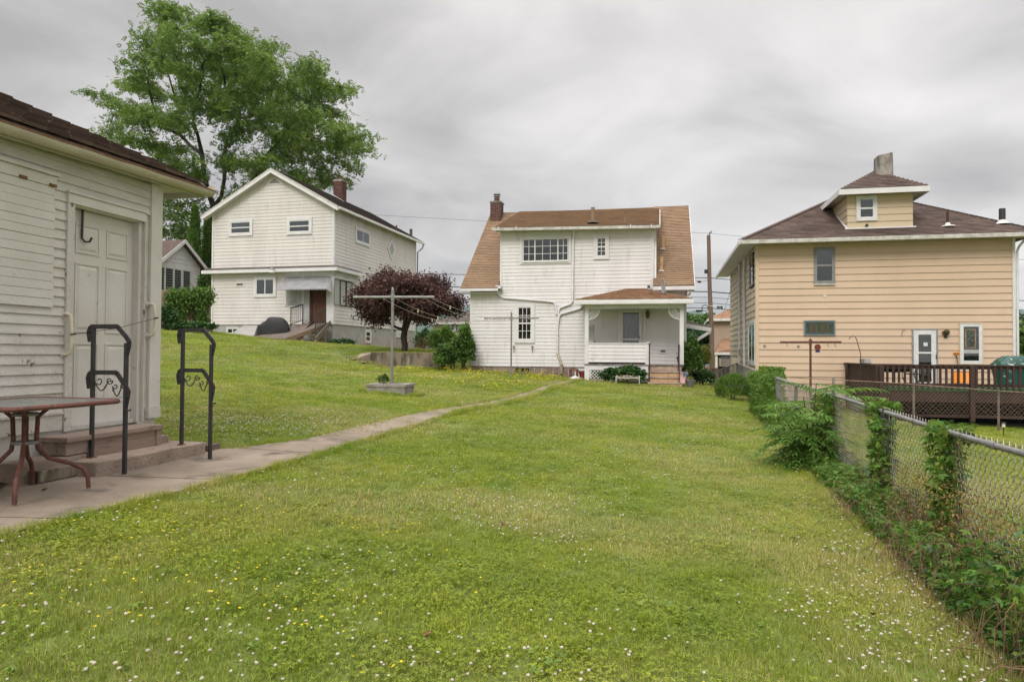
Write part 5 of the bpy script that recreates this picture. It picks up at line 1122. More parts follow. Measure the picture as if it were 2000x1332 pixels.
MB().box(ex0 + .02, ex1 - .02, ey0 + .02, -.032, zeR - .10, zeR - .07).build('soffit', M_TRIM_S, th_); MB().box(ex0 + .02, -.032, -.03, ey1, zeR - .10, zeR - .07).build('soffit', M_TRIM, th_)
def on_r(px, py):
    o, d = f._r(px, py); Nn = Vector((0, -Vf.z, Vf.y)).normalized(); t = (Vector((ex0, ey0, zeR)) - o).dot(Nn) / d.dot(Nn); return o + d * t
# attic dormer
p0 = on_r(1716, 446); yd = p0.y; dx0, dx1 = f.fx(1656, yd), f.fx(1784, yd); dzb = p0.z; dzt = f.f(1720, 375, yd)[1]
TD = FRONT(yd)
zr_ = lambda y: zeR + (y - ey0) * Vf.z / Vf.y
ybk = yd + (dzt - dzb) * Vf.y / Vf.z
MB().prism([(dx0, yd + .001, dzb - .02), (dx0, yd + .001, dzt), (dx0, ybk + .6, dzt), (dx0, ybk + .6, dzt - .3)], (dx1 - dx0, 0, 0)).build('dormer_wall', M_TAN2, th_)
M_TAN3 = mat('pale_dormer_siding', (0.56, 0.455, 0.32), 0.55, (0.52, 0.42, 0.29), 0.8, island=.02)
siding('siding_board', th_, TD, dx0, dx1, dzb, dzt, .245, M_TAN3, proud=.026, individual=True)
siding('siding_board', th_, SIDEL(dx0), yd, ybk + .3, dzb, dzt, .245, M_TAN3, proud=.026, clip=lambda v: (yd, min(ybk + .3, yd + (v - dzb) * Vf.y / Vf.z + .25)), individual=True)
MB(TD).box(dx0 - .1, dx1 + .08, dzb - .05, dzb + .03, .0, .09).build('flashing', M_WHITE, th_)
a = Vector((dx0 - .03, yd - .05, dzb + .02)); b = Vector((dx0 - .03, ybk, dzt - .02)); MB().bar(a, b, .08, .05).build('flashing', M_WHITE, th_)
x0, x1, z0, z1 = f.rect(1677, 388, 1707, 427, yd); window(th_, TD, x0, x1, z0, z1, frame=.05, casing=.09, style='hung', fm=M_WHITE, cm=M_TRIM, w0=.02, blind=[(.5, 1)], blind_m=mat('blue_grey_screen', (.07, .085, .095), .6), proud=.05)
q = f.f(1692, 441, yd); MB(TD).tube([(q[0], q[1], 0), (q[0], q[1], .10)], .05, 12).build('vent_pipe', M_BLACKM, th_, True)
# dormer roof
do = .42; de0, de1 = dx0 - do, dx1 + do; zq = dzt + .06; dyb = ybk + 1.4
e0_ = f.f(1640, 366, yd - do)[0]; e1_ = f.f(1815, 358, yd - do)[0]
de0, de1 = e0_, e1_; pkp = f.f(1708, 334, yd + (de1 - de0) / 2 - do)
ym = yd + (de1 - de0) / 2 - do
mb = MB(); mb.add([(de0, yd - do, zq), (de1, yd - do, zq), (de1, ym * 2 - yd + do + .5, zq), (de0, ym * 2 - yd + do + .5, zq), (pkp[0], ym, pkp[1]), (de0 + .01, yd - do + .01, zq - .05), (de1 - .01, yd - do + .01, zq - .05), (de1 - .01, ym * 2 - yd + do + .5, zq - .05), (de0 + .01, ym * 2 - yd + do + .5, zq - .05)], [(0, 1, 4), (1, 2, 4), (2, 3, 4), (3, 0, 4), (0, 5, 6, 1), (1, 6, 7, 2), (2, 7, 8, 3), (3, 8, 5, 0), (5, 8, 7, 6)])
df = mb.build('dormer_roof', M_SHD, th_); Vf2 = Vector((0, ym - yd + do, pkp[1] - zq))
shingles('roof_shingles', df, (de0, yd - do - .02, zq + .006), (1, 0, 0), Vf2.normalized(), [(0, 0), (de1 - de0, 0), (pkp[0] - de0, Vf2.length)], M_SHD, course=.14, tab=.3, th=.02)
MB().box(de0 - .01, de1 + .01, yd - do - .03, yd - do - .002, zq - .20, zq - .01).build('fascia', M_TRIM, th_); MB().box(de0 - .03, de0 - .002, yd - do, yd + 3, zq - .20, zq - .01).build('fascia', M_TRIM, th_)
MB().box(de1 + .002, de1 + .03, yd - do, yd + 2, zq - .20, zq - .01).build('fascia', M_TRIM, th_)
MB().box(de0 + .02, de1 - .02, yd - do + .02, yd - .03, zq - .12, zq - .09).build('soffit', M_TRIM_S, th_); MB().box(de0 + .02, dx0 - .03, yd - .029, yd + 3, zq - .12, zq - .09).build('soffit', M_TRIM_S, th_)
MB().box(dx1 + .03, de1 - .02, yd - .029, yd + 3, zq - .12, zq - .09).build('soffit', M_TRIM_S, th_)
# stucco chimney
yc = ym - .15; c0, c1 = f.fx(1710, yc), f.fx(1743, yc); zt = f.f(1726, 305, yc)[1]
V, F = [], []; n_ = 20
for (h, k_) in ((-1.5, 1.0), (0, 1.0), (.35, .99), (.75, .97), (1.0, .95)):
    for j in range(n_):
        a = 2 * math.pi * j / n_; cs, sn = math.cos(a), math.sin(a); r_ = 1 / (abs(cs) ** 5 + abs(sn) ** 5) ** .2
        hb = pkp[1] - .55; z = hb + (zt - hb) * h if h > 0 else hb + h * .3
        V.append(((c0 + c1) / 2 + cs * r_ * (c1 - c0) / 2 * k_, yc + sn * r_ * .32 * k_, z + (.06 * cs if h == 1.0 else 0)))
F = [(i * n_ + j, i * n_ + (j + 1) % n_, (i + 1) * n_ + (j + 1) % n_, (i + 1) * n_ + j) for i in range(4) for j in range(n_)] + [tuple(range(n_)), tuple(range(4 * n_, 5 * n_))]
mb = MB(); mb.v = V; mb.f = F; mb.build('chimney', M_STUCCO, th_, True)
for (px, pb, pt, r_) in ((1851, 442, 413, .045), (1957.5, 437, 408, .10)):
    p = on_r(px, pb); top = f.f(px, pt, p.y)[1]; MB().cyl((p.x, p.y, p.z - .1), r_, top - p.z + .1, 12).build('vent_pipe', M_DKWOOD if r_ < .06 else M_BLACKM, th_, True); MB().lathe((p.x, p.y, p.z - .02), [(.24, 0), (.22, .03), (r_ + .05, .06), (r_ + .02, .14)], 14).build('vent_flashing', M_WHITE, th_, True)
# windows and door of the front
x0, x1, z0, z1 = f.rect(1591, 485, 1628.5, 552.5); window(th_, TF, x0, x1, z0, z1, frame=.07, casing=.03, style='hung', fm=M_GREYF, cm=M_GREYF, w0=.02, blind=[(0, .48), (.52, 1)], blind_m=mat('grey_green_shade', (.20, .225, .20), .7), proud=.05, glass=M_GLASS)
MB(TF).box(x0 - .03, x1 + .03, z0 - .09, z0 - .035, .0, .09).build('sill', M_TRIM_S, th_)
x0, x1, z0, z1 = f.rect(1571, 627.5, 1629, 654)
sg = window(th_, TF, x0, x1, z0, z1, frame=.05, casing=.03, style='one', fm=mat('teal_window_frame', (.07, .12, .12), .5), cm=M_GREYF, w0=.02, proud=.05)
for k in range(9):
    a, b = x0 + .09 + k * (x1 - x0 - .18) / 9, x0 + .09 + (k + 1) * (x1 - x0 - .18) / 9
    MB(TF).box(a + .008, b - .008, z0 + .09, z1 - .09, .042, .046).build('stained_pane', [mat('stained_dark', (.05, .06, .055), .3), mat('stained_green', (.075, .09, .025), .3), mat('stained_rust', (.09, .055, .045), .3)][(1 if k in (1, 3, 5, 7) else (2 if k in (2, 6) else 0))], sg)
x0, x1, z0, z1 = f.rect(1874.5, 632.5, 1917, 710); wd2 = window(th_, TF, x0, x1, z0, z1, frame=.10, casing=.03, style='one', fm=M_WHITE, cm=M_TAN2, w0=.02, proud=.05)
xa, xb, za, zb2 = f.rect(1884, 643, 1905, 680); MB(TF).ring(xa, xb, za, zb2, .035, .042, .05).build('hanging_panel', M_TANW, wd2); MB(TF).box(xa + .035, xb - .035, za + .035, zb2 - .035, .042, .046).build('glass_art', mat('grey_green_glass', (.09, .11, .09), .4, (.04, .045, .04), 14, edge=(.45, .55)), wd2)
MB(TF).box(x0 + .1, x1 - .1, f.f(1895, 690)[1], f.f(1895, 683)[1], .03, .042).build('sash_rail', M_BLIND, wd2)
x0, x1, z0, z1 = f.rect(1780.5, 642, 1831, 752)
MB(TF).ring(x0, x1, z0 - .1, z1, .055, -.01, .05).build('door_casing', M_GREYF, th_)
sd_ = MB(TF).ring(x0 + .055, x1 - .055, z0 - .05, z1 - .055, .15, .0, .045).build('storm_door', M_WHITE, th_)
a, b = x0 + .2, x1 - .2
MB(TF).box(a, b, z0, z1 - .2, .016, .020).build('shade_backing', M_DARK, sd_)
MB(TF).box(a, b, z0, f.f(1805, 697)[1], .021, .025).build('inner_door', M_BLIND, sd_); MB(TF).box(a, b, f.f(1805, 660)[1], z1 - .2, .021, .025).build('blind', M_BLIND, sd_)
MB(TF).box(a, b, z0, z1 - .2, .031, .034).build('pane', M_GLASS, sd_); mz = f.f(1805, 689)[1]; MB(TF).box(a - .01, b + .01, mz - .03, mz + .03, .034, .048).build('sash_rail', M_WHITE, sd_)
q = f.rect(1803, 669, 1811, 676); MB(TF).box(*q, .035, .038).build('paper_notice', M_WHITE, sd_)
q = f.f(1827.5, 697); MB(TF).tube([(q[0], q[1] - .07, .045), (q[0], q[1], .085), (q[0], q[1] + .07, .045)], .015, 6).build('handle', M_BLACKM, sd_, True)
q = f.f(1846, 652); rl = MB(TF); rl.lathe((0, 0, 0), [(0, 0)], 3) if False else None
MB(TF).box(q[0] - .04, q[0] + .04, q[1] - .14, q[1] - .02, .02, .06).build('wall_light', M_BLACKM, th_, bevel=.01); MB().lathe((q[0], -.12, q[1] - .06), [(.03, 0), (.09, .05), (.11, .14), (.05, .2), (.02, .22)], 10).build('wall_light', M_BRASS, th_, True)
MB(TF).box(q[0] - .13, q[0] - .02, q[1] + .02, q[1] + .08, .08, .12).build('wall_light', M_BRASS, th_, bevel=.01)
q = f.f(1762, 650); MB(TF).tube([(q[0] - .02, q[1] - .14, .03), (q[0] - .01, q[1] + .04, .04), (q[0] + .05, q[1] + .12, .05), (q[0] + .09, q[1] + .08, .06)], .008, 5).build('wall_hook', M_BLACKM, th_, True)
for (px, py) in ((1493, 675), (1559, 676)):
    q = f.f(px, py); MB(TF).box(q[0] - .04, q[0] + .04, q[1] - .03, q[1] + .03, .02, .07).build('wall_tap', M_GREYF, th_, bevel=.01)
q = f.f(1611, 578); MB(TF).box(q[0] - .05, q[0] + .05, q[1] - .04, q[1] + .03, .028, .032).build('paint_patch', M_TRIM, th_)
# left flank: window, tall white glazed panel, downspouts
y0 = f.sx(1473.5, 530)[0]; window(th_, TSL, y0 - .0, y0 + .9, f.sx(1472, 563)[1] + .1, f.sx(1472, 497)[1], frame=.06, casing=.05, style='hung', fm=M_GREYF, cm=M_DKWOOD, w0=.02)
ya, yb_ = f.sx(1477, 665)[0], f.sx(1464, 665)[0]; window(th_, TSL, ya + .05, yb_ - .1, f.sx(1470, 708)[1], f.sx(1470, 632)[1], frame=.08, casing=.10, style='slide', fm=M_WHITE, w0=.02, blind=(0, 1))
for yy, r_ in ((f.sx(1457, 600)[0], .055), (f.sx(1447.5, 600)[0], .055)):
    MB(TSL).tube([(yy - .5, zEv - .12, .12), (yy - .15, zEv - .45, .08), (yy, zEv - .7, .07), (yy, zb_, .07)], r_, 8).build('downspout', M_TRIM, th_, True)
MB(TSL).tube([(yy + .35, zEv - .5, .05), (yy + .35, zb_ + 1, .05)], .02, 6).build('service_cable', M_BLK, th_, True)
MB(TSL).box(f.sx(1456, 690)[0], f.sx(1453, 690)[0], f.sx(1455, 694)[1], f.sx(1455, 682)[1], .05, .2).build('meter_box', M_GREYF, th_)
MB().tube([(WR + .35, -.1, zEv - .02), (WR + .12, -.05, zEv - .35), (WR + .07, -.05, zEv - .5), (WR + .07, -.05, -.4)], .04, 8).build('downspout', M_WHITE, th_, True)
ac = thing('air_conditioner', 'beige air conditioner box beside the tan house near the utility pole', 'air conditioner', M=FR_.M); y_ = f.sx(1447, 700)[0]
MB().box(-.9, -.1, y_, y_ + .6, f.f(1440, 716, y_)[1], f.f(1440, 700, y_)[1]).build('cabinet', M_TAN2, ac, bevel=.02)
for k in range(6): zz_ = f.f(1440, 714, y_)[1] + k * .07; MB().box(-.85, -.4, y_ - .012, y_ - .002, zz_, zz_ + .04).build('louvre', M_GREYF, ac)
# ------------------------------------------------------------------ deck
dk = thing('wooden_deck', 'dark brown raised wooden deck with balusters and lattice skirt at the tan house', 'deck', M=FR_.M)
YD = -4.0; a0 = f.fx(1717.5, YD); a1 = a0 + 8.6
ztop_ = f.f(1800, 712, YD)[1]; zfl_ = f.f(1800, 757, YD)[1]; zbt = f.f(1850, 812, YD)[1]
TDk = FRONT(YD)
MB().box(a0 + .02, a1, YD + .05, -.04, zfl_ - .05, zfl_ - .01).build('deck_floor', M_DKWOOD, dk)
MB().box(a0 + .3, a0 + 4.4, YD + .03, -.6, zfl_ - .008, zfl_ + .004).build('green_carpet', mat('green_outdoor_carpet', (.045, .10, .045), .95, bump=.5, bscale=80), dk)
MB(TDk).box(a0, a1, zfl_ - .10, zfl_ - .012, -.03, .012).build('carpet_edge', mat('green_outdoor_carpet', (.045, .10, .045)), dk)
MB(TDk).box(a0, a1, ztop_ - .04, ztop_, -.09, .05).build('top_rail', M_DKWOOD, dk)
MB(TDk).box(a0, a1, ztop_ - .13, ztop_ - .042, -.045, -.002).build('rail_board', M_DKWOOD, dk)
MB(TDk).box(a0, a1, zfl_ + .04, zfl_ + .13, -.045, -.002).build('bottom_rail', M_DKWOOD, dk)
x = a0 + .18; first = None
while x < a1 - .05:
    MB(TDk).box(x, x + .06, zfl_ - .06, ztop_ - .045, .0, .038).build('baluster', M_DKWOOD, dk); x += .158
for px in (1720, 1896, 2085, 2270):
    x = f.fx(px, YD); MB(TDk).box(x - .06, x + .06, zbt - .15, ztop_ - .042, .040, .13).build('post', M_DKWOOD, dk)
MB(TDk).box(a0, a1, f.f(1850, 786, YD)[1], zfl_ - .105, -.06, -.005).build('rim_joist', M_DKWOOD, dk)
MB(TDk).box(a0, a1, zbt - .05, zbt + .035, -.05, .01).build('skirt_rail', M_DKWOOD, dk)
lattice('lattice', dk, TDk, a0, a1, zbt + .03, f.f(1850, 786, YD)[1], M_DKWOOD, step=.17, wd=.05, w0=-.02)
MB(TDk).box(a0, a1, zbt - .3, zfl_ - .2, -1.6, -1.5).build('underfloor_shade_sheet', M_DARK, dk)  # black sheet painted as the gloom under the deck
yk = YD + .03; TL = SIDEL(a0)
n_ = 17
for k in range(n_):
    y0, y1 = YD + .06 + k * (-YD - .12) / n_, YD + .06 + (k + 1) * (-YD - .12) / n_ - .012
    MB(TL).box(y0, y1, zfl_ - .55, ztop_ - .045, -.02, .004).build('side_board', M_DKWOOD, dk)
MB(TL).box(YD + .06, -.05, ztop_ - .04, ztop_ + .0, -.10, .05).build('top_rail', M_DKWOOD, dk)
for yy in (YD + .03, -.6): MB(TL).box(yy, yy + .1, zbt - .2, ztop_ - .042, .005, .09).build('post', M_DKWOOD, dk)
# deck furniture
def onD(px, py, yo): q = f.f(px, py, yo); return (q[0], yo, q[1])
gr = thing('covered_grill', 'large grill under a crinkled dark green vinyl cover on the deck', 'barbecue', M=FR_.M)
yy = -1.9; gx0, gx1 = f.fx(1938, yy), f.fx(1938, yy) + 1.55; gzt = f.f(1970, 695, yy)[1]; cxg = (gx0 + gx1) / 2
V = []; n_ = 32; prof = [(0, .86), (.25, .90), (.5, .95), (.62, 1.0), (.68, .99), (.84, .82), (.95, .66), (1.0, .55)]
for (h, s_) in prof:
    for j in range(n_):
        a = 2 * math.pi * j / n_; cs, sn = math.cos(a), math.sin(a); r_ = 1 / (abs(cs) ** 4 + abs(sn) ** 4) ** .25 * (1 + .02 * math.sin(9 * a + h * 5) + .02 * math.sin(15 * a))
        V.append((cxg + cs * r_ * s_ * .78, yy + sn * r_ * s_ * .36, zfl_ + .06 + h * (gzt - zfl_ - .06)))
mb = MB(); mb.v = V; mb.f = [(i * n_ + j, i * n_ + (j + 1) % n_, (i + 1) * n_ + (j + 1) % n_, (i + 1) * n_ + j) for i in range(len(prof) - 1) for j in range(n_)] + [tuple(range(n_)), tuple(range((len(prof) - 1) * n_, len(prof) * n_))]
mb.build('vinyl_cover', M_GREENC, gr, True)
for dx in (-.5, .5): MB().box(cxg + dx - .03, cxg + dx + .03, yy - .03, yy + .03, zfl_ - .009, zfl_ + .2).build('leg', M_BLACKM, gr)
sh = thing('snow_shovel', 'orange snow shovel leaning on the tan wall behind the deck balusters', 'shovel', M=FR_.M)
t0 = onD(1868, 693, -.07); t1 = onD(1877, 741, -.45)
MB().tube([t0, t1], .016, 8).build('handle', M_BLACKM, sh, True)
MB().box(t0[0] - .09, t0[0] + .09, -.10, -.05, t0[2] + .05, t0[2] + .09).build('grip', M_ORANGE, sh, bevel=.012); MB().prism([(t0[0] - .08, -.06, t0[2] + .05), (t0[0] + .08, -.06, t0[2] + .05), (t0[0] + .02, -.07, t0[2] - .04), (t0[0] - .02, -.07, t0[2] - .04)], (0, .03, 0)).build('grip', M_ORANGE, sh)
V = []
for j in range(5):
    for i in range(7): u = i / 6 - .5; v = j / 4; V.append((t1[0] + u * .5, -.45 - .12 * v - .10 * (1 - (2 * u) ** 2) * -.5, zfl_ + .03 + (1 - v) * .36))
F = [(j * 7 + i, j * 7 + i + 1, (j + 1) * 7 + i + 1, (j + 1) * 7 + i) for j in range(4) for i in range(6)]
k = len(V); mb = MB(); mb.v = V + [(x, y + .012, z) for x, y, z in V]; mb.f = F + [tuple(k + i for i in q[::-1]) for q in F]; mb.build('blade', M_ORANGE, sh, True)
tb = thing('round_deck_table', 'dark round table on the deck behind the balusters', 'table', M=FR_.M); q = onD(1746, 728, -2.2)
MB().lathe((q[0], q[1], zfl_ + .56), [(.60, 0), (.62, .02), (.60, .04)], 24).build('tabletop', M_DKWOOD, tb, True); MB().cyl((q[0], q[1], zfl_ - .009), .04, .57, 10).build('pedestal', M_BLACKM, tb, True); MB().lathe((q[0], q[1], zfl_ - .009), [(.32, 0), (.30, .03), (.05, .08)], 18).build('base', M_BLACKM, tb, True)
MB().lathe((q[0], q[1], zfl_ + .40), [(.1, 0), (.42, .02), (.5, .15)], 16).build('seat_cushion_stack', M_BLACKC, tb, True)
chx = onD(1780, 735, -1.6)
cha = thing('curved_arm_chair', 'dark tubular chair with round arms in front of the white storm door', 'chair', M=FR_.M)
for dx in (0, .42):
    MB().tube([(chx[0] + dx - .05, chx[1] + .28 * math.cos(t), zfl_ + .33 + .30 * math.sin(t)) if False else (chx[0] + dx - .0 + .28 * math.cos(t), chx[1] + dx * .4, zfl_ + .315 + .31 * math.sin(t)) for t in np.linspace(.5, 5.8, 16)], .014, 6).build('arm_frame', M_BLACKM, cha, True)
MB().box(chx[0] - .1, chx[0] + .45, chx[1] - .05, chx[1] + .35, zfl_ + .32, zfl_ + .36).build('seat', M_BLACKM, cha, bevel=.01); MB().tube([(chx[0] - .1, chx[1] + .3, zfl_ + .34), (chx[0] - .14, chx[1] + .34, zfl_ + .62), (chx[0] + .45, chx[1] + .34, zfl_ + .62), (chx[0] + .45, chx[1] + .3, zfl_ + .34)], .014, 6).build('backrest', M_BLACKM, cha, True)
hk = thing('shepherd_hook', 'thin bent iron plant hook rising from the deck corner', 'hook', M=FR_.M); b = onD(1681, 692, YD + 1.2); tp = onD(1672, 658, YD + 1.2)
xx0 = a0 - .0
MB().tube([(b[0], b[1], ztop_ - .3), b, (tp[0] + .02, tp[1], tp[2] - .1), (tp[0] - .02, tp[1], tp[2]), (tp[0] - .10, tp[1], tp[2] + .03), (tp[0] - .18, tp[1], tp[2] - .02), (tp[0] - .20, tp[1], tp[2] - .08)], .012, 6).build('rod', M_BLACKM, hk, True)
MB().bar((b[0] - .02, b[1], ztop_ - .28), (a0, b[1], ztop_ - .28), .03).build('clamp', M_BLACKM, hk)
pb = thing('planter_box', 'small grey box standing on the deck rail corner', 'box', M=FR_.M); q = onD(1685, 697, YD + 1.4); MB().box(a0 - .10, a0 + .10, q[1] - .2, q[1] + .35, ztop_ + .003, ztop_ + .15).build('box', M_GREYF, pb, bevel=.01)
for k in range(5): MB().box(a0 - .10 + k * .045, a0 - .075 + k * .045, q[1] - .215, q[1] - .202, ztop_ + .02, ztop_ + .13).build('slat', M_TRIM_S, pb)
# ================================================================== distant buildings, cars, poles
def simple_house(name, label, px, Y, a, w, d, h0, zeave, zridge, mw, mr, hip=True, ov=.4, win=(), cat='house'):
    F_ = Frame(px, Y, a, 0); t = thing(name, label, cat, M=F_.M)
    MB().box(0, w, 0, d, h0, zeave).build('wall', mw, t); 
    siding('siding', t, FRONT(0), 0, w, h0 + 1, zeave, .2, mw, proud=.02)
    mb = MB(); i_ = min(w, d) / 2 if hip else 0
    if hip:
        if w >= d: r0, r1 = (i_, d / 2), (w - i_, d / 2)
        else: r0, r1 = (w / 2, i_), (w / 2, d - i_)
    else: r0, r1 = (-ov, d / 2), (w + ov, d / 2)
    mb.add([(-ov, -ov, zeave), (w + ov, -ov, zeave), (w + ov, d + ov, zeave), (-ov, d + ov, zeave), (*r0, zridge), (*r1, zridge), ] , [(0, 1, 5, 4), (1, 2, 5), (2, 3, 4, 5), (3, 0, 4), (0, 3, 2, 1)] if w >= d else [(0, 1, 4), (1, 2, 5, 4), (2, 3, 5), (3, 0, 4, 5), (0, 3, 2, 1)])
    mb.build('roof', mr, t); MB().box(-ov, w + ov, -ov - .06, -ov - .001, zeave - .16, zeave + .01).build('fascia', M_TRIM, t); MB().box(-ov - .06, -ov - .001, -ov, d, zeave - .16, zeave + .01).build('fascia', M_TRIM, t)
    for (x0, x1, z0, z1) in win: window(t, FRONT(0), x0, x1, z0, z1, frame=.07, casing=.12, style='hung', w0=.02, blind=[(.6, 1)])
    return t, F_
M_TANFAR = mat('peach_vinyl', (.40, .30, .235), .6, (.36, .27, .21), 1)
F1 = Frame(1394, 49, 14, 0); e_ = F1.f(1420, 623)[1]; r1 = F1.f(1440, 597, 3)[1]; wz0, wz1 = F1.f(1438, 672)[1], F1.f(1438, 634)[1]; wx = F1.fx(1431)
t1, _ = simple_house('peach_house', 'distant peach-sided house with orange brown hip roof beyond the utility pole', 1394, 49, 14, 7.5, 8, -6, e_, r1 + 1.0, M_TANFAR, M_SHO, win=[(wx, wx + .9, wz0 + .2, wz1)])
pe = F1.f(1416, 688, -2)[1]; mb = MB(); mb.add([(0, -2.4, pe), (4.4, -2.4, pe), (4.4, 0, pe + 1.0), (0.6, 0, pe + 1.0), (0, 0, pe)], [(0, 1, 2, 3), (0, 3, 4), (0, 4, 2, 1)]); mb.build('porch_roof', M_SHO, t1)
MB().box(-.05, 4.4, -2.46, -2.4, pe - .18, pe).build('porch_fascia', M_TRIM, t1); MB().box(0, .15, -2.35, -2.2, -6, pe - .18).build('porch_post', M_TRIM, t1); MB().box(.3, 4.2, -.06, -.02, pe - 2.3, pe - .2).build('porch_shade', mat('far_porch_shade_brown', (.06, .035, .03), .9), t1)  # dark panel painted as the shade beneath the far porch roof
F2 = Frame(845, 58, 14, 0); e2 = F2.f(890, 630)[1]; r2 = F2.f(890, 612, 4)[1]
wl_ = [(F2.fx(px) - .35, F2.fx(px) + .35, F2.f(px, 646)[1], F2.f(px, 632)[1]) for px in (888, 897, 909)]
simple_house('cream_bungalow', 'distant cream bungalow with grey roof glimpsed past the purple tree', 845, 58, 14, 8, 7, -8, e2, r2 + .6, M_TAN2, M_SHG, win=wl_)
F3 = Frame(1368, 60, 5, 0); simple_house('low_orange_roof_house', 'low distant building with orange roof between the bush and the pole', 1360, 60, 5, 5, 4, -8, F3.f(1380, 727)[1], F3.f(1380, 712, 1)[1], M_TRIM, M_SHO)
# red brick pillar and car beyond the retaining wall
q = at(813, 674, 40); bp = thing('brick_pillar', 'red brick gate pillar behind the purple-leaved tree', 'pillar', (q.x, q.y, gz(q.x, q.y) - .2))
MB().box(0.02, .40, 0.02, .42, 0, 1.3).build('core', M_MORTAR, bp)
M_BR2 = mat('orange_red_brick', (.24, .075, .05), .9, (.17, .055, .04), 4, island=.25)
for T_ in (FRONT(0.02), SIDE(.40)): bricks('brick', bp, T_, 0.0, .42, 0, 1.25, M_BR2, bh=.085, bl=.21, w0=-.02, w1=.012)
MB().box(-.04, .46, -.04, .46, 1.25, 1.34).build('cap', M_PINKC, bp)
def car(px, Y, label, col):
    q = at(px, 690, Y); g = at(px, 697, Y).z; t = thing('parked_car', label, 'car', (q.x, q.y, g), R(-12)); cm_ = mat('car_paint_' + col[0], col[1], .3, spec=.6)
    prof = [(-2.1, .35), (-2.15, .8), (-1.95, 1.0), (-1.35, 1.05), (-.85, 1.45), (.7, 1.47), (1.3, 1.08), (2.05, .95), (2.15, .4)]
    MB().prism([(x, -.85, z) for x, z in prof], (0, 1.7, 0)).build('body', cm_, t, bevel=.06)
    MB().prism([(x, -.865, z) for x, z in [(-1.2, 1.08), (-.8, 1.38), (.6, 1.40), (1.05, 1.1)]], (0, 1.73, 0)).build('side_windows', M_GLASSD, t)
    for x in (-1.3, 1.35):
        for y in (-.86, .70): w = MB().tube([(x, y, .33), (x, y + .17, .33)], .33, 20).build('wheel', M_BLK, t, True); MB().tube([(x, y - .01, .33), (x, y + .18, .33)], .19, 14).build('rim', M_GREYF, w, True)
    for y in (-.8, .6): MB().box(-2.17, -2.08, y, y + .2, .7, .95).build('tail_light', mat('red_lens', (.4, .01, .01), .2), t)
car(888, 52, 'silver grey car parked beyond the bushes, roof just showing', ('silver', (.35, .37, .38)))
# utility pole
pb_ = at(1391, 727, 42); up = thing('utility_pole', 'weathered leaning wooden utility pole between the two houses', 'utility pole', (pb_.x, pb_.y, gz(pb_.x, pb_.y) - .2))
def lp_(px, py, Y=42): return at(px, py, Y) - Vector(up.location)
tp = lp_(1384, 460); MB().tube([(0, 0, 0), lp_(1390, 650), lp_(1386, 560), tp], [.15, .14, .125, .11], 14).build('pole', M_POLE, up, True)
MB().tube([tp + Vector((0, 0, -.1)), tp + Vector((.05, 0, .12)), tp + Vector((.14, 0, .2))], .035, 6).build('top_pin', M_BLACKM, up, True)
MB().lathe(tuple(tp + Vector((.14, -.0, .16))), [(.05, 0), (.09, .04), (.05, .09), (.03, .12)], 8).build('insulator', M_GREYF, up, True)
q = lp_(1379, 530); MB().box(q.x - .1, q.x + .06, q.y - .1, q.y + .05, q.z - .14, q.z + .1).build('bracket', M_BLACKM, up, bevel=.01)
q = lp_(1376, 602); MB().tube([(q.x + .19 * math.cos(t), q.y - .1, q.z + .19 * math.sin(t)) for t in np.linspace(0, 6.2, 22)[:-1]], .022, 6, closed=True).build('cable_coil', M_BLK, up, True)
MB().box(q.x - .55, q.x - .15, q.y - .12, q.y + .0, q.z - .24, q.z - .12).build('splice_box', M_BLK, up, bevel=.02)
q = lp_(1387, 598); MB().bar((q.x - .1, q.y - .15, q.z), (q.x + .55, q.y - .15, q.z), .03).build('arm', M_TRIM, up)
q = lp_(1403, 600); 
for k in range(3): MB().box(q.x - .1 + k * .12, q.x - .02 + k * .12, q.y - .15, q.y - .05, q.z - .12 + .05 * (k % 2), q.z + .05).build('terminal', M_BLK, up, bevel=.01)
q = at(1398, 745, 29); stp = thing('post_stump', 'grey weathered tree stump in the corner by the round bush', 'stump', (q.x, q.y, gz(q.x, q.y) - .1)); MB().tube([(0, 0, 0), (.03, 0, .5), (-.02, 0, .92)], [.22, .18, .16], 10).build('stump', M_POLE, stp, True)
# overhead wires
def wire(p, q, sag, r, lab, nm='overhead_wire', n=18, grp='overhead wires along the street'):
    a, b = at(*p), at(*q); t = thing(nm, lab, 'wire', group=grp); pts = [a.lerp(b, i / n) - Vector((0, 0, sag * 4 * (i / n) * (1 - i / n))) for i in range(n + 1)]
    MB().tube(pts, r, 4).build('cable', M_BLK, t, True); return t
wire((1384, 456, 42), (3000, 560, 42), .4, .009, 'thin topmost wire running from the pole tip over the tan house')
wire((1384, 456, 42), (-600, 330, 75), .3, .009, 'thin topmost wire running from the pole tip behind the white houses')
WL2 = [(545, 528, 'thick second wire from the pole, level with the porch eaves', .022), (572, 545, 'third cable with splice cases crossing the gap beside the pole', .03), (583, 560, 'fourth cable just above the coil on the pole', .014), (594, 572, 'fifth cable at the height of the cable coil', .014), (604, 588, 'lowest street cable with dark terminals by the pole', .022)]
for (yr, yl, lab, r_) in WL2:
    wire((1386, yr - 2, 42), (2900, yr + 85, 42), .3, r_, lab + ', part towards the tan house'); wire((1386, yr - 2, 42), (-500, yl - 40, 75), .5, r_, lab + ', part behind the white houses')
wire((1430, 555, 30), (1400, 640, 47), .2, .008, 'slack thin service wire dropping beside the tan house corner', grp='slack service drops')
sc = wire((1358, 548, 42), (1386, 545, 42), .12, .01, 'short looping service wire by the roof edge', grp='slack service drops')
q = at(1366, 550, 42); MB().box(q.x - .12, q.x + .1, q.y - .04, q.y + .04, q.z - .08, q.z + .04).build('clamp', M_BLK, sc, bevel=.01)
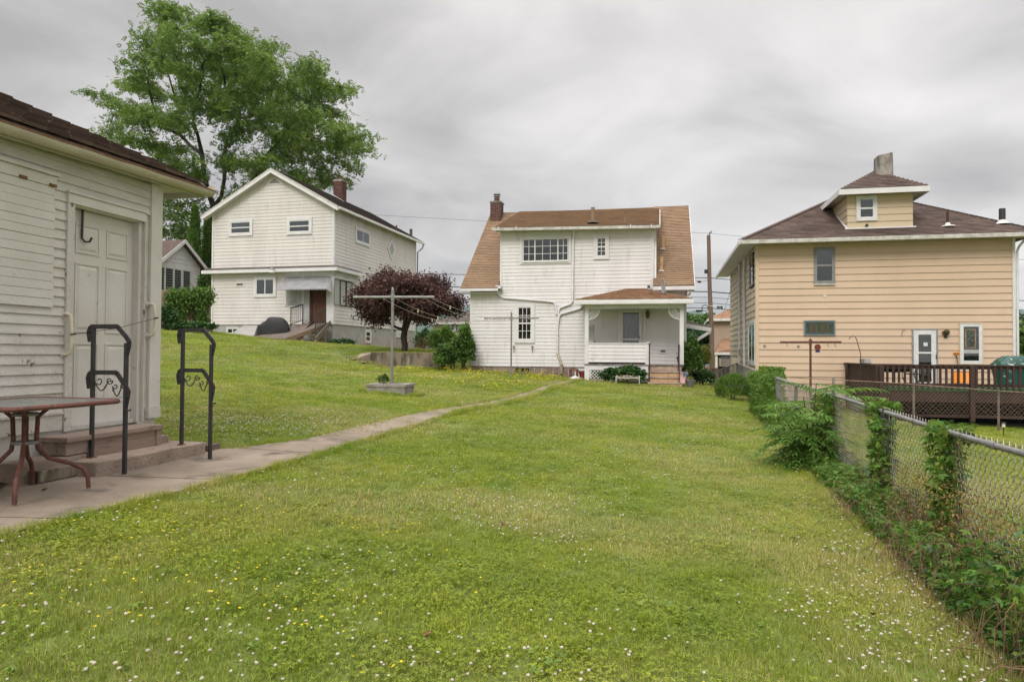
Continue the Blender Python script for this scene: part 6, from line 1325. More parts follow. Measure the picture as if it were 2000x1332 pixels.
# ================================================================== plants
M_LOC = mat('locust_leaf', (0.12, 0.21, 0.045), 0.7, (0.19, 0.28, 0.055), 0.35, island=0.35, transl=0.35, coord='World', hue=0.02)
M_LOCD = mat('dark_tree_leaf', (0.030, 0.075, 0.022), 0.7, (0.045, 0.10, 0.03), 0.5, island=0.35, transl=0.25, coord='World', hue=0.02)
M_PURP = mat('purple_plum_leaf', (0.085, 0.040, 0.038), 0.6, (0.125, 0.064, 0.052), 1.2, island=0.5, transl=0.3, coord='World', hue=0.02)
M_SHRUB = mat('mid_green_leaf', (0.055, 0.12, 0.022), 0.6, (0.10, 0.18, 0.03), 1.6, island=0.4, transl=0.35, coord='World', hue=0.025)
M_LIME = mat('lime_green_leaf', (0.13, 0.23, 0.03), 0.6, (0.085, 0.17, 0.025), 2.0, island=0.35, transl=0.4, coord='World', hue=0.02)
M_DEEP = mat('deep_green_leaf', (0.030, 0.085, 0.018), 0.5, (0.055, 0.125, 0.022), 2.5, island=0.4, transl=0.25, coord='World', hue=0.02, spec=0.5)
M_VINE = mat('creeper_leaf', (0.08, 0.17, 0.028), 0.5, (0.14, 0.235, 0.035), 3.0, island=0.4, transl=0.35, coord='World', hue=0.03, col3=(0.20, 0.13, 0.03), n3=(0.63, 0.72, 1.5))
M_AIL = mat('ailanthus_leaflet', (0.095, 0.20, 0.032), 0.5, (0.155, 0.28, 0.042), 1.8, island=0.3, transl=0.4, coord='World', hue=0.02)
M_YEL = mat('yellow_green_leaf', (0.30, 0.28, 0.06), 0.7, (0.2, 0.24, 0.05), 2, island=0.3, transl=0.4, coord='World')
M_DRY = mat('dry_brown_stem', (0.20, 0.115, 0.07), 0.9, (0.12, 0.07, 0.045), 8, island=0.35)
M_STEM = mat('green_brown_stem', (0.09, 0.075, 0.04), 0.8, (0.06, 0.09, 0.03), 6)
M_ARB = mat('arborvitae_spray', (0.08, 0.17, 0.022), 0.8, (0.11, 0.20, 0.028), 1.2, island=0.4, transl=0.2, coord='World')
def rnd(n, lo, hi): return rng.uniform(lo, hi, n)
def leafcloud(name, parent, P, size, m, tmpl=LEAF1, droop=0.4, vary=0.35, kind=None):
    n = len(P); Rm = rotmats(rnd(n, 0, 6.283), rng.normal(-droop, 0.5, n), rng.normal(0, 0.6, n)); S = size * rnd(n, 1 - vary, 1 + vary)
    V, F = stamp(tmpl[0], tmpl[1], P, Rm, S); return bakemesh(name, V, F, m, parent, kind=kind)
def blob_points(n, c, r, shell=0.55, zmin=-1.0, noise=0.25):
    d = rng.normal(size=(n, 3)); d /= np.linalg.norm(d, axis=1)[:, None]; d[:, 2] = np.where(d[:, 2] < zmin, -d[:, 2], d[:, 2])
    rr = (shell + (1 - shell) * rng.random(n) ** 0.6)
    lob = 1 + noise * (np.sin(d[:, 0] * 5.1 + c[0] * 3) * np.cos(d[:, 1] * 4.3 + c[1]) + 0.6 * np.sin(d[:, 2] * 7.7 + d[:, 0] * 6 + c[0]))
    return np.array(c) + d * np.array(r) * (rr * lob)[:, None]
def shrub(name, label, cat, c, r, n, size, m, group=None, core=None, stems=6, shell=.55, zmin=-.4, noise=.2, tmpl=LEAF1, droop=.4):
    t = thing(name, label, cat, (c[0], c[1], gz(c[0], c[1]) - .05), group=group); cz = c[2] - t.location.z
    P = blob_points(n, (0, 0, cz), r, shell, zmin, noise); P[:, 2] = np.maximum(P[:, 2], .04); leafcloud('foliage', t, P, size, m, tmpl, droop)
    for k in range(stems):
        a = rng.uniform(0, 6.28); rr = rng.uniform(.2, .8); e = (r[0] * rr * math.cos(a) * .7, r[1] * rr * math.sin(a) * .7, cz + r[2] * rng.uniform(.0, .7))
        MB().tube([(0.04 * math.cos(a), .04 * math.sin(a), 0), (e[0] * .4, e[1] * .4, e[2] * .5), e], [.018, .013, .005], 5).build('stem', M_STEM, t, True)
    return t
# ---- trees by space colonisation
def grow(roots, attr, step=0.5, kill=1.0, infl=5.0, iters=140):
    pos, par = [], []
    for line in roots:                       # polylines, (index of parent polyline, points)
        for k, p in enumerate(line[1]):
            pos.append(np.array(p, float)); par.append((len(pos) - 2) if k else line[0])
    pos = list(pos); A = np.array(attr, float)
    for _ in range(iters):
        if len(A) == 0: break
        P = np.array(pos); D2 = ((A[:, None] - P[None]) ** 2).sum(-1); j = D2.argmin(1); d = np.sqrt(D2[np.arange(len(A)), j])
        ok = d < infl
        if not ok.any(): break
        new = False
        for node in np.unique(j[ok]):
            v = (A[ok & (j == node)] - P[node]); v = (v / np.linalg.norm(v, axis=1)[:, None]).sum(0); L_ = np.linalg.norm(v)
            if L_ < 1e-6: continue
            q = P[node] + v / L_ * step + rng.normal(0, step * .12, 3)
            pos.append(q); par.append(int(node)); new = True
        P2 = np.array(pos[len(P):])
        if len(P2): A = A[(((A[:, None] - P2[None]) ** 2).sum(-1).min(1) > kill ** 2)]
        if not new: break
    return np.array(pos), np.array(par)
def branch_mesh(pos, par, tip=0.02, power=2.3, rmax=0.6, sides=5):
    n = len(pos); w = np.zeros(n); kids = np.bincount(par[par >= 0], minlength=n); order = range(n - 1, -1, -1)
    for i in order:
        if kids[i] == 0: w[i] = tip ** power
        if par[i] >= 0: w[par[i]] += w[i]
    r = np.minimum(w ** (1 / power), rmax); V, F = [], []
    for i in range(n):
        p = par[i]
        if p < 0: continue
        a, b = pos[p], pos[i]; t = b - a; L_ = np.linalg.norm(t)
        if L_ < 1e-6: continue
        t = t / L_; u = np.cross(t, [0.3, 0.2, 1.0]); u /= np.linalg.norm(u) + 1e-9; v = np.cross(t, u); k = len(V)
        ra = min(r[p], r[i] * 1.35); s_ = sides if r[i] > .05 else 3
        for (c_, rr) in ((a - t * ra * .3, ra), (b, r[i])):
            for j in range(s_): an = 6.2832 * j / s_; V.append(c_ + (u * math.cos(an) + v * math.sin(an)) * rr)
        for j in range(s_): F.append((k + j, k + (j + 1) % s_, k + s_ + (j + 1) % s_, k + s_ + j))
    return np.array(V), np.array(F), r, kids
def tree(name, label, base, roots, attr, leaf_m, bark_m, leaf, leaf_n, spread, group=None, step=.5, kill=1.0, tip=.02, rmax=.6, tmpl=LEAF1, droop=.8, power=2.3, flat=.5, infl=5.0, cat='tree'):
    t = thing(name, label, cat, tuple(base), group=group); b = np.array(base)
    pos, par = grow([(i, [np.array(p) - b for p in L_]) for i, L_ in roots], np.array(attr) - b, step, kill, infl)
    V, F, r, kids = branch_mesh(pos, par, tip, power, rmax); bakemesh('trunk', V, F, bark_m, t, True)
    tips = pos[r < tip * 2.6]; k = max(1, leaf_n // max(len(tips), 1)); P = np.repeat(tips, k, 0); P = P + rng.normal(0, 1, P.shape) * np.array([spread, spread, spread * flat])
    P = P[:leaf_n]; P[:, 2] = np.maximum(P[:, 2], .1); leafcloud('crown', t, P, leaf, leaf_m, tmpl, droop); return t
# the big locust behind the gable house
TY = 50.0
puffs = [(350,22,55,22),(310,40,35,20),(420,45,50,24),(300,75,45,28),(360,80,70,35),(450,85,60,28),(515,95,50,24),(280,120,45,28),(350,130,60,35),(430,130,70,32),(520,135,60,28),(590,125,45,24),(630,160,35,22),(255,165,38,24),(310,175,50,28),(225,195,35,18),(390,180,60,30),(480,175,60,28),(560,175,55,26),(620,195,45,22),(655,175,28,14),(640,225,45,22),(580,220,55,24),(500,220,55,24),(300,215,45,22),(350,235,40,22),(240,215,28,12),(430,225,45,22),(680,265,40,18),(705,285,22,14),(630,270,55,24),(560,265,50,24),(470,265,40,20),(225,258,28,14),(270,272,45,20),(310,290,38,18),(600,310,60,24),(660,320,40,20),(540,310,45,22),(690,305,26,14),(640,352,40,18),(590,345,40,18),(665,350,18,10),(500,330,32,18),(330,320,38,16),(360,345,30,18),(300,385,35,22),(335,420,45,24),(370,300,25,14),(560,365,30,14),(610,378,22,12),(450,310,26,14),(525,355,35,16),(330,455,40,20),(300,440,25,20),(395,205,30,18),(455,150,40,20)]
attr = []
for (px, py, rx, ry) in puffs:
    e = abs(px - 450) / 280; dep = 7.0 * math.sqrt(max(.05, 1 - min(e, .97) ** 2)) * (.55 if py > 330 else 1)
    for rep in range(2):
        Yc = TY + rng.uniform(-dep, dep); c = at(px + (8 if rep else -4), py + (6 if rep else -3), Yc); s_ = Yc / FPX
        k = int(7 + rx * ry / 75); d = rng.normal(0, .43, (k, 3)); attr.append(np.array(c) + d * np.array([rx * s_, rx * s_ * .9, ry * s_ * .75]))
attr = np.concatenate(attr)
tb_ = at(418, 520, TY); tb_.z = 1.0
def TP3(px, py, Y=TY): return np.array(at(px, py, Y))
roots = [(-1, [np.array(tb_)] + [TP3(420, 440), TP3(418, 405)]),
         (2, [TP3(410, 385), TP3(400, 350), TP3(394, 300), TP3(386, 265, TY - 1), TP3(378, 240, TY - 2)]),
         (2, [TP3(432, 385, TY + .5), TP3(438, 350, TY + .8), TP3(438, 300, TY + 1), TP3(445, 270, TY + 1.5), TP3(466, 240, TY + 2)]),
         (2, [TP3(470, 380, TY + 2), TP3(505, 340, TY + 2.5), TP3(520, 305, TY + 2), TP3(545, 275, TY + 1)]),
         (5, [TP3(372, 285, TY + .5), TP3(350, 262, TY + 1), TP3(320, 250, TY + 1)]),
         (4, [TP3(378, 325, TY + 1), TP3(355, 335, TY + 2), TP3(335, 360, TY + 2)])]
FRT = frond_template(3, .8, .22, .5, .12)
tree('locust_tree', 'huge spreading locust tree towering behind the white gable house', tb_, roots, attr, M_LOC, M_BARK, .35, 21500, .46, step=.62, kill=1.0, tip=.022, rmax=.62, tmpl=FRT, droop=.35, power=2.15, flat=.38, infl=7)
# darker tree lower behind
q = at(325, 470, 54); tree('dark_tree', 'darker broadleaf tree below the big locust, behind the sunroom roof', (q.x, q.y, 1.5), [(-1, [np.array((q.x, q.y, 1.5)), np.array((q.x, q.y, 4.0))])], np.array([q.x - 1, q.y, 6.5]) + rng.normal(0, 1, (200, 3)) * np.array([3.4, 2, 1.7]), M_LOCD, M_BARK, .34, 14000, .45, droop=.5, rmax=.25)
# arborvitae
for i, (px, pt, lab) in enumerate(((378, 405, 'taller slim arborvitae between the sunroom and the gable house'), (404, 425, 'shorter arborvitae touching the left edge of the gable house'))):
    Yb = 43 + i * 1.2; b = at(px, 600, Yb); g = gz(b.x, b.y); h = at(px, pt, Yb).z - g; t = thing('arborvitae', lab, 'tree', (b.x, b.y, g), group='arborvitae beside the gable house'); n = 9000
    z = rng.random(n) ** .8; a = rnd(n, 0, 6.28); r_ = (1 - z) ** .6 * .62 * (z + .25) ** .15 * (1 + .14 * np.sin(a * 5 + z * 22)) * rnd(n, .72, 1.05); P = np.stack([r_ * np.cos(a), r_ * np.sin(a), z * h], 1)
    leafcloud('foliage', t, P, .26, M_ARB, ([(0, 0, 0), (.16, .5, 0), (0, 1, 0), (-.16, .5, 0)], [(0, 1, 2, 3)]), droop=-1.1); MB().tube([(0, 0, 0), (0, 0, h * .8)], [.1, .03], 8).build('trunk', M_BARK, t, True)
# purple-leaved tree
YP = 30.5; q = at(790, 678, YP); g = gz(q.x, q.y); pc = at(797, 598, YP); R_ = 104 * YP / FPX
attr = []
for _ in range(100):
    a, e = rng.uniform(0, 6.28), rng.uniform(-.5, 1.3); rr = rng.uniform(.45, 1); attr.append(np.array(pc) + np.array([math.cos(a) * math.cos(e) * R_ * rr, math.sin(a) * math.cos(e) * R_ * .9 * rr, math.sin(e) * R_ * .50 * rr - .0]) + rng.normal(0, .18, (9, 3)) + np.array([0, 0, 0.16 * abs(rng.normal())]) * (e > .5))
attr = np.concatenate(attr)
tree('purple_plum_tree', 'round purple-leaved plum tree with dense dark crown beside the retaining wall', (q.x, q.y, g - .1), [(-1, [np.array((q.x, q.y, g - .1)), np.array((q.x + .02, q.y, g + .35)), np.array((q.x - .03, q.y, g + .62))])], attr, M_PURP, M_BARK, .125, 52000, .19, step=.22, kill=.3, tip=.0145, rmax=.17, droop=.3, power=2.1, flat=.8, infl=3)
# bushes and plants at the centre
q = at(865, 690, 36); shrub('round_shrub', 'pale green rounded shrub seen past the purple tree', 'shrub', (q.x, q.y, at(866, 668, 36).z), (.78, .7, .78), 5200, .10, M_LIME)
q = at(828, 690, 38); shrub('dark_hedge', 'dark green hedge between the brick pillar and the pale shrub', 'hedge', (q.x, q.y, at(830, 668, 38).z), (.5, .6, .7), 2500, .11, M_DEEP)
for (px, py, rx, rz, n, mm, lab) in ((884, 694, .62, .56, 3800, M_SHRUB, 'leafy shrub hiding the end of the retaining wall'), (905, 688, .5, .78, 4200, M_SHRUB, 'taller wild shrub against the corner of the white house'), (868, 705, .40, .30, 1700, M_LIME, 'low light green weeds at the end of the retaining wall'), (908, 660, .26, .62, 700, M_LIME, 'tall thin sapling rising above the shrubs by the house corner')):
    q = at(px, py, 27.4); shrub('wild_shrub', lab, 'shrub', (q.x, q.y, q.z), (rx, .5, rz), n, .11, mm, group='wild shrubs beside the house corner')
q = FC.w(FC.f(1221, 731, -2.15)[0], -2.3, 0); zc_ = at(1221, 733, q.y).z; shrub('foundation_shrub', 'broad deep green leafy shrub growing in front of the porch lattice', 'shrub', (q.x, q.y, zc_), (.80, .38, .33), 3600, .115, M_DEEP, noise=.15)
q = at(1349, 715, 25.3); shrub('leafy_bush', 'tall deep green bush beside the porch steps handrail', 'shrub', (q.x, q.y, at(1350, 706, 25.3).z), (.43, .42, .86), 4600, .11, M_SHRUB, noise=.12)
q = at(1370, 735, 26); shrub('low_greenery', 'low dark greenery spilling beside the flower pot toward the stump', 'shrub', (q.x, q.y, at(1370, 738, 26).z), (.50, .5, .32), 2200, .10, M_DEEP)
q = at(1374, 700, 36); shrub('yellow_shrub', 'pale yellow flowering shrub between the porch bush and the utility pole', 'shrub', (q.x, q.y, at(1374, 698, 36).z), (.42, .4, .60), 1700, .09, M_YEL)
for k, (px, py, Y, r_, mm, lab) in enumerate(((1352, 660, 60, 2.2, M_LOCD, 'dark green tree beyond the brown door hood'), (1372, 668, 56, 1.8, M_LOCD, 'dark green tree just before the utility pole'), (1345, 645, 70, 2.3, M_SHRUB, 'light green treetop above the door hood'), (1992, 660, 48, 2.4, M_LOCD, 'dark tree beyond the far corner of the tan house'), (1997, 690, 40, 1.6, M_SHRUB, 'shrub behind the covered grill beyond the tan house'))):
    q = at(px, py, Y); gb = gz(q.x, q.y); tree('distant_tree', lab, (q.x, q.y, min(gb, q.z - r_ - 1)), [(-1, [np.array((q.x, q.y, min(gb, q.z - r_ - 1))), np.array((q.x, q.y, q.z - r_ * .6))])], np.array(q) + rng.normal(0, .5, (90, 3)) * r_ * np.array([1, 1, .9]), mm, M_BARK, .30, 4500, .35, group='distant trees past the houses', droop=.4, rmax=.2)
q = at(1432, 745, 21.5); shrub('round_bush', 'bright green rounded bush on the lawn edge before the stump', 'shrub', (q.x, q.y, gz(q.x, q.y) + .28), (.56, .5, .50), 6500, .075, M_LIME, noise=.05, shell=.75, tmpl=([(0, 0, 0), (.12, .5, 0), (0, 1.1, 0), (-.12, .5, 0)], [(0, 1, 2, 3)]), droop=-.9)
# plants at the wooden fence
tvf = thing('fence_creeper', 'green creeper draped over the board fence and the gable house corner', 'vine', (fb.x, fb.y, gz(fb.x, fb.y)))
Pv = []
for _ in range(90):
    px = rng.uniform(333, 412); py = rng.uniform(566, 590); q = at(px, py, 31.2 + (px - 285) / 62.5); Pv.append(np.array(q) + rng.normal(0, .13, (40, 3)))
for (x0, x1) in ((345, 358), (388, 400)):
    for _ in range(28): px = rng.uniform(x0, x1) + rng.normal(0, 3); py = rng.uniform(585, 638); q = at(px, py, 31.15 + (px - 285) / 62.5); Pv.append(np.array(q) + rng.normal(0, .11, (34, 3)))
Pv = np.concatenate(Pv) - np.array(tvf.location); leafcloud('foliage', tvf, Pv, .13, M_VINE, droop=.9); MB().tube([(-.8, -.2, 0), (-.7, -.15, .9), (-.75, -.1, 1.7)], .02, 6).build('stem', M_STEM, tvf, True)
for (px, py, rx, rz, n, lab) in ((322, 620, .62, .50, 2600, 'broad-leaved hosta clump at the left part of the board fence'), (372, 637, 1.25, .16, 3000, 'low row of glossy groundcover along the stone curb')):
    q = at(px, py, 31.0); shrub('fence_plant', lab, 'plant', (q.x, q.y, max(q.z, gz(q.x, q.y) + .15)), (rx, .35, rz), n, .14, M_DEEP, group='plants at the foot of the board fence', stems=3)
q = at(402, 560, 39); shrub('pale_bush', 'greyish green bush filling the gap between sunroom and gable house', 'shrub', (q.x, q.y, at(402, 580, 39).z), (.5, .5, 1.4), 3500, .12, M_SHRUB)
q = at(668, 665, 35.3); shrub('weed_patch', 'small leafy weeds at the foot of the gable house foundation', 'plant', (q.x, q.y, gz(q.x, q.y) + .12), (.75, .2, .2), 900, .1, M_DEEP, stems=2)
q = at(770, 672, 34); 
tr = thing('dry_stalks', 'dry reddish stalks against the gable house foundation by the plum tree', 'plant', (q.x, q.y, gz(q.x, q.y)))
mb = MB()
for _ in range(70): x = rng.uniform(-1.7, 1.9); h = rng.uniform(.3, .75); y = rng.uniform(-.2, .2); mb.tube([(x, y, 0), (x + rng.uniform(-.12, .12), y, h * .6), (x + rng.uniform(-.25, .25), y, h)], .006, 3)
mb.build('stalks', mat('pinkish_dry_stalk', (.36, .2, .15), .9, island=.2), tr)
# ================================================================== retaining wall
rw = thing('retaining_wall', 'low mossy concrete retaining wall holding up the lawn under the plum tree', 'retaining wall')
def wallpts():
    pts = []
    for t in np.linspace(0, 1, 14): x = RWX0 + (RWX1 - RWX0) * t; pts.append((x, RWY - .02 * math.sin(t * 9)))
    return pts
wp = wallpts(); V, F = [], []
for k, (x, y) in enumerate(wp):
    zt = at(1000 + FPX * x / y, 690, y).z * 0 + 1.07 + .03 * math.sin(k); zt = 1.10 - .02 * k / 13
    j = rng.uniform(-.015, .015); V += [(x, y - .17 + j, gz(x, y - .5) - .25), (x, y - .15 + j, zt), (x, y + .10, zt + .01), (x, y + .10, .0)]
for k in range(len(wp) - 1): a = 4 * k; F += [(a, a + 4, a + 5, a + 1), (a + 1, a + 5, a + 6, a + 2), (a + 2, a + 6, a + 7, a + 3)]
F += [(0, 1, 2, 3), (len(V) - 4, len(V) - 3, len(V) - 2, len(V) - 1)]
mb = MB(); mb.v = V; mb.f = F; mb.build('wall', M_STONE, rw)
x, y = wp[0]; mb = MB(); mb.hexa([(x - .42, y - .75, .1), (x + .0, y - .20, .1), (x + .0, y + .1, .1), (x - .5, y - .2, .1), (x - .42, y - .78, gz(x - .42, y - .7) + .12), (x + .02, y - .20, 1.08), (x + .02, y + .1, 1.09), (x - .45, y - .1, 1.06)]); mb.build('end_block', M_PINKC, rw, bevel=.03)
for (dx, dy, s_) in ((-.55, -1.0, .16), (-.2, -.85, .13), (-.75, -.9, .1)): 
    st_ = thing('fieldstone', 'rough stone lying by the broken end of the retaining wall', 'stone', (x + dx, y + dy, gz(x + dx, y + dy)), group='stones by the retaining wall'); o = MB().lathe((0, 0, -.03), [(s_ * .7, 0), (s_, s_ * .4), (s_ * .75, s_ * .9), (s_ * .2, s_ * 1.1)], 8, 1.2, .8).build('stone', M_STONE, st_); st_['label'] = {.16: 'largest rough fieldstone nearest us by the broken wall end', .13: 'middle-sized rough stone touching the broken wall end', .1: 'smallest rough stone on the grass beyond the broken wall end'}[s_]
# ================================================================== clothesline posts, planter, lines
def tpost(name, label, px_, Y, zbase, ztop, width, r, m, barpx=None, tilt=0, grp=None, yaw=0, drop=.17):
    q = at(px_, 690, Y); t = thing(name, label, 'clothesline post', (q.x, q.y, zbase), yaw, grp); h = ztop - zbase
    MB().tube([(0, 0, -.1), (tilt, 0, h)], r, 12).build('pole', m, t, True)
    MB().lathe((tilt, 0, h), [(r, 0), (r * .9, .03), (r * .4, .07), (.003, .085)], 10).build('pole_cap', m, t, True)
    hb = h - drop
    MB().tube([(-width[0], .01, hb - .01), (-.02, 0, hb), (width[1], -.01, hb + .005)], r * .92, 12).build('crossbar', m, t, True)
    MB().tube([(tilt - .0, 0, hb - r * 2.2), (tilt, 0, hb + r * 2.2)], r * 1.35, 12).build('collar', m, t, True)
    return t, hb
g1 = .1; YA = 16.7
A1 = at(766, 690, YA); zt1 = at(766, 567, YA).z
t1_, hb1 = tpost('clothesline_post', 'galvanised T-shaped clothesline post standing in the square concrete planter', 766, YA, gz(A1.x, A1.y) + .05, zt1, (.97, 1.02), .036, M_GALV, grp='clothesline posts', tilt=.0)
YB2 = 24.6; B1 = at(999, 690, YB2)
t2_, hb2 = tpost('clothesline_post', 'thin rusty-armed clothesline post in front of the white house window', 998.5, YB2, gz(B1.x, B1.y), at(999, 612, YB2).z, (.99, .99), .030, M_GALV, grp='clothesline posts')
YC = 19.3; t3_, hb3 = tpost('clothesline_post', 'brown rusty clothesline post beside the tan house wall', 1583, YC, gz(8.4, YC), at(1583, 666, YC).z, (.85, .86), .032, M_RUSTP, grp='clothesline posts', drop=.03)
for dx in (-.66, .5, .7): MB().tube([(dx, 0, hb3 - .03), (dx - .02, -.02, hb3 - .10), (dx + .02, -.02, hb3 - .14)], .008, 5).build('line_hook', M_RUSTP, t3_, True)
orn = thing('hanging_ornament', 'small round red ornament hanging near the brown clothesline post', 'ornament'); q = at(1597, 678, YC); MB().tube([(q.x, q.y - .02, q.z), (q.x, q.y + .02, q.z)], .085, 14).build('disc', mat('dark_red_glaze', (.22, .04, .02), .4, (.10, .05, .04), 20), orn, True); MB().tube([(q.x, q.y, q.z + .08), (q.x, q.y, t3_.location.z + hb3)], .004, 4).build('string', M_BLK, orn); MB().box(q.x - .06, q.x + .06, q.y - .01, q.y + .01, q.z - .15, q.z - .08).build('tag', mat('blue_tag', (.03, .03, .12), .5), orn)
# planter: square ring of concrete blocks with soil
pl = thing('concrete_planter', 'low square planter of lichened concrete blocks around the clothesline post', 'planter', (A1.x - .03, A1.y, gz(A1.x, A1.y) + .05), R(-8))
hx, hy, pth = .50, .42, .15
for (cx_, cy_, sx_, sy_) in ((0, -hy + pth / 2, hx, pth / 2), (0, hy - pth / 2, hx, pth / 2), (-hx + pth / 2, 0, pth / 2, hy - pth), (hx - pth / 2, 0, pth / 2, hy - pth)):
    lo = MB().box(cx_ - sx_ + .025, cx_ + sx_ - .025, cy_ - sy_ + .02, cy_ + sy_ - .02, -.12, .125).build('block', M_PLANT, pl, bevel=.008)
    MB().box(cx_ - sx_, cx_ + sx_, cy_ - sy_, cy_ + sy_, .127, .20).build('coping', M_PLANT, pl, bevel=.01)
MB().box(-hx + pth, hx - pth, -hy + pth, hy - pth, -.1, .16).build('soil', M_SOIL, pl)
q = at(741, 745, YA); shrub('planter_weed', 'bushy green weed growing inside the concrete planter', 'plant', (q.x + .1, q.y, gz(q.x, q.y) + .32), (.15, .12, .13), 200, .06, M_SHRUB, stems=4)
# lines between the two posts with pegs
def pt(t, x, h): return Vector(t.location) + Vector((x, 0, h))
Lp = []
for k, (x1, x2, sag) in enumerate(((-.25, -.82, .35), (.06, -.55, .32), (.80, .2, .30), (.98, .8, .25))):
    a, b = pt(t1_, x1, hb1 - .03), pt(t2_, x2, hb2 - .02); t = thing('clothesline', ['clothesline nearest the post with two white pegs close together', 'second clothesline from the post, hanging lower with a pale peg', 'clothesline from the middle of the arm with small knots', 'outermost clothesline tied near the end of the galvanised arm'][k], 'clothesline', group='clotheslines between the two posts')
    pts = [a.lerp(b, i / 24) - Vector((0, 0, sag * 4 * (i / 24) * (1 - i / 24))) for i in range(25)]; MB().tube(pts, .0045, 4).build('cord', mat('pale_line_cord', (.42, .38, .30), .8), t, True); Lp.append(pts)
labs = ['white wooden clothes peg, first of the close pair on the nearest line', 'white wooden clothes peg, second of the close pair on the nearest line', 'pale clothes peg standing alone on the second line', 'clothes peg near the start of the outermost line', 'clothes peg far along the nearest line by the plum tree edge', 'clothes peg halfway along the outermost line', 'clothes peg far along the second line', 'clothes peg at the start of the second line']
for k, (li, i) in enumerate(((0, 9), (0, 10), (1, 8), (3, 3), (0, 19), (3, 12), (1, 16), (1, 4))):
    p = Lp[li][i]; t = thing('clothes_peg', labs[k], 'clothes peg', tuple(p), rng.uniform(0, 1), group='clothes pegs on the lines'); mb = MB()
    for s_ in (-1, 1): mb.hexa([(s_ * .003, -.008, .02), (s_ * .010, -.008, .02), (s_ * .010, .008, .02), (s_ * .003, .008, .02), (s_ * .004, -.008, -.075), (s_ * .016, -.008, -.075), (s_ * .016, .008, -.075), (s_ * .004, .008, -.075)])
    mb.build('peg', mat('bleached_peg_wood', (.62, .58, .5), .8), t)
for k in range(12):
    x = -.95 + k * .09 + rng.uniform(-.02, .02); MB().tube([(x, -.01, hb2 - .02), (x + rng.uniform(-.02, .02), -.02, hb2 - .12)], .006, 4).build('hanging_peg', M_TANW, t2_)
# porch corner clutter
b = FC.f(1122, 735, -1.0); ft = thing('plant_stand', 'rusty brown stand and white folded base beside the porch', 'plant stand', M=FC.M @ Matrix.Translation((b[0], -1.2, gz(*FC.w(b[0], -1.2, 0).to_2d()) - FC.o.z)))
hh = FC.f(1122, 721, -1.2)[1] + FC.o.z - ft.matrix_world.translation.z
M_RB = mat('rust_brown_wood', (.20, .075, .045), .8, (.13, .05, .03), 5)
MB().box(-.17, .17, -.15, .15, hh - .04, hh).build('top', M_RB, ft); 
for sx_ in (-.13, .13): MB().box(sx_ - .03, sx_ + .03, -.13, .13, 0, hh - .041).build('leg', M_RB, ft)
MB().tube([(.08, -.2, 0.05), (.08, -.2, hh * .75)], .022, 8).build('white_stem', M_WHITE, ft, True); MB().lathe((.08, -.2, 0), [(.24, 0), (.2, .05), (.05, .1), (.03, .12)], 12).build('white_foot', M_WHITE, ft, True)
b = FC.f(1138, 733, -1.0); rp = thing('red_pot', 'dull red flower pot standing against the porch foundation', 'flower pot', M=FC.M @ Matrix.Translation((b[0], -1.0, gz(*FC.w(b[0], -1.0, 0).to_2d()) - FC.o.z))); MB().lathe((0, 0, 0), [(.10, 0), (.15, .25), (.17, .25), (.17, .3), (.14, .3), (.12, .27)], 14).build('pot', mat('dull_red_clay', (.25, .05, .035), .7), rp, True)
bx = FC.f(1226, 742, -2.9); gb = gz(*FC.w(bx[0], -2.9, 0).to_2d()); bas = thing('basket_planter', 'shallow white wire planter filled with dried moss before the porch shrub', 'planter', M=FC.M @ Matrix.Translation((bx[0], -2.9, gb - FC.o.z)))
for x in (-.40, .40):
    for y in (-.1, .1): MB().tube([(x, y, 0), (x, y, .27), (x * .92, y, .30)], .011, 6).build('leg', M_WHITE, bas, True)
MB().tube([(x, y, .22) for x, y in rrect(.40, .11, .05, 3)], .011, 6, closed=True).build('rim', M_WHITE, bas, True)
P = np.stack([rnd(900, -.38, .38), rnd(900, -.1, .1), .15 + rnd(900, -.03, .1)], 1); P[:, 2] += .05 * np.cos(P[:, 0] * 4); leafcloud('dried_moss', bas, P, .05, mat('dried_moss', (.36, .31, .22), .9, island=.3), droop=.2)
# flag and pot
b = FC.f(1346, 751, -2.4); gb = gz(*FC.w(b[0], -2.4, 0).to_2d()); po = thing('flower_pot', 'grey flower pot beside the small flag at the porch bush', 'flower pot', M=FC.M @ Matrix.Translation((b[0] + .05, -2.4, gb - FC.o.z))); MB().lathe((0, 0, 0), [(.10, 0), (.155, .22), (.17, .22), (.165, .25), (.14, .25), (.13, .2)], 16).build('pot', mat('grey_plastic_pot', (.14, .14, .15), .6), po, True)
leafcloud('plant', po, blob_points(120, (0, 0, .28), (.12, .12, .08)), .06, M_YEL)
fl = thing('garden_flag', 'small red, white and blue striped flag with stars on a thin stick by the pot', 'flag', M=FC.M @ Matrix.Translation((b[0] - .12, -2.45, gb - FC.o.z)))
MB().tube([(0, 0, -.02), (.02, 0, .62)], .007, 6).build('stick', M_TANW, fl, True)
MR, MW, MBU = mat('flag_red', (.42, .03, .04), .8), mat('flag_white', (.68, .66, .64), .8), mat('flag_blue', (.03, .05, .16), .8)
def flagp(u, v): return (-.0 - v * .20 + .02 * math.sin(u * 5), -.02 * math.sin(u * 7 + v * 3) - .01, .55 - u * .42 + v * .03 - .06 * v)
for k in range(13):
    mb = MB(); v0, v1 = k / 13, (k + 1) / 13 - .004; ust = .42 if k < 7 else 0; n_ = 8; V, F = [], []
    for i in range(n_ + 1): u = ust + (1 - ust) * i / n_; V += [flagp(u, v0), flagp(u, v1)]
    for i in range(n_): F.append((2 * i, 2 * i + 2, 2 * i + 3, 2 * i + 1))
    mb.add(V, F); mb.build('stripe', MR if k % 2 == 0 else MW, fl)
mb = MB(); V = []; n_ = 6
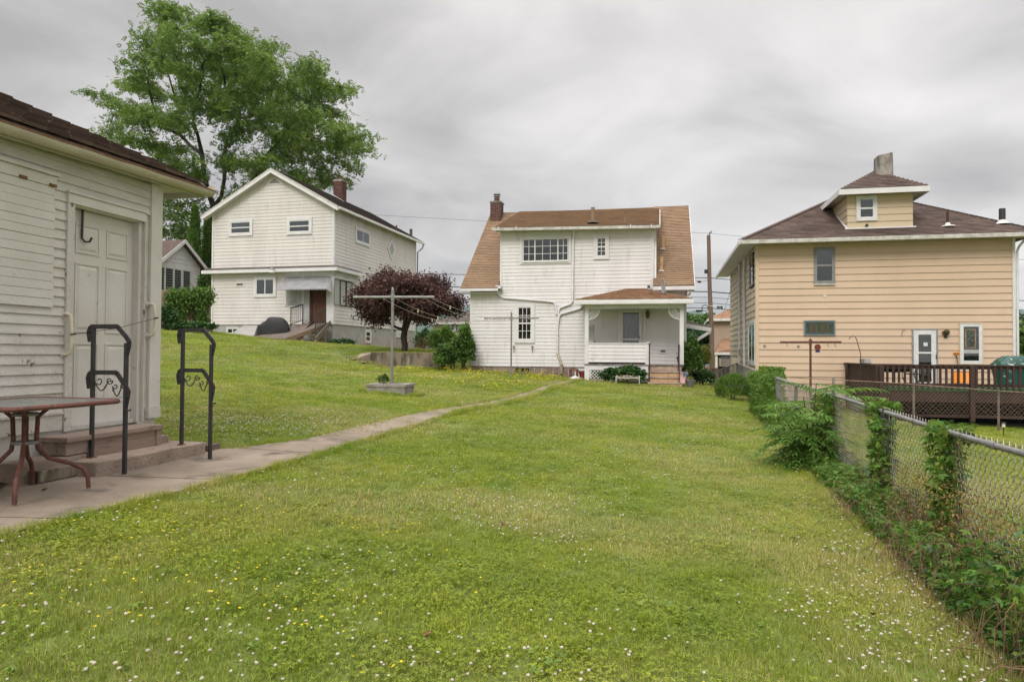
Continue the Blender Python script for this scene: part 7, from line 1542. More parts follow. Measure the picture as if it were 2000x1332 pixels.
for i in range(n_ + 1): u = .42 * i / n_ - .001; V += [flagp(u, 0), flagp(u, 7 / 13)]
mb.add(V, [(2 * i, 2 * i + 2, 2 * i + 3, 2 * i + 1) for i in range(n_)]); cn = mb.build('canton', MBU, fl)
mb = MB()
for i in range(5):
    for j in range(4): p = flagp(.04 + i * .085, .06 + j * .14); mb.box(p[0] - .006, p[0] + .006, p[1] - .005, p[1] - .003, p[2] - .006, p[2] + .006)
mb.build('stars', MW, cn, kind='stuff')
# broom and folded chair in the porch
q = FC.f(1158, 636, -.4); q2 = FC.f(1163, 672, -.8); br = thing('broom', 'dark broom handle leaning in the porch corner', 'broom', M=FC.M); MB().tube([(q[0], -.25, q[1]), (q2[0] + .05, -.9, zfl_c if False else q2[1] - .8)], .013, 8).build('handle', M_BLACKM, br, True); MB().box(q2[0] - .1, q2[0] + .2, -.96, -.86, q2[1] - 1.0, q2[1] - .78).build('bristles', M_TANW, br)
q = FC.f(1153, 650, -.6); fc_ = thing('folded_chair', 'folded white garden chair standing in the porch corner', 'chair', M=FC.M); MB().ring(q[0] - .1, q[0] + .18, q[1] - 1.0, q[1] + .35, .03, 0, .03) if False else None
mb = MB(FRONT(-.6)); mb.ring(q[0] - .12, q[0] + .16, q[1] - .95, q[1] + .30, .03, 0, .03); mb.build('frame', M_TRIM_S, fc_); MB(FRONT(-.6)).box(q[0] - .08, q[0] + .12, q[1] - .3, q[1] + .25, .005, .012).build('seat_fabric', M_BLIND, fc_)
# ================================================================== chain-link fence along the right side
def fx_(Y): return 3.58 + .27 * (Y - 6.5)
def rz(Y): return .57 + max(0, (Y - 17)) * .011 + .012 * math.sin(Y * .9)
cl = thing('chain_link_fence', 'long galvanised chain-link fence running beside the lawn toward the tan house', 'fence')
fd = Vector((.27, 1, 0)).normalized()
def chain(name, parent, y0, y1, xf, zt, h, d, r, m, sides=3, weave=.006):
    """real diamond mesh: zig-zag wires interlocked side by side"""
    L_ = math.hypot(xf(y1) - xf(y0), y1 - y0); n = int(L_ / d); V, F = [], []; nn = Vector((-(y1 - y0), xf(y1) - xf(y0), 0)).normalized()
    for i in range(n):
        pr = None; K = int(h / d)
        for k in range(K + 1):
            s_ = (i + ((i + k) % 2)) * d / L_; yy = y0 + (y1 - y0) * s_; xx = xf(yy); top = zt(yy) + .035
            w_ = weave * (1 if k % 2 else -1) + .012 * math.sin(yy * 3 + k * .2)
            p = (xx + nn.x * w_, yy + nn.y * w_, top - k * d)
            b = len(V)
            for j in range(sides): a = 6.2832 * j / sides; V.append((p[0] + nn.x * r * math.cos(a), p[1] + nn.y * r * math.cos(a) + r * .35 * math.sin(a), p[2] + r * math.sin(a)))
            if k: F += [(pr + j, pr + (j + 1) % sides, b + (j + 1) % sides, b + j) for j in range(sides)]
            pr = b
    return bakemesh(name, np.array(V), np.array(F), m, parent, kind='stuff')
M_WIRE = mat('zinc_fence_wire', (.47, .445, .42), .5, (.26, .20, .165), 1.6, metal=.2, spec=.6, coord='World')
chain('chain_mesh', cl, 2.4, 10.2, fx_, rz, 1.02, .038, .0024, M_WIRE)
chain('chain_mesh', cl, 10.2, 17.5, fx_, rz, 1.02, .040, .0022, M_WIRE)
chain('chain_mesh', cl, 17.5, 30.0, fx_, rz, 1.02, .062, .0028, M_WIRE)
seg = [2.3, 4.15, 5.05, 6.5, 9.4, 12.3, 15.2, 18.1, 21, 24, 27, 30]
for a, b in zip(seg[:-1], seg[1:]):
    o = MB().tube([(fx_(a) - .03, a, rz(a)), (fx_(b) - .03, b, rz(b))], .0195, 12).build('top_rail', M_GALV, cl, True)
for yj in (4.15, 5.05, 9.9): MB().tube([(fx_(yj - .06) - .03, yj - .06, rz(yj)), (fx_(yj + .06) - .03, yj + .06, rz(yj))], .0245, 12).build('rail_sleeve', M_GALV, cl, True)
for yj in (3.6, 4.6, 5.6, 7.2, 8.1): MB().tube([(fx_(yj) - .03 + .027 * math.cos(t) , yj, rz(yj) + .027 * math.sin(t)) for t in np.linspace(0, 6.2, 14)[:-1]], .0022, 4, closed=True).build('tie_wire', M_BLACKM, cl, True)
for yj in (3.6, 6.5, 9.4, 12.3, 15.2, 18.1, 21, 24, 27, 30):
    x = fx_(yj) - .03; MB().tube([(x, yj, rz(yj) - 1.4), (x, yj, rz(yj) - .03)], .030, 12).build('post', M_GALV, cl, True)
    MB().lathe((x, yj, rz(yj) - .055), [(.034, 0), (.036, .03), (.024, .055), (.024, .085)], 12).build('post_cap', M_BLACKM if yj == 6.5 else M_GALV, cl, True)
# short return of the fence near the stump
cr2 = thing('short_chain_fence', 'short chain-link return with pale posts between the stump and the tan house', 'fence')
xa_, xb_ = fx_(30) - .05, at(1396, 700, 29).x; zf = lambda t: .72 - .0 * t
P0_, P1_ = Vector((xb_, 28.6, at(1396, 724, 28.6).z)), Vector((xa_, 30, .72))
MB().tube([tuple(P0_), tuple(P1_)], .022, 8).build('top_rail', M_GALV, cr2, True)
for t in np.linspace(0, 1, 6): p = P0_.lerp(P1_, t); MB().tube([(p.x, p.y, p.z - 1.2), tuple(p)], .022, 8).build('post', M_GALV, cr2, True)
V, F = [], []
mb = MB()
for k in range(26):
    for s_ in (-1, 1):
        t0 = k / 26; p = P0_.lerp(P1_, t0); q = P0_.lerp(P1_, min(1, max(0, t0 + s_ * .5))); mb.tube([(p.x, p.y + .02 * s_, p.z), (q.x, q.y + .02 * s_, q.z - .9 * abs(min(1, max(0, t0 + s_ * .5)) - t0) / .5)], .004, 3, cap=False)
mb.build('chain_mesh', M_WIRE, cr2, kind='stuff')
# neighbour's low fence
nf = thing('low_wire_fence', "rusty low wire fence crossing the neighbouring lawn in front of the deck", 'fence')
def nfx(t): return Vector((6.5 + 9.5 * t, 17.0 + 1.6 * t, float(np.interp(t, [0, .35, .62, .78, 1], [.56, .40, .22, .12, -.02]))))
mb = MB(); mb.tube([tuple(nfx(t)) for t in np.linspace(0, 1, 30)], .012, 6); mb.build('top_wire', mat('rusty_pale_wire', (.34, .24, .19), .8, (.18, .11, .08), 6), nf, True)
for px in (1628, 1782, 1948, 2110):
    ts = np.linspace(0, 1, 200); best = min(ts, key=lambda t: abs(1000 + FPX * nfx(t).x / nfx(t).y - px)); p = nfx(best); MB().tube([(p.x, p.y - .03, gz(p.x, p.y) - .2), (p.x, p.y - .03, p.z + .04)], .030, 8).build('post', M_GREYW if px != 1628 else M_GALV, nf, True)
mb = MB(); n_ = 88
for k in range(n_):
    for s_ in (-1, 1):
        t0 = k / n_; t1 = t0 + s_ * .075
        if t1 < 0 or t1 > 1: continue
        p, q = nfx(t0), nfx(t1); g = gz(q.x, q.y); mb.tube([(p.x, p.y + .004 * s_, p.z), (q.x, q.y + .004 * s_, max(q.z - .72, g - .05))], 0.0019, 3, cap=False)
mb.build('chain_mesh', mat('rusty_thin_wire', (.30, .24, .19), .7), nf, kind='stuff')
# solar lamp
q = at(1960, 834, 16.8); sl2 = thing('solar_light', 'small black garden light on a stake in the neighbouring grass', 'garden light', (q.x, q.y, gz(q.x, q.y)))
MB().tube([(0, 0, -.02), (0, 0, .22)], .012, 6).build('stake', M_BLACKM, sl2, True); MB().lathe((0, 0, .22), [(.035, 0), (.04, .08), (.02, .09)], 12).build('lens', M_LAMPG, sl2, True); MB().lathe((0, 0, .31), [(.06, 0), (.055, .02), (.01, .03)], 12).build('cap', M_BLACKM, sl2, True)
# soil strip below the fence
pl_ = [(fx_(y) - .40 - .06 * math.sin(y * 3), y) for y in np.arange(2.2, 9.8, .4)] + [(fx_(y) + .3, y) for y in np.arange(9.8, 2.2, -.8)]
M_STRIP = mat('pinkish_dirt_strip', (.17, .125, .095), .95, (.10, .07, .05), 5, bump=.9, bscale=40, coord='World', col3=(.26, .2, .16), n3=(.6, .7, 4))
patch('soil_strip', pl_, M_STRIP, .02)
patch('soil_corner', [(at(0, 690, 1).x * 5.2, 5.2), (-4.35, 4.2), (-3.95, 5.0), (-4.1, 5.6), (-4.3, 6.0)], M_SOIL, .035)
# ------------------------------------------------------------------ tree of heaven sapling: each compound leaf is a part
def leaf_frond(L_, n, ll, droop, lift, m, parent, base, yaw, name='compound_leaf'):
    V, F = [], []; R0 = Matrix.Translation(base) @ Matrix.Rotation(yaw, 4, 'Z'); stem = []
    for k in range(8):
        t = k / 7; stem.append(Vector((0, L_ * t * math.cos(lift * .5), L_ * (math.sin(lift) * t - droop * t * t))))
    mb = MB(); mb.tube([tuple(R0 @ s_) for s_ in stem], [.004] * 4 + [.003] * 4, 4)
    def P(t): k = min(int(t * 7), 6); return stem[k].lerp(stem[k + 1], t * 7 - k)
    for k in range(n + 1):
        t = .18 + .82 * k / n
        for sg in ((-1, 1) if k < n else (0,)):
            p = P(min(t, 1)); l_ = ll * (1 - .45 * abs(t - .45)) * random.uniform(.85, 1.1); w_ = l_ * .20; an = (sg * R(68 - 25 * t) + random.uniform(-.12, .12)) if sg else 0; dz_ = -random.uniform(.12, .5)
            d = Vector((math.sin(an), math.cos(an), dz_)).normalized(); s_ = Vector((math.cos(an), -math.sin(an), 0)); up = Vector((0, 0, .25 * w_ + .002)) 
            pts = [p, p + d * l_ * .3 + s_ * w_ + up, p + d * l_ * .65 + s_ * w_ * .75 + up, p + d * l_ + Vector((0, 0, -l_ * .12)), p + d * l_ * .65 - s_ * w_ * .75 + up, p + d * l_ * .3 - s_ * w_ + up, p + d * l_ * .3 , p + d * l_ * .65]
            mb.add([tuple(R0 @ q) for q in pts], [(0, 1, 6), (1, 2, 7, 6), (2, 3, 7), (3, 4, 7), (4, 5, 6, 7), (5, 0, 6)])
    me = bpy.data.meshes.new(name); me.from_pydata(mb.v, [], mb.f); me.update(); return link_mesh(name, me, m, parent)
sb = Vector((3.98, 9.1, 0)); sb.z = gz(sb.x, sb.y); ail = thing('tree_of_heaven', 'big leafy sapling with long compound leaves crowding the chain-link fence', 'sapling', tuple(sb))
stems_ = []
for k, (ex, ey, ez) in enumerate(((-.5, -.15, .62), (-.2, -.25, .95), (.1, .05, 1.12), (-.35, .3, .8), (.3, -.05, .8), (.05, -.4, .55), (.42, .25, 1.0))):
    pts = [(random.uniform(-.05, .05), random.uniform(-.05, .05), 0), (ex * .4, ey * .4, ez * .5), (ex, ey, ez)]; MB().tube(pts, [.016, .012, .006], 6).build('stem', M_STEM, ail, True); stems_.append([Vector(p) for p in pts])
rf_ = random.Random(11); random.seed(4)
for k in range(118):
    st3 = stems_[k % 7]; t = rf_.uniform(.15, 1.0); p = st3[0].lerp(st3[1], t * 2) if t < .5 else st3[1].lerp(st3[2], t * 2 - 1)
    yaw = rf_.uniform(0, 6.28) if rf_.random() < .35 else rf_.uniform(R(20), R(200))
    L_ = rf_.uniform(.34, .66) * (1.0 if t < .8 else .8)
    leaf_frond(L_, rf_.choice((6, 7, 8, 9)), rf_.uniform(.085, .125), rf_.uniform(.25, .75), rf_.uniform(.1, .75) if t > .5 else rf_.uniform(-.1, .3), M_AIL, ail, p, yaw)
for (dx, dy, dz_, yaw, L_) in ((.45, .1, 1.0, R(-85), .62), (.55, .0, .78, R(-80), .70), (.4, .2, .98, R(-60), .55), (.5, .15, .9, R(-110), .5), (.35, .3, 1.02, R(-50), .6)):
    leaf_frond(L_, 7, .14, .3, .35, M_AIL, ail, Vector((dx, dy, dz_)), yaw)
# ------------------------------------------------------------------ creepers
CRT = ([(0, 0, 0), (.3, .35, .04), (0, 1, -.08), (-.3, .35, .04), (.55, .1, -.02), (.95, .55, -.12), (.4, .5, 0), (-.55, .1, -.02), (-.95, .55, -.12), (-.4, .5, 0)], [(0, 1, 2, 3), (0, 4, 5, 6), (0, 9, 8, 7)])
def vine(name, label, pts, size, m, group=None, stemsN=6, base=None):
    P = np.array(pts); b = Vector(base) if base else Vector((P[:, 0].mean(), P[:, 1].mean(), P[:, 2].min())); t = thing(name, label, 'vine', tuple(b), group=group)
    P = P - np.array(b); leafcloud('foliage', t, P, size, m, CRT, .9, .35)
    for k in range(stemsN):
        i, j = rng.integers(0, len(P), 2); a, c = P[i], P[j]; mid = (a + c) / 2 + rng.normal(0, .06, 3); MB().tube([(a[0], a[1], 0 if k % 2 else a[2]), tuple(mid), tuple(c)], .004, 4).build('stem', M_DRY, t, True)
    return t
def vp(n, Y0, Y1, z0, z1, off0, off1, prof=None):
    Y = rnd(n, Y0, Y1); u = rng.random(n); o = rnd(n, off0, off1); X = 3.58 + .27 * (Y - 6.5) + o; zt = np.array([rz(y) for y in Y]); g = ground_z(X, Y)
    return np.stack([X, Y, z0(Y, u, zt, g) if callable(z0) else np.maximum(g + .02, zt + z0 + (z1 - z0) * u)], 1)
GVP = 'creepers on the chain-link fence posts'
vine('post_creeper', 'dark green creeper wrapped round the fence post below the black post cap', vp(900, 6.38, 6.68, -1.15, -.05, -.16, .06), .045, M_VINE, GVP)
vine('post_creeper', 'creeper climbing the mesh and spilling over the top rail nearest the neighbouring lawn', np.concatenate([vp(420, 4.82, 5.06, -.95, .03, -.13, .07), vp(120, 4.75, 5.2, -.06, .07, -.1, .14)]), .052, M_VINE, GVP)
vine('rail_creeper', 'small bright creeper tuft sitting on the fence rail before the deck lattice', vp(170, 6.6, 7.15, -.03, .09, -.08, .16), .05, M_LIME, GVP)
vine('post_creeper', 'creeper covering the fence post right beside the big sapling', vp(900, 8.9, 9.7, -1.1, -.02, -.2, .1), .05, M_VINE, GVP)
vine('fence_vine', 'bushy column of bright green vine smothering the fence beyond the big sapling', np.concatenate([vp(3600, 15.2, 18.6, -1.05, .10, -.38, .2), vp(600, 16, 18, .0, .24, -.2, .25)]), .065, M_LIME, GVP, 8)
vine('fence_vine', 'lower leafy vine on the mesh between the sapling and the vine column', vp(2400, 10.8, 15.2, -1.1, -.42, -.35, .05), .06, M_VINE, GVP, 6)
vine('fence_vine', 'sparse vine on the distant fence by the tan house corner', vp(700, 18.6, 23, -1.0, -.1, -.15, .1), .07, M_VINE, GVP, 4)
# ground creeper hedge at the foot of the fence
def hedge(Y, u, zt, g):
    H = .14 + .13 * np.sin(Y * 2.3) ** 2 + np.clip(4.2 - Y, 0, 3) * .14; return g + .02 + H * u ** 1.1
gc = thing('fence_ground_cover', None, None); gc['kind'] = 'stuff'; gc['label'] = 'tangled leafy ground cover along the foot of the chain-link fence'
P = vp(21000, 2.2, 10.5, hedge, None, -.42, .22); P = P[(P[:, 1] > 5.0) | (rng.random(len(P)) < .9)]
thin = .5 + .5 * np.sin(P[:, 1] * 4.1) * np.sin(P[:, 0] * 7.3 + 1); P = P[rng.random(len(P)) < .45 + .6 * thin]
leafcloud('foliage', gc, P, .031, M_VINE, CRT, .7, .4, kind='stuff')
P2 = vp(4300, 2.2, 4.7, lambda Y, u, zt, g: g + .02 + np.clip(.52 - .42 * (Y - 3.75), .08, .55) * u * (.55 + .45 * np.sin(Y * 11)), None, -.42, .3); leafcloud('foliage', gc, P2[:1300], .034, M_DEEP, CRT, .8, .4, kind='stuff'); leafcloud('foliage', gc, P2[1300:], .029, M_VINE, CRT, .8, .5, kind='stuff')
P3 = vp(3600, 3.6, 5.9, lambda Y, u, zt, g: g + .05 + .55 * u, None, -.25, .2); leafcloud('foliage', gc, P3, .022, mat('yellowed_small_leaf', (.26, .20, .045), .7, (.20, .10, .05), 3, island=.4, transl=.3, coord='World'), LEAF1, .5, .4, kind='stuff')
V, F = [], []
mb = MB()
for k in range(430):
    Y = 2.3 + 4.3 * rng.random() ** 1.7; X = fx_(Y) + rng.uniform(-.5, .1); g = gz(X, Y); a = rng.uniform(0, 6.28); L_ = rng.uniform(.10, .42); h = rng.uniform(.05, .40)
    mb.tube([(X, Y, g), (X + .3 * L_ * math.cos(a), Y + .3 * L_ * math.sin(a), g + h), (X + .7 * L_ * math.cos(a + .3), Y + .7 * L_ * math.sin(a + .3), g + h * .9), (X + L_ * math.cos(a + .5), Y + L_ * math.sin(a + .5), g + h * .4)], .0022, 3, cap=False)
mb.build('dry_stems', M_DRY, gc, kind='stuff')
for o in list(gc.children): o.name = o.name
# ================================================================== grass: clumps instanced over the lawn
def clump(name, n, rad, h0, h1, w, m, clover=0, bend=.5, seed=0):
    r = np.random.default_rng(seed); V, F = [], []
    a = r.uniform(0, 6.283, n); d = rad * np.sqrt(r.random(n)); x, y = d * np.cos(a), d * np.sin(a); yaw = r.uniform(0, 6.283, n); h = r.uniform(h0, h1, n); ln = np.abs(r.normal(0, bend, n)) * h
    ww = w * r.uniform(.7, 1.3, n)
    for i in range(n):
        cx, sx = math.cos(yaw[i]), math.sin(yaw[i]); dx, dy = -sx, cx; b = len(V)
        for (t, k) in ((0, 1.0), (.55, .85)):
            off = ln[i] * t * t
            V += [(x[i] + dx * off - cx * ww[i] * k / 2, y[i] + dy * off - sx * ww[i] * k / 2, h[i] * t - .012), (x[i] + dx * off + cx * ww[i] * k / 2, y[i] + dy * off + sx * ww[i] * k / 2, h[i] * t - .012)]
        V.append((x[i] + dx * ln[i], y[i] + dy * ln[i], h[i] * (1 - .25 * min(1, ln[i] / h[i])) - .012)); F += [(b, b + 1, b + 3), (b, b + 3, b + 2), (b + 2, b + 3, b + 4)]
    for i in range(clover):
        a_ = r.uniform(0, 6.283); d_ = rad * math.sqrt(r.random()); cx, cy, cz = d_ * math.cos(a_), d_ * math.sin(a_), r.uniform(h0 * .5, h1 * .8); s_ = r.uniform(.0065, .0105); tx, ty = r.normal(0, .25, 2); y0 = r.uniform(0, 6.28)
        for k in range(3):
            an = y0 + k * 2.094; c_, s2 = math.cos(an), math.sin(an); b = len(V)
            for (u, v) in ((0, 0), (.75, .5), (1.15, 0), (.75, -.5)):
                px, py = (u * c_ - v * s2) * s_, (u * s2 + v * c_) * s_; V.append((cx + px, cy + py, cz + px * tx + py * ty))
            F += [(b, b + 1, b + 2), (b, b + 2, b + 3)]
    me = bpy.data.meshes.new(name); me.from_pydata(V, [], F); me.materials.append(m); return bpy.data.objects.new(name, me)
def grassmat(name, g1, g2, g3, dry, transl=.3):
    m = bpy.data.materials.new(name); m.use_nodes = True; t = m.node_tree; t.nodes.clear(); N, L = t.nodes.new, t.links.new
    out = N('ShaderNodeOutputMaterial'); p = N('ShaderNodeBsdfPrincipled'); p.inputs['Roughness'].default_value = .55; p.inputs['Specular IOR Level'].default_value = .3
    geo = N('ShaderNodeNewGeometry')
    def ns(sc, det, off=0.0):
        mp = N('ShaderNodeMapping'); mp.inputs['Location'].default_value = (off, off * .7, 0); L(geo.outputs['Position'], mp.inputs[0]); n = N('ShaderNodeTexNoise'); n.inputs['Scale'].default_value = sc; n.inputs['Detail'].default_value = det; L(mp.outputs[0], n.inputs['Vector']); return n.outputs[0]
    def mr(v, a, b, lo, hi): x = N('ShaderNodeMapRange'); x.inputs[1].default_value = a; x.inputs[2].default_value = b; x.inputs[3].default_value = lo; x.inputs[4].default_value = hi; L(v, x.inputs[0]); return x.outputs[0]
    def mix(f, a, b):
        x = N('ShaderNodeMix'); x.data_type = 'RGBA'; L(f, x.inputs[0])
        for s_, v in ((6, a), (7, b)):
            if isinstance(v, tuple): x.inputs[s_].default_value = (*v, 1)
            else: L(v, x.inputs[s_])
        return x.outputs[2]
    c = mix(mr(ns(.55, 4), .4, .6, 0, 1), g1, g2); c = mix(mr(ns(2.3, 3, 5), .5, .68, 0, 1), c, g3)
    isl = geo.outputs['Random Per Island']
    dm = N('ShaderNodeMath'); dm.operation = 'MULTIPLY'; L(mr(ns(.42, 5, 11), .45, .62, 0.12, 1), dm.inputs[0]); L(mr(isl, .28, .7, 0, 1), dm.inputs[1]); c = mix(dm.outputs[0], c, dry)
    oi = N('ShaderNodeObjectInfo'); hs = N('ShaderNodeHueSaturation'); L(c, hs.inputs['Color'])
    fr = N('ShaderNodeMath'); fr.operation = 'FRACT'; mu = N('ShaderNodeMath'); mu.operation = 'MULTIPLY'; mu.inputs[1].default_value = 13.7; L(isl, mu.inputs[0]); L(mu.outputs[0], fr.inputs[0])
    mm = N('ShaderNodeMath'); mm.operation = 'MULTIPLY'; L(mr(fr.outputs[0], 0, 1, .7, 1.3), mm.inputs[0]); L(mr(oi.outputs['Random'], 0, 1, .88, 1.12), mm.inputs[1]); L(mm.outputs[0], hs.inputs['Value'])
    L(hs.outputs[0], p.inputs['Base Color']); tr = N('ShaderNodeBsdfTranslucent'); L(hs.outputs[0], tr.inputs[0]); ms = N('ShaderNodeMixShader'); ms.inputs[0].default_value = transl; L(p.outputs[0], ms.inputs[1]); L(tr.outputs[0], ms.inputs[2]); L(ms.outputs[0], out.inputs[0]); return m
M_GR = grassmat('lawn_grass_blades', (.22, .30, .022), (.32, .36, .038), (.15, .255, .018), (.52, .43, .22), .42)
M_CLV = grassmat('clover_leaf', (.17, .26, .018), (.26, .33, .022), (.30, .36, .03), (.36, .34, .08), .4)
HL = bpy.data.collections.new('grass_clumps')      # never linked to the scene: only read by the nodes
tm = [clump('blade_clump_%d' % i, 230, .15, .022, .052, .0034, M_GR, 0, .55, i) for i in range(4)]
tc4 = [clump('blade_clump_%d' % (4 + i), 170, .15, .018, .045, .0032, M_CLV, 80, .6, 10 + i) for i in range(3)]
tl = [clump('blade_clump_%d' % (7 + i), 60, .07, .05, .12, .0042, M_GR, 0, .6, 20 + i) for i in range(2)]
for o in tm + tc4 + tl: HL.objects.link(o)
def fl_tmpl(name, kind, m1, m2, seed):
    r = np.random.default_rng(seed); V, F, MI = [], [], []
    def ball(c, rad, n=7, k=4, mi=0, sq=.85):
        b = len(V)
        for i in range(k + 1):
            th = math.pi * i / k
            for j in range(n): a = 6.283 * (j + .5 * (i % 2)) / n; q = rad * (1 + .12 * math.sin(j * 3.1 + i)); V.append((c[0] + q * math.sin(th) * math.cos(a), c[1] + q * math.sin(th) * math.sin(a), c[2] + q * math.cos(th) * sq))
        for i in range(k):
            for j in range(n): F.append((b + i * n + j, b + i * n + (j + 1) % n, b + (i + 1) * n + (j + 1) % n, b + (i + 1) * n + j)); MI.append(mi if i < k - 1 else 1)
    h = r.uniform(.045, .065)
    if kind == 'w': ball((0, 0, h), .0092, 8, 5, 0, .7)
    else:
        for k in range(5):
            a = k * 1.2566; b = len(V); c_, s_ = math.cos(a), math.sin(a); V.extend([(0, 0, h), (.005 * c_ - .003 * s_, .005 * s_ + .003 * c_, h + .002), (.009 * c_, .009 * s_, h + .003), (.005 * c_ + .003 * s_, .005 * s_ - .003 * c_, h + .002)]); F.append((b, b + 1, b + 2, b + 3)); MI.append(0)
    b = len(V); V.extend([(-.001, 0, 0), (.001, 0, 0), (.001, 0, h - .004), (-.001, 0, h - .004)]); F.append((b, b + 1, b + 2, b + 3)); MI.append(2)
    me = bpy.data.meshes.new(name); me.from_pydata(V, [], F); me.materials.append(m1); me.materials.append(m2); me.materials.append(M_CLV)
    me.polygons.foreach_set('material_index', MI); return bpy.data.objects.new(name, me)
M_CW = mat('clover_white', (.62, .58, .50), .8, (.50, .44, .37), 60, instrand=.15, transl=.2); M_CB = mat('clover_brownish', (.30, .20, .13), .9); M_YF = mat('hop_clover_yellow', (.72, .56, .02), .7, instrand=.2, transl=.2)
HW = bpy.data.collections.new('white_heads'); HY = bpy.data.collections.new('yellow_heads')
for i in range(3): HW.objects.link(fl_tmpl('white_head_%d' % i, 'w', M_CW, M_CB, 40 + i)); HY.objects.link(fl_tmpl('yellow_head_%d' % i, 'y', M_YF, M_YF, 50 + i))
def instancer(name, P, rot, scl, idx, coll, label):
    me = bpy.data.meshes.new(name); me.vertices.add(len(P)); me.vertices.foreach_set('co', np.ascontiguousarray(P, dtype=np.float32).ravel())
    for nm, ty, arr in (('rot', 'FLOAT_VECTOR', rot), ('scl', 'FLOAT_VECTOR', scl), ('idx', 'INT', idx)):
        at_ = me.attributes.new(nm, ty, 'POINT'); at_.data.foreach_set('vector' if ty == 'FLOAT_VECTOR' else 'value', np.ascontiguousarray(arr, dtype=np.int32 if ty == 'INT' else np.float32).ravel())
    me.update(); o = bpy.data.objects.new(name, me); COL.objects.link(o)
    g = bpy.data.node_groups.new(name, 'GeometryNodeTree'); g.interface.new_socket('Geometry', in_out='INPUT', socket_type='NodeSocketGeometry'); g.interface.new_socket('Geometry', in_out='OUTPUT', socket_type='NodeSocketGeometry')
    N, L = g.nodes.new, g.links.new; i_, o_ = N('NodeGroupInput'), N('NodeGroupOutput'); ip = N('GeometryNodeInstanceOnPoints'); ci = N('GeometryNodeCollectionInfo'); ci.inputs['Collection'].default_value = coll; ci.inputs['Separate Children'].default_value = True; ci.inputs['Reset Children'].default_value = True
    def na(n_, t): a = N('GeometryNodeInputNamedAttribute'); a.data_type = t; a.inputs['Name'].default_value = n_; return a.outputs['Attribute']
    L(i_.outputs[0], ip.inputs['Points']); L(ci.outputs[0], ip.inputs['Instance']); ip.inputs['Pick Instance'].default_value = True; L(na('idx', 'INT'), ip.inputs['Instance Index']); L(na('rot', 'FLOAT_VECTOR'), ip.inputs['Rotation']); L(na('scl', 'FLOAT_VECTOR'), ip.inputs['Scale']); L(ip.outputs[0], o_.inputs[0])
    md = o.modifiers.new('scatter', 'NODES'); md.node_group = g; o['kind'] = 'stuff'; o['label'] = label; return o
def vnoise(X, Y, s, seed=0):
    r = np.random.default_rng(seed); z = np.zeros_like(X)
    for k in range(5): a = r.uniform(0, 6.28); f_ = s * (1.0 + .8 * k); z += np.sin((X * math.cos(a) + Y * math.sin(a)) * f_ + r.uniform(0, 6.28) + 1.7 * np.sin((X * math.sin(a) - Y * math.cos(a)) * f_ * .6)) / (1 + .5 * k)
    return z / 2.6
GI = np.array(FG.I); 
def inlawn(X, Y, edge=0.0):
    pr_ = np.interp(Y, [2.0, 4.0, 7.7, 12.6, 25.2], [-3.5, -3.0, -2.12, -.97, 2.55]); pl2 = np.interp(Y, [2.0, 7.05, 7.5, 8.4, 12.6, 25.2], [-6, -3.98, -3.05, -2.5, -1.42, 2.2])
    grow_ = np.interp(Y, [7, 9, 12, 16, 25], [0, .13, .175, .165, .13]); wob = .03 * np.sin(Y * 7) + .02 * np.sin(Y * 17)
    onpath = (X < pr_ + edge - grow_ + wob) & (X > pl2 - edge + grow_ - wob) & (Y < 25.3)
    lx = GI[0, 0] * X + GI[0, 1] * Y + GI[0, 3]; ly = GI[1, 0] * X + GI[1, 1] * Y + GI[1, 3]
    ing = ((lx < .66) & (ly < .05) & (lx > -9)) | ((lx < .05) & (ly < .05))
    def infr(fr, x0, x1, y0, y1): I = np.array(fr.I); a = I[0, 0] * X + I[0, 1] * Y + I[0, 3]; b = I[1, 0] * X + I[1, 1] * Y + I[1, 3]; return (a > x0) & (a < x1) & (b > y0) & (b < y1)
    inh = infr(FC, -.05, XR + .1, 0, 9) | infr(FC, px0, px1, -1.8, 0) | infr(FC, sxa, sxb, -2.6, 0) | infr(FL, WL_, 0, 0, 11) | infr(FR_, 0, 10, 0, 10) | infr(FR_, a0, a1, -4, 0)
    pln = (np.abs(X - (A1.x - .03)) < .62) & (np.abs(Y - A1.y) < .62)
    rwl = (X > RWX0 - .1) & (X < RWX1) & (Y > RWY - .22) & (Y < RWY + .12)
    bare = (X > 3.58 + .27 * (Y - 6.5) - .30 - .1 * np.sin(Y * 3)) & (X < 3.58 + .27 * (Y - 6.5) + .25) & (Y < 10)
    return ~(onpath | ing | inh | pln | rwl | bare)
def scatter_grid(Y0, Y1, sp, jit=.5):
    ys = np.arange(Y0, Y1, sp); XS, YS = [], []
    for y in ys:
        lim = .78 * y + 1.6; xs = np.arange(-lim, lim, sp); XS.append(xs); YS.append(np.full_like(xs, y))
    X, Y = np.concatenate(XS), np.concatenate(YS); X = X + rnd(len(X), -jit, jit) * sp; Y = Y + rnd(len(Y), -jit, jit) * sp; m = inlawn(X, Y); return X[m], Y[m]
XA, YA_, SA, HA = [], [], [], []
for (y0, y1, sp, sc_, hs_) in ((1.6, 5, .125, 1.0, 1.0), (5, 9, .16, 1.15, 1.0), (9, 15, .24, 1.6, 1.15), (15, 24, .36, 2.3, 1.3), (24, 36, .55, 3.4, 1.5)):
    x, y = scatter_grid(y0, y1, sp); XA.append(x); YA_.append(y); SA.append(np.full_like(x, sc_)); HA.append(np.full_like(x, hs_))
X, Y, S_, H_ = map(np.concatenate, (XA, YA_, SA, HA)); n = len(X); Z = np.concatenate([ground_z(X[i:i + 4000], Y[i:i + 4000]) for i in range(0, n, 4000)])
nz = vnoise(X, Y, 1.1, 3); nz2 = vnoise(X, Y, .5, 8); pcl = np.clip(.30 + .6 * nz, .03, .8)
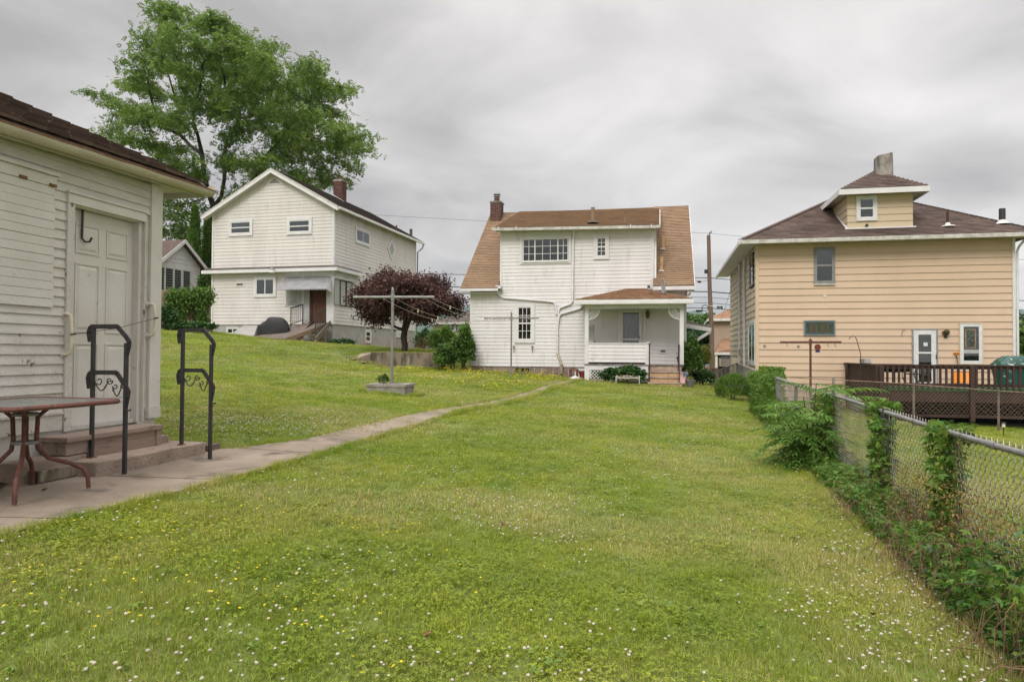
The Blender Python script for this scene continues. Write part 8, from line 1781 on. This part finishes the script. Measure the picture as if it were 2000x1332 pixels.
idx = np.where(rng.random(n) < pcl, rng.integers(4, 7, n), rng.integers(0, 4, n))
S_ = S_ * rnd(n, .85, 1.15); Hz = H_ * rnd(n, .8, 1.2) * (1 + .25 * np.clip(nz2, -1, 1))
instancer('grass', np.stack([X, Y, Z], 1), np.stack([rnd(n, -.06, .06), rnd(n, -.06, .06), rnd(n, 0, 6.283)], 1), np.stack([S_, S_, Hz], 1), idx, HL, 'mown lawn grass mixed with clover leaves')
# longer tufts along edges
tx, ty = [], []
for y in np.arange(2.5, 25, .045): tx.append(path_edge_right(y) + rng.uniform(.0, .08)); ty.append(y)
for y in np.arange(7.6, 25, .07): tx.append(path_edge_left(y) - rng.uniform(-.02, .08)); ty.append(y)
for y in np.arange(2.2, 10, .045): tx.append(fx_(y) - .40 - .08 * math.sin(y * 3) + rng.uniform(-.12, .1)); ty.append(y)
for y in np.arange(2.2, 24, .05): tx.append(fx_(y) + rng.uniform(-.1, .5)); ty.append(y)
for k in range(160): a = rng.integers(0, 4); u = rng.uniform(-.66, .66); tx.append(A1.x + (u if a < 2 else (.66 if a == 2 else -.66))); ty.append(A1.y + (u if a >= 2 else (.66 if a == 1 else -.66)))
for k in range(130): tx.append(RWX0 + rng.uniform(-.5, 3.1)); ty.append(RWY - .3 + rng.uniform(-.1, .05))
for u in np.arange(0, .62, .05): w_ = FG.w(u + .05, s1 + .05, 0); tx.append(w_.x); ty.append(w_.y)
for k in range(260): tx.append(rng.uniform(-4, 4)); ty.append(rng.uniform(2.2, 9))
tx, ty = np.array(tx), np.array(ty); m_ = inlawn(tx, ty, -.04); tx, ty = tx[m_], ty[m_]; n = len(tx)
instancer('edge_tufts', np.stack([tx, ty, ground_z(tx, ty)], 1), np.stack([rnd(n, -.15, .15), rnd(n, -.15, .15), rnd(n, 0, 6.283)], 1), np.repeat(rnd(n, .5, 1.0)[:, None], 3, 1) * np.where(ty > 12, 1.5, 1)[:, None], rng.integers(7, 9, n), HL, 'longer grass tufts along the path and fence edges')
# flowers
def flowers(name, n, dens, coll, label, s0, ymin=1.8, ymax=30, pw=1.0, xr=None):
    u = rng.random(n); Y = ymin * (ymax / ymin) ** u; X = rnd(n, -1, 1) * (.77 * Y + .5) if xr is None else rnd(n, *xr); d = dens(X, Y); k = (rng.random(n) < d) & inlawn(X, Y); X, Y = X[k], Y[k]; n = len(X)
    s_ = s0 * rnd(n, .75, 1.2) * np.interp(Y, [2, 8, 20, 30], [1, 1.15, 1.7, 2.0]); return instancer(name, np.stack([X, Y, ground_z(X, Y)], 1), np.stack([rnd(n, -.3, .3), rnd(n, -.3, .3), rnd(n, 0, 6.28)], 1), np.stack([s_, s_, s_ * np.interp(Y, [2, 10, 30], [1, .85, .8])], 1), rng.integers(0, 3, n), coll, label)
def bump_(X, Y, x, y, r): return np.exp(-((X - x) ** 2 + (Y - y) ** 2) / r ** 2)
def dw(X, Y):
    c = np.clip(.55 + 1.3 * vnoise(X, Y, 1.3, 5), 0, 1) ** 1.5; base = np.where(X > .5 * Y * .35 + .2, .55, .28) * np.interp(Y, [2, 4, 8, 14, 25], [.55, 1, .7, .45, .5])
    return np.clip(c * base + .9 * bump_(X, Y, -3.6, 9.2, 1.0) * 1.0 + .8 * c * bump_(X, Y, .6, 5.0, 1.2) + .5 * c * bump_(X, Y, 3.4, 12, 1.6), 0, 1)
def dy_(X, Y):
    c = np.clip(.5 + 1.4 * vnoise(X, Y, 1.2, 9), 0, 1) ** 2; base = np.where(X < -.1 * Y + .3, .45, .05) * np.interp(Y, [2, 5, 9, 14, 20], [.7, 1, .8, .3, .15]); pe_ = np.interp(Y, [12.6, 25.2], [-1.5, 2.1])
    strip = (Y > 19) & (Y < 27.5) & (X < pe_) & (X > pe_ - 5.5); return np.clip(c * base + strip * .9 * np.interp(X - pe_, [-5.5, -1, 0], [.3, 1, 1]), 0, 1)
flowers('white_clover_flowers', 19000, dw, HW, 'white clover flower heads dotted over the lawn', .74)
flowers('yellow_clover_flowers', 13000, dy_, HY, 'small yellow hop clover flowers in the lawn', .85, pw=1)
def dstrip(X, Y): pe_ = np.interp(Y, [12.6, 25.2], [-1.5, 2.1]); c = np.clip(.6 + vnoise(X, Y, 2.2, 4), 0, 1); return c * (X < pe_ - .05) * (X > pe_ - 6.5) * np.interp(X - pe_, [-6.5, -2, 0], [.25, .9, 1]) * np.interp(Y, [18, 21, 27, 28], [.2, 1, 1, .3])
flowers('yellow_flower_drift', 5500, dstrip, HY, 'drift of yellow flowers along the far end of the path', 1.7, 18, 28, xr=(-6, 2.7))
flowers('white_clover_patch', 1700, lambda X, Y: np.clip(1.2 * bump_(X, Y, -3.5, 9.0, .8) + .5 * bump_(X, Y, -2.6, 10.0, .7), 0, 1), HW, 'dense patch of white clover heads beyond the garage steps', .9, 7.8, 11.5, xr=(-5, -1))
# broad-leaved weeds
def rosette(name, seed):
    r = np.random.default_rng(seed); V, F = [], []
    for k in range(r.integers(6, 10)):
        a = r.uniform(0, 6.283); L_ = r.uniform(.035, .07); w = L_ * .22; up = r.uniform(.01, .035); c_, s_ = math.cos(a), math.sin(a); b = len(V)
        for (u, v, z) in ((0, 0, .005), (.4 * L_, w, up), (L_ * .8, w * .8, up * 1.1), (L_, 0, up * .8), (L_ * .8, -w * .8, up * 1.1), (.4 * L_, -w, up)): V.append((u * c_ - v * s_, u * s_ + v * c_, z + .012))
        F += [(b, b + 1, b + 5), (b + 1, b + 2, b + 5), (b + 2, b + 4, b + 5), (b + 2, b + 3, b + 4)]
    me = bpy.data.meshes.new(name); me.from_pydata(V, [], F); me.materials.append(M_WEED); return bpy.data.objects.new(name, me)
M_WEED = mat('plantain_leaf', (.15, .25, .04), .5, (.20, .28, .06), 5, island=.25, instrand=.2, transl=.25)
HR = bpy.data.collections.new('rosettes')
for i in range(4): HR.objects.link(rosette('rosette_%d' % i, 60 + i))
flowers('lawn_weeds', 650, lambda X, Y: np.clip(.35 + .6 * vnoise(X, Y, 1.7, 21), 0, 1), HR, 'flat broad-leaved weeds growing in the lawn', .62, 1.9, 10)
# a few fallen leaves
M_DL = mat('fallen_brown_leaf', (.22, .10, .06), .9, (.12, .06, .05), 30)
for k, (px, py, s_, lab) in enumerate(((985, 1034, .05, 'pinkish brown dry leaf upright in the lawn near the middle'), (825, 1258, .05, 'dark reddish dry leaf lying low in the front grass'), (1705, 1208, .06, 'rust brown dry leaf among clover flowers near the fence'), (1825, 1100, .07, 'tan dry leaf at the edge of the fence undergrowth'), (80, 965, .06, 'orange brown leaf on the grass by the concrete path'))):
    o, d = CAMO, ray(px, py); Yc = 2.0
    while (o + d * Yc).z > gz((o + d * Yc).x, Yc) and Yc < 12: Yc += .02
    p = o + d * Yc; t = thing('dry_leaf', lab, 'leaf', (p.x, p.y, gz(p.x, p.y) + .03), rng.uniform(0, 6), 'fallen dry leaves'); MB().add([(0, 0, 0), (s_ * .35, s_ * .4, .012), (0, s_, .02), (-s_ * .35, s_ * .45, .014), (0, s_ * .45, -.004)], [(0, 1, 4), (1, 2, 4), (2, 3, 4), (3, 0, 4)]).build('leaf_blade', M_DL, t)

# ================================================================== air: pale haze filling the valley
hm = bpy.data.materials.new('pale_air'); hm.use_nodes = True; ht = hm.node_tree; ht.nodes.clear(); ho = ht.nodes.new('ShaderNodeOutputMaterial'); hv = ht.nodes.new('ShaderNodeVolumePrincipled')
hv.inputs['Color'].default_value = (.80, .90, 1.0, 1); hv.inputs['Density'].default_value = 0.00010; hv.inputs['Anisotropy'].default_value = 0.1; ht.links.new(hv.outputs[0], ho.inputs['Volume'])
hz_o = MB().box(-4700, 4700, -80, 5400, -130, 300).build('haze', hm); hz_o['kind'] = 'stuff'; hz_o['label'] = 'thin pale haze in the air toward the hills'
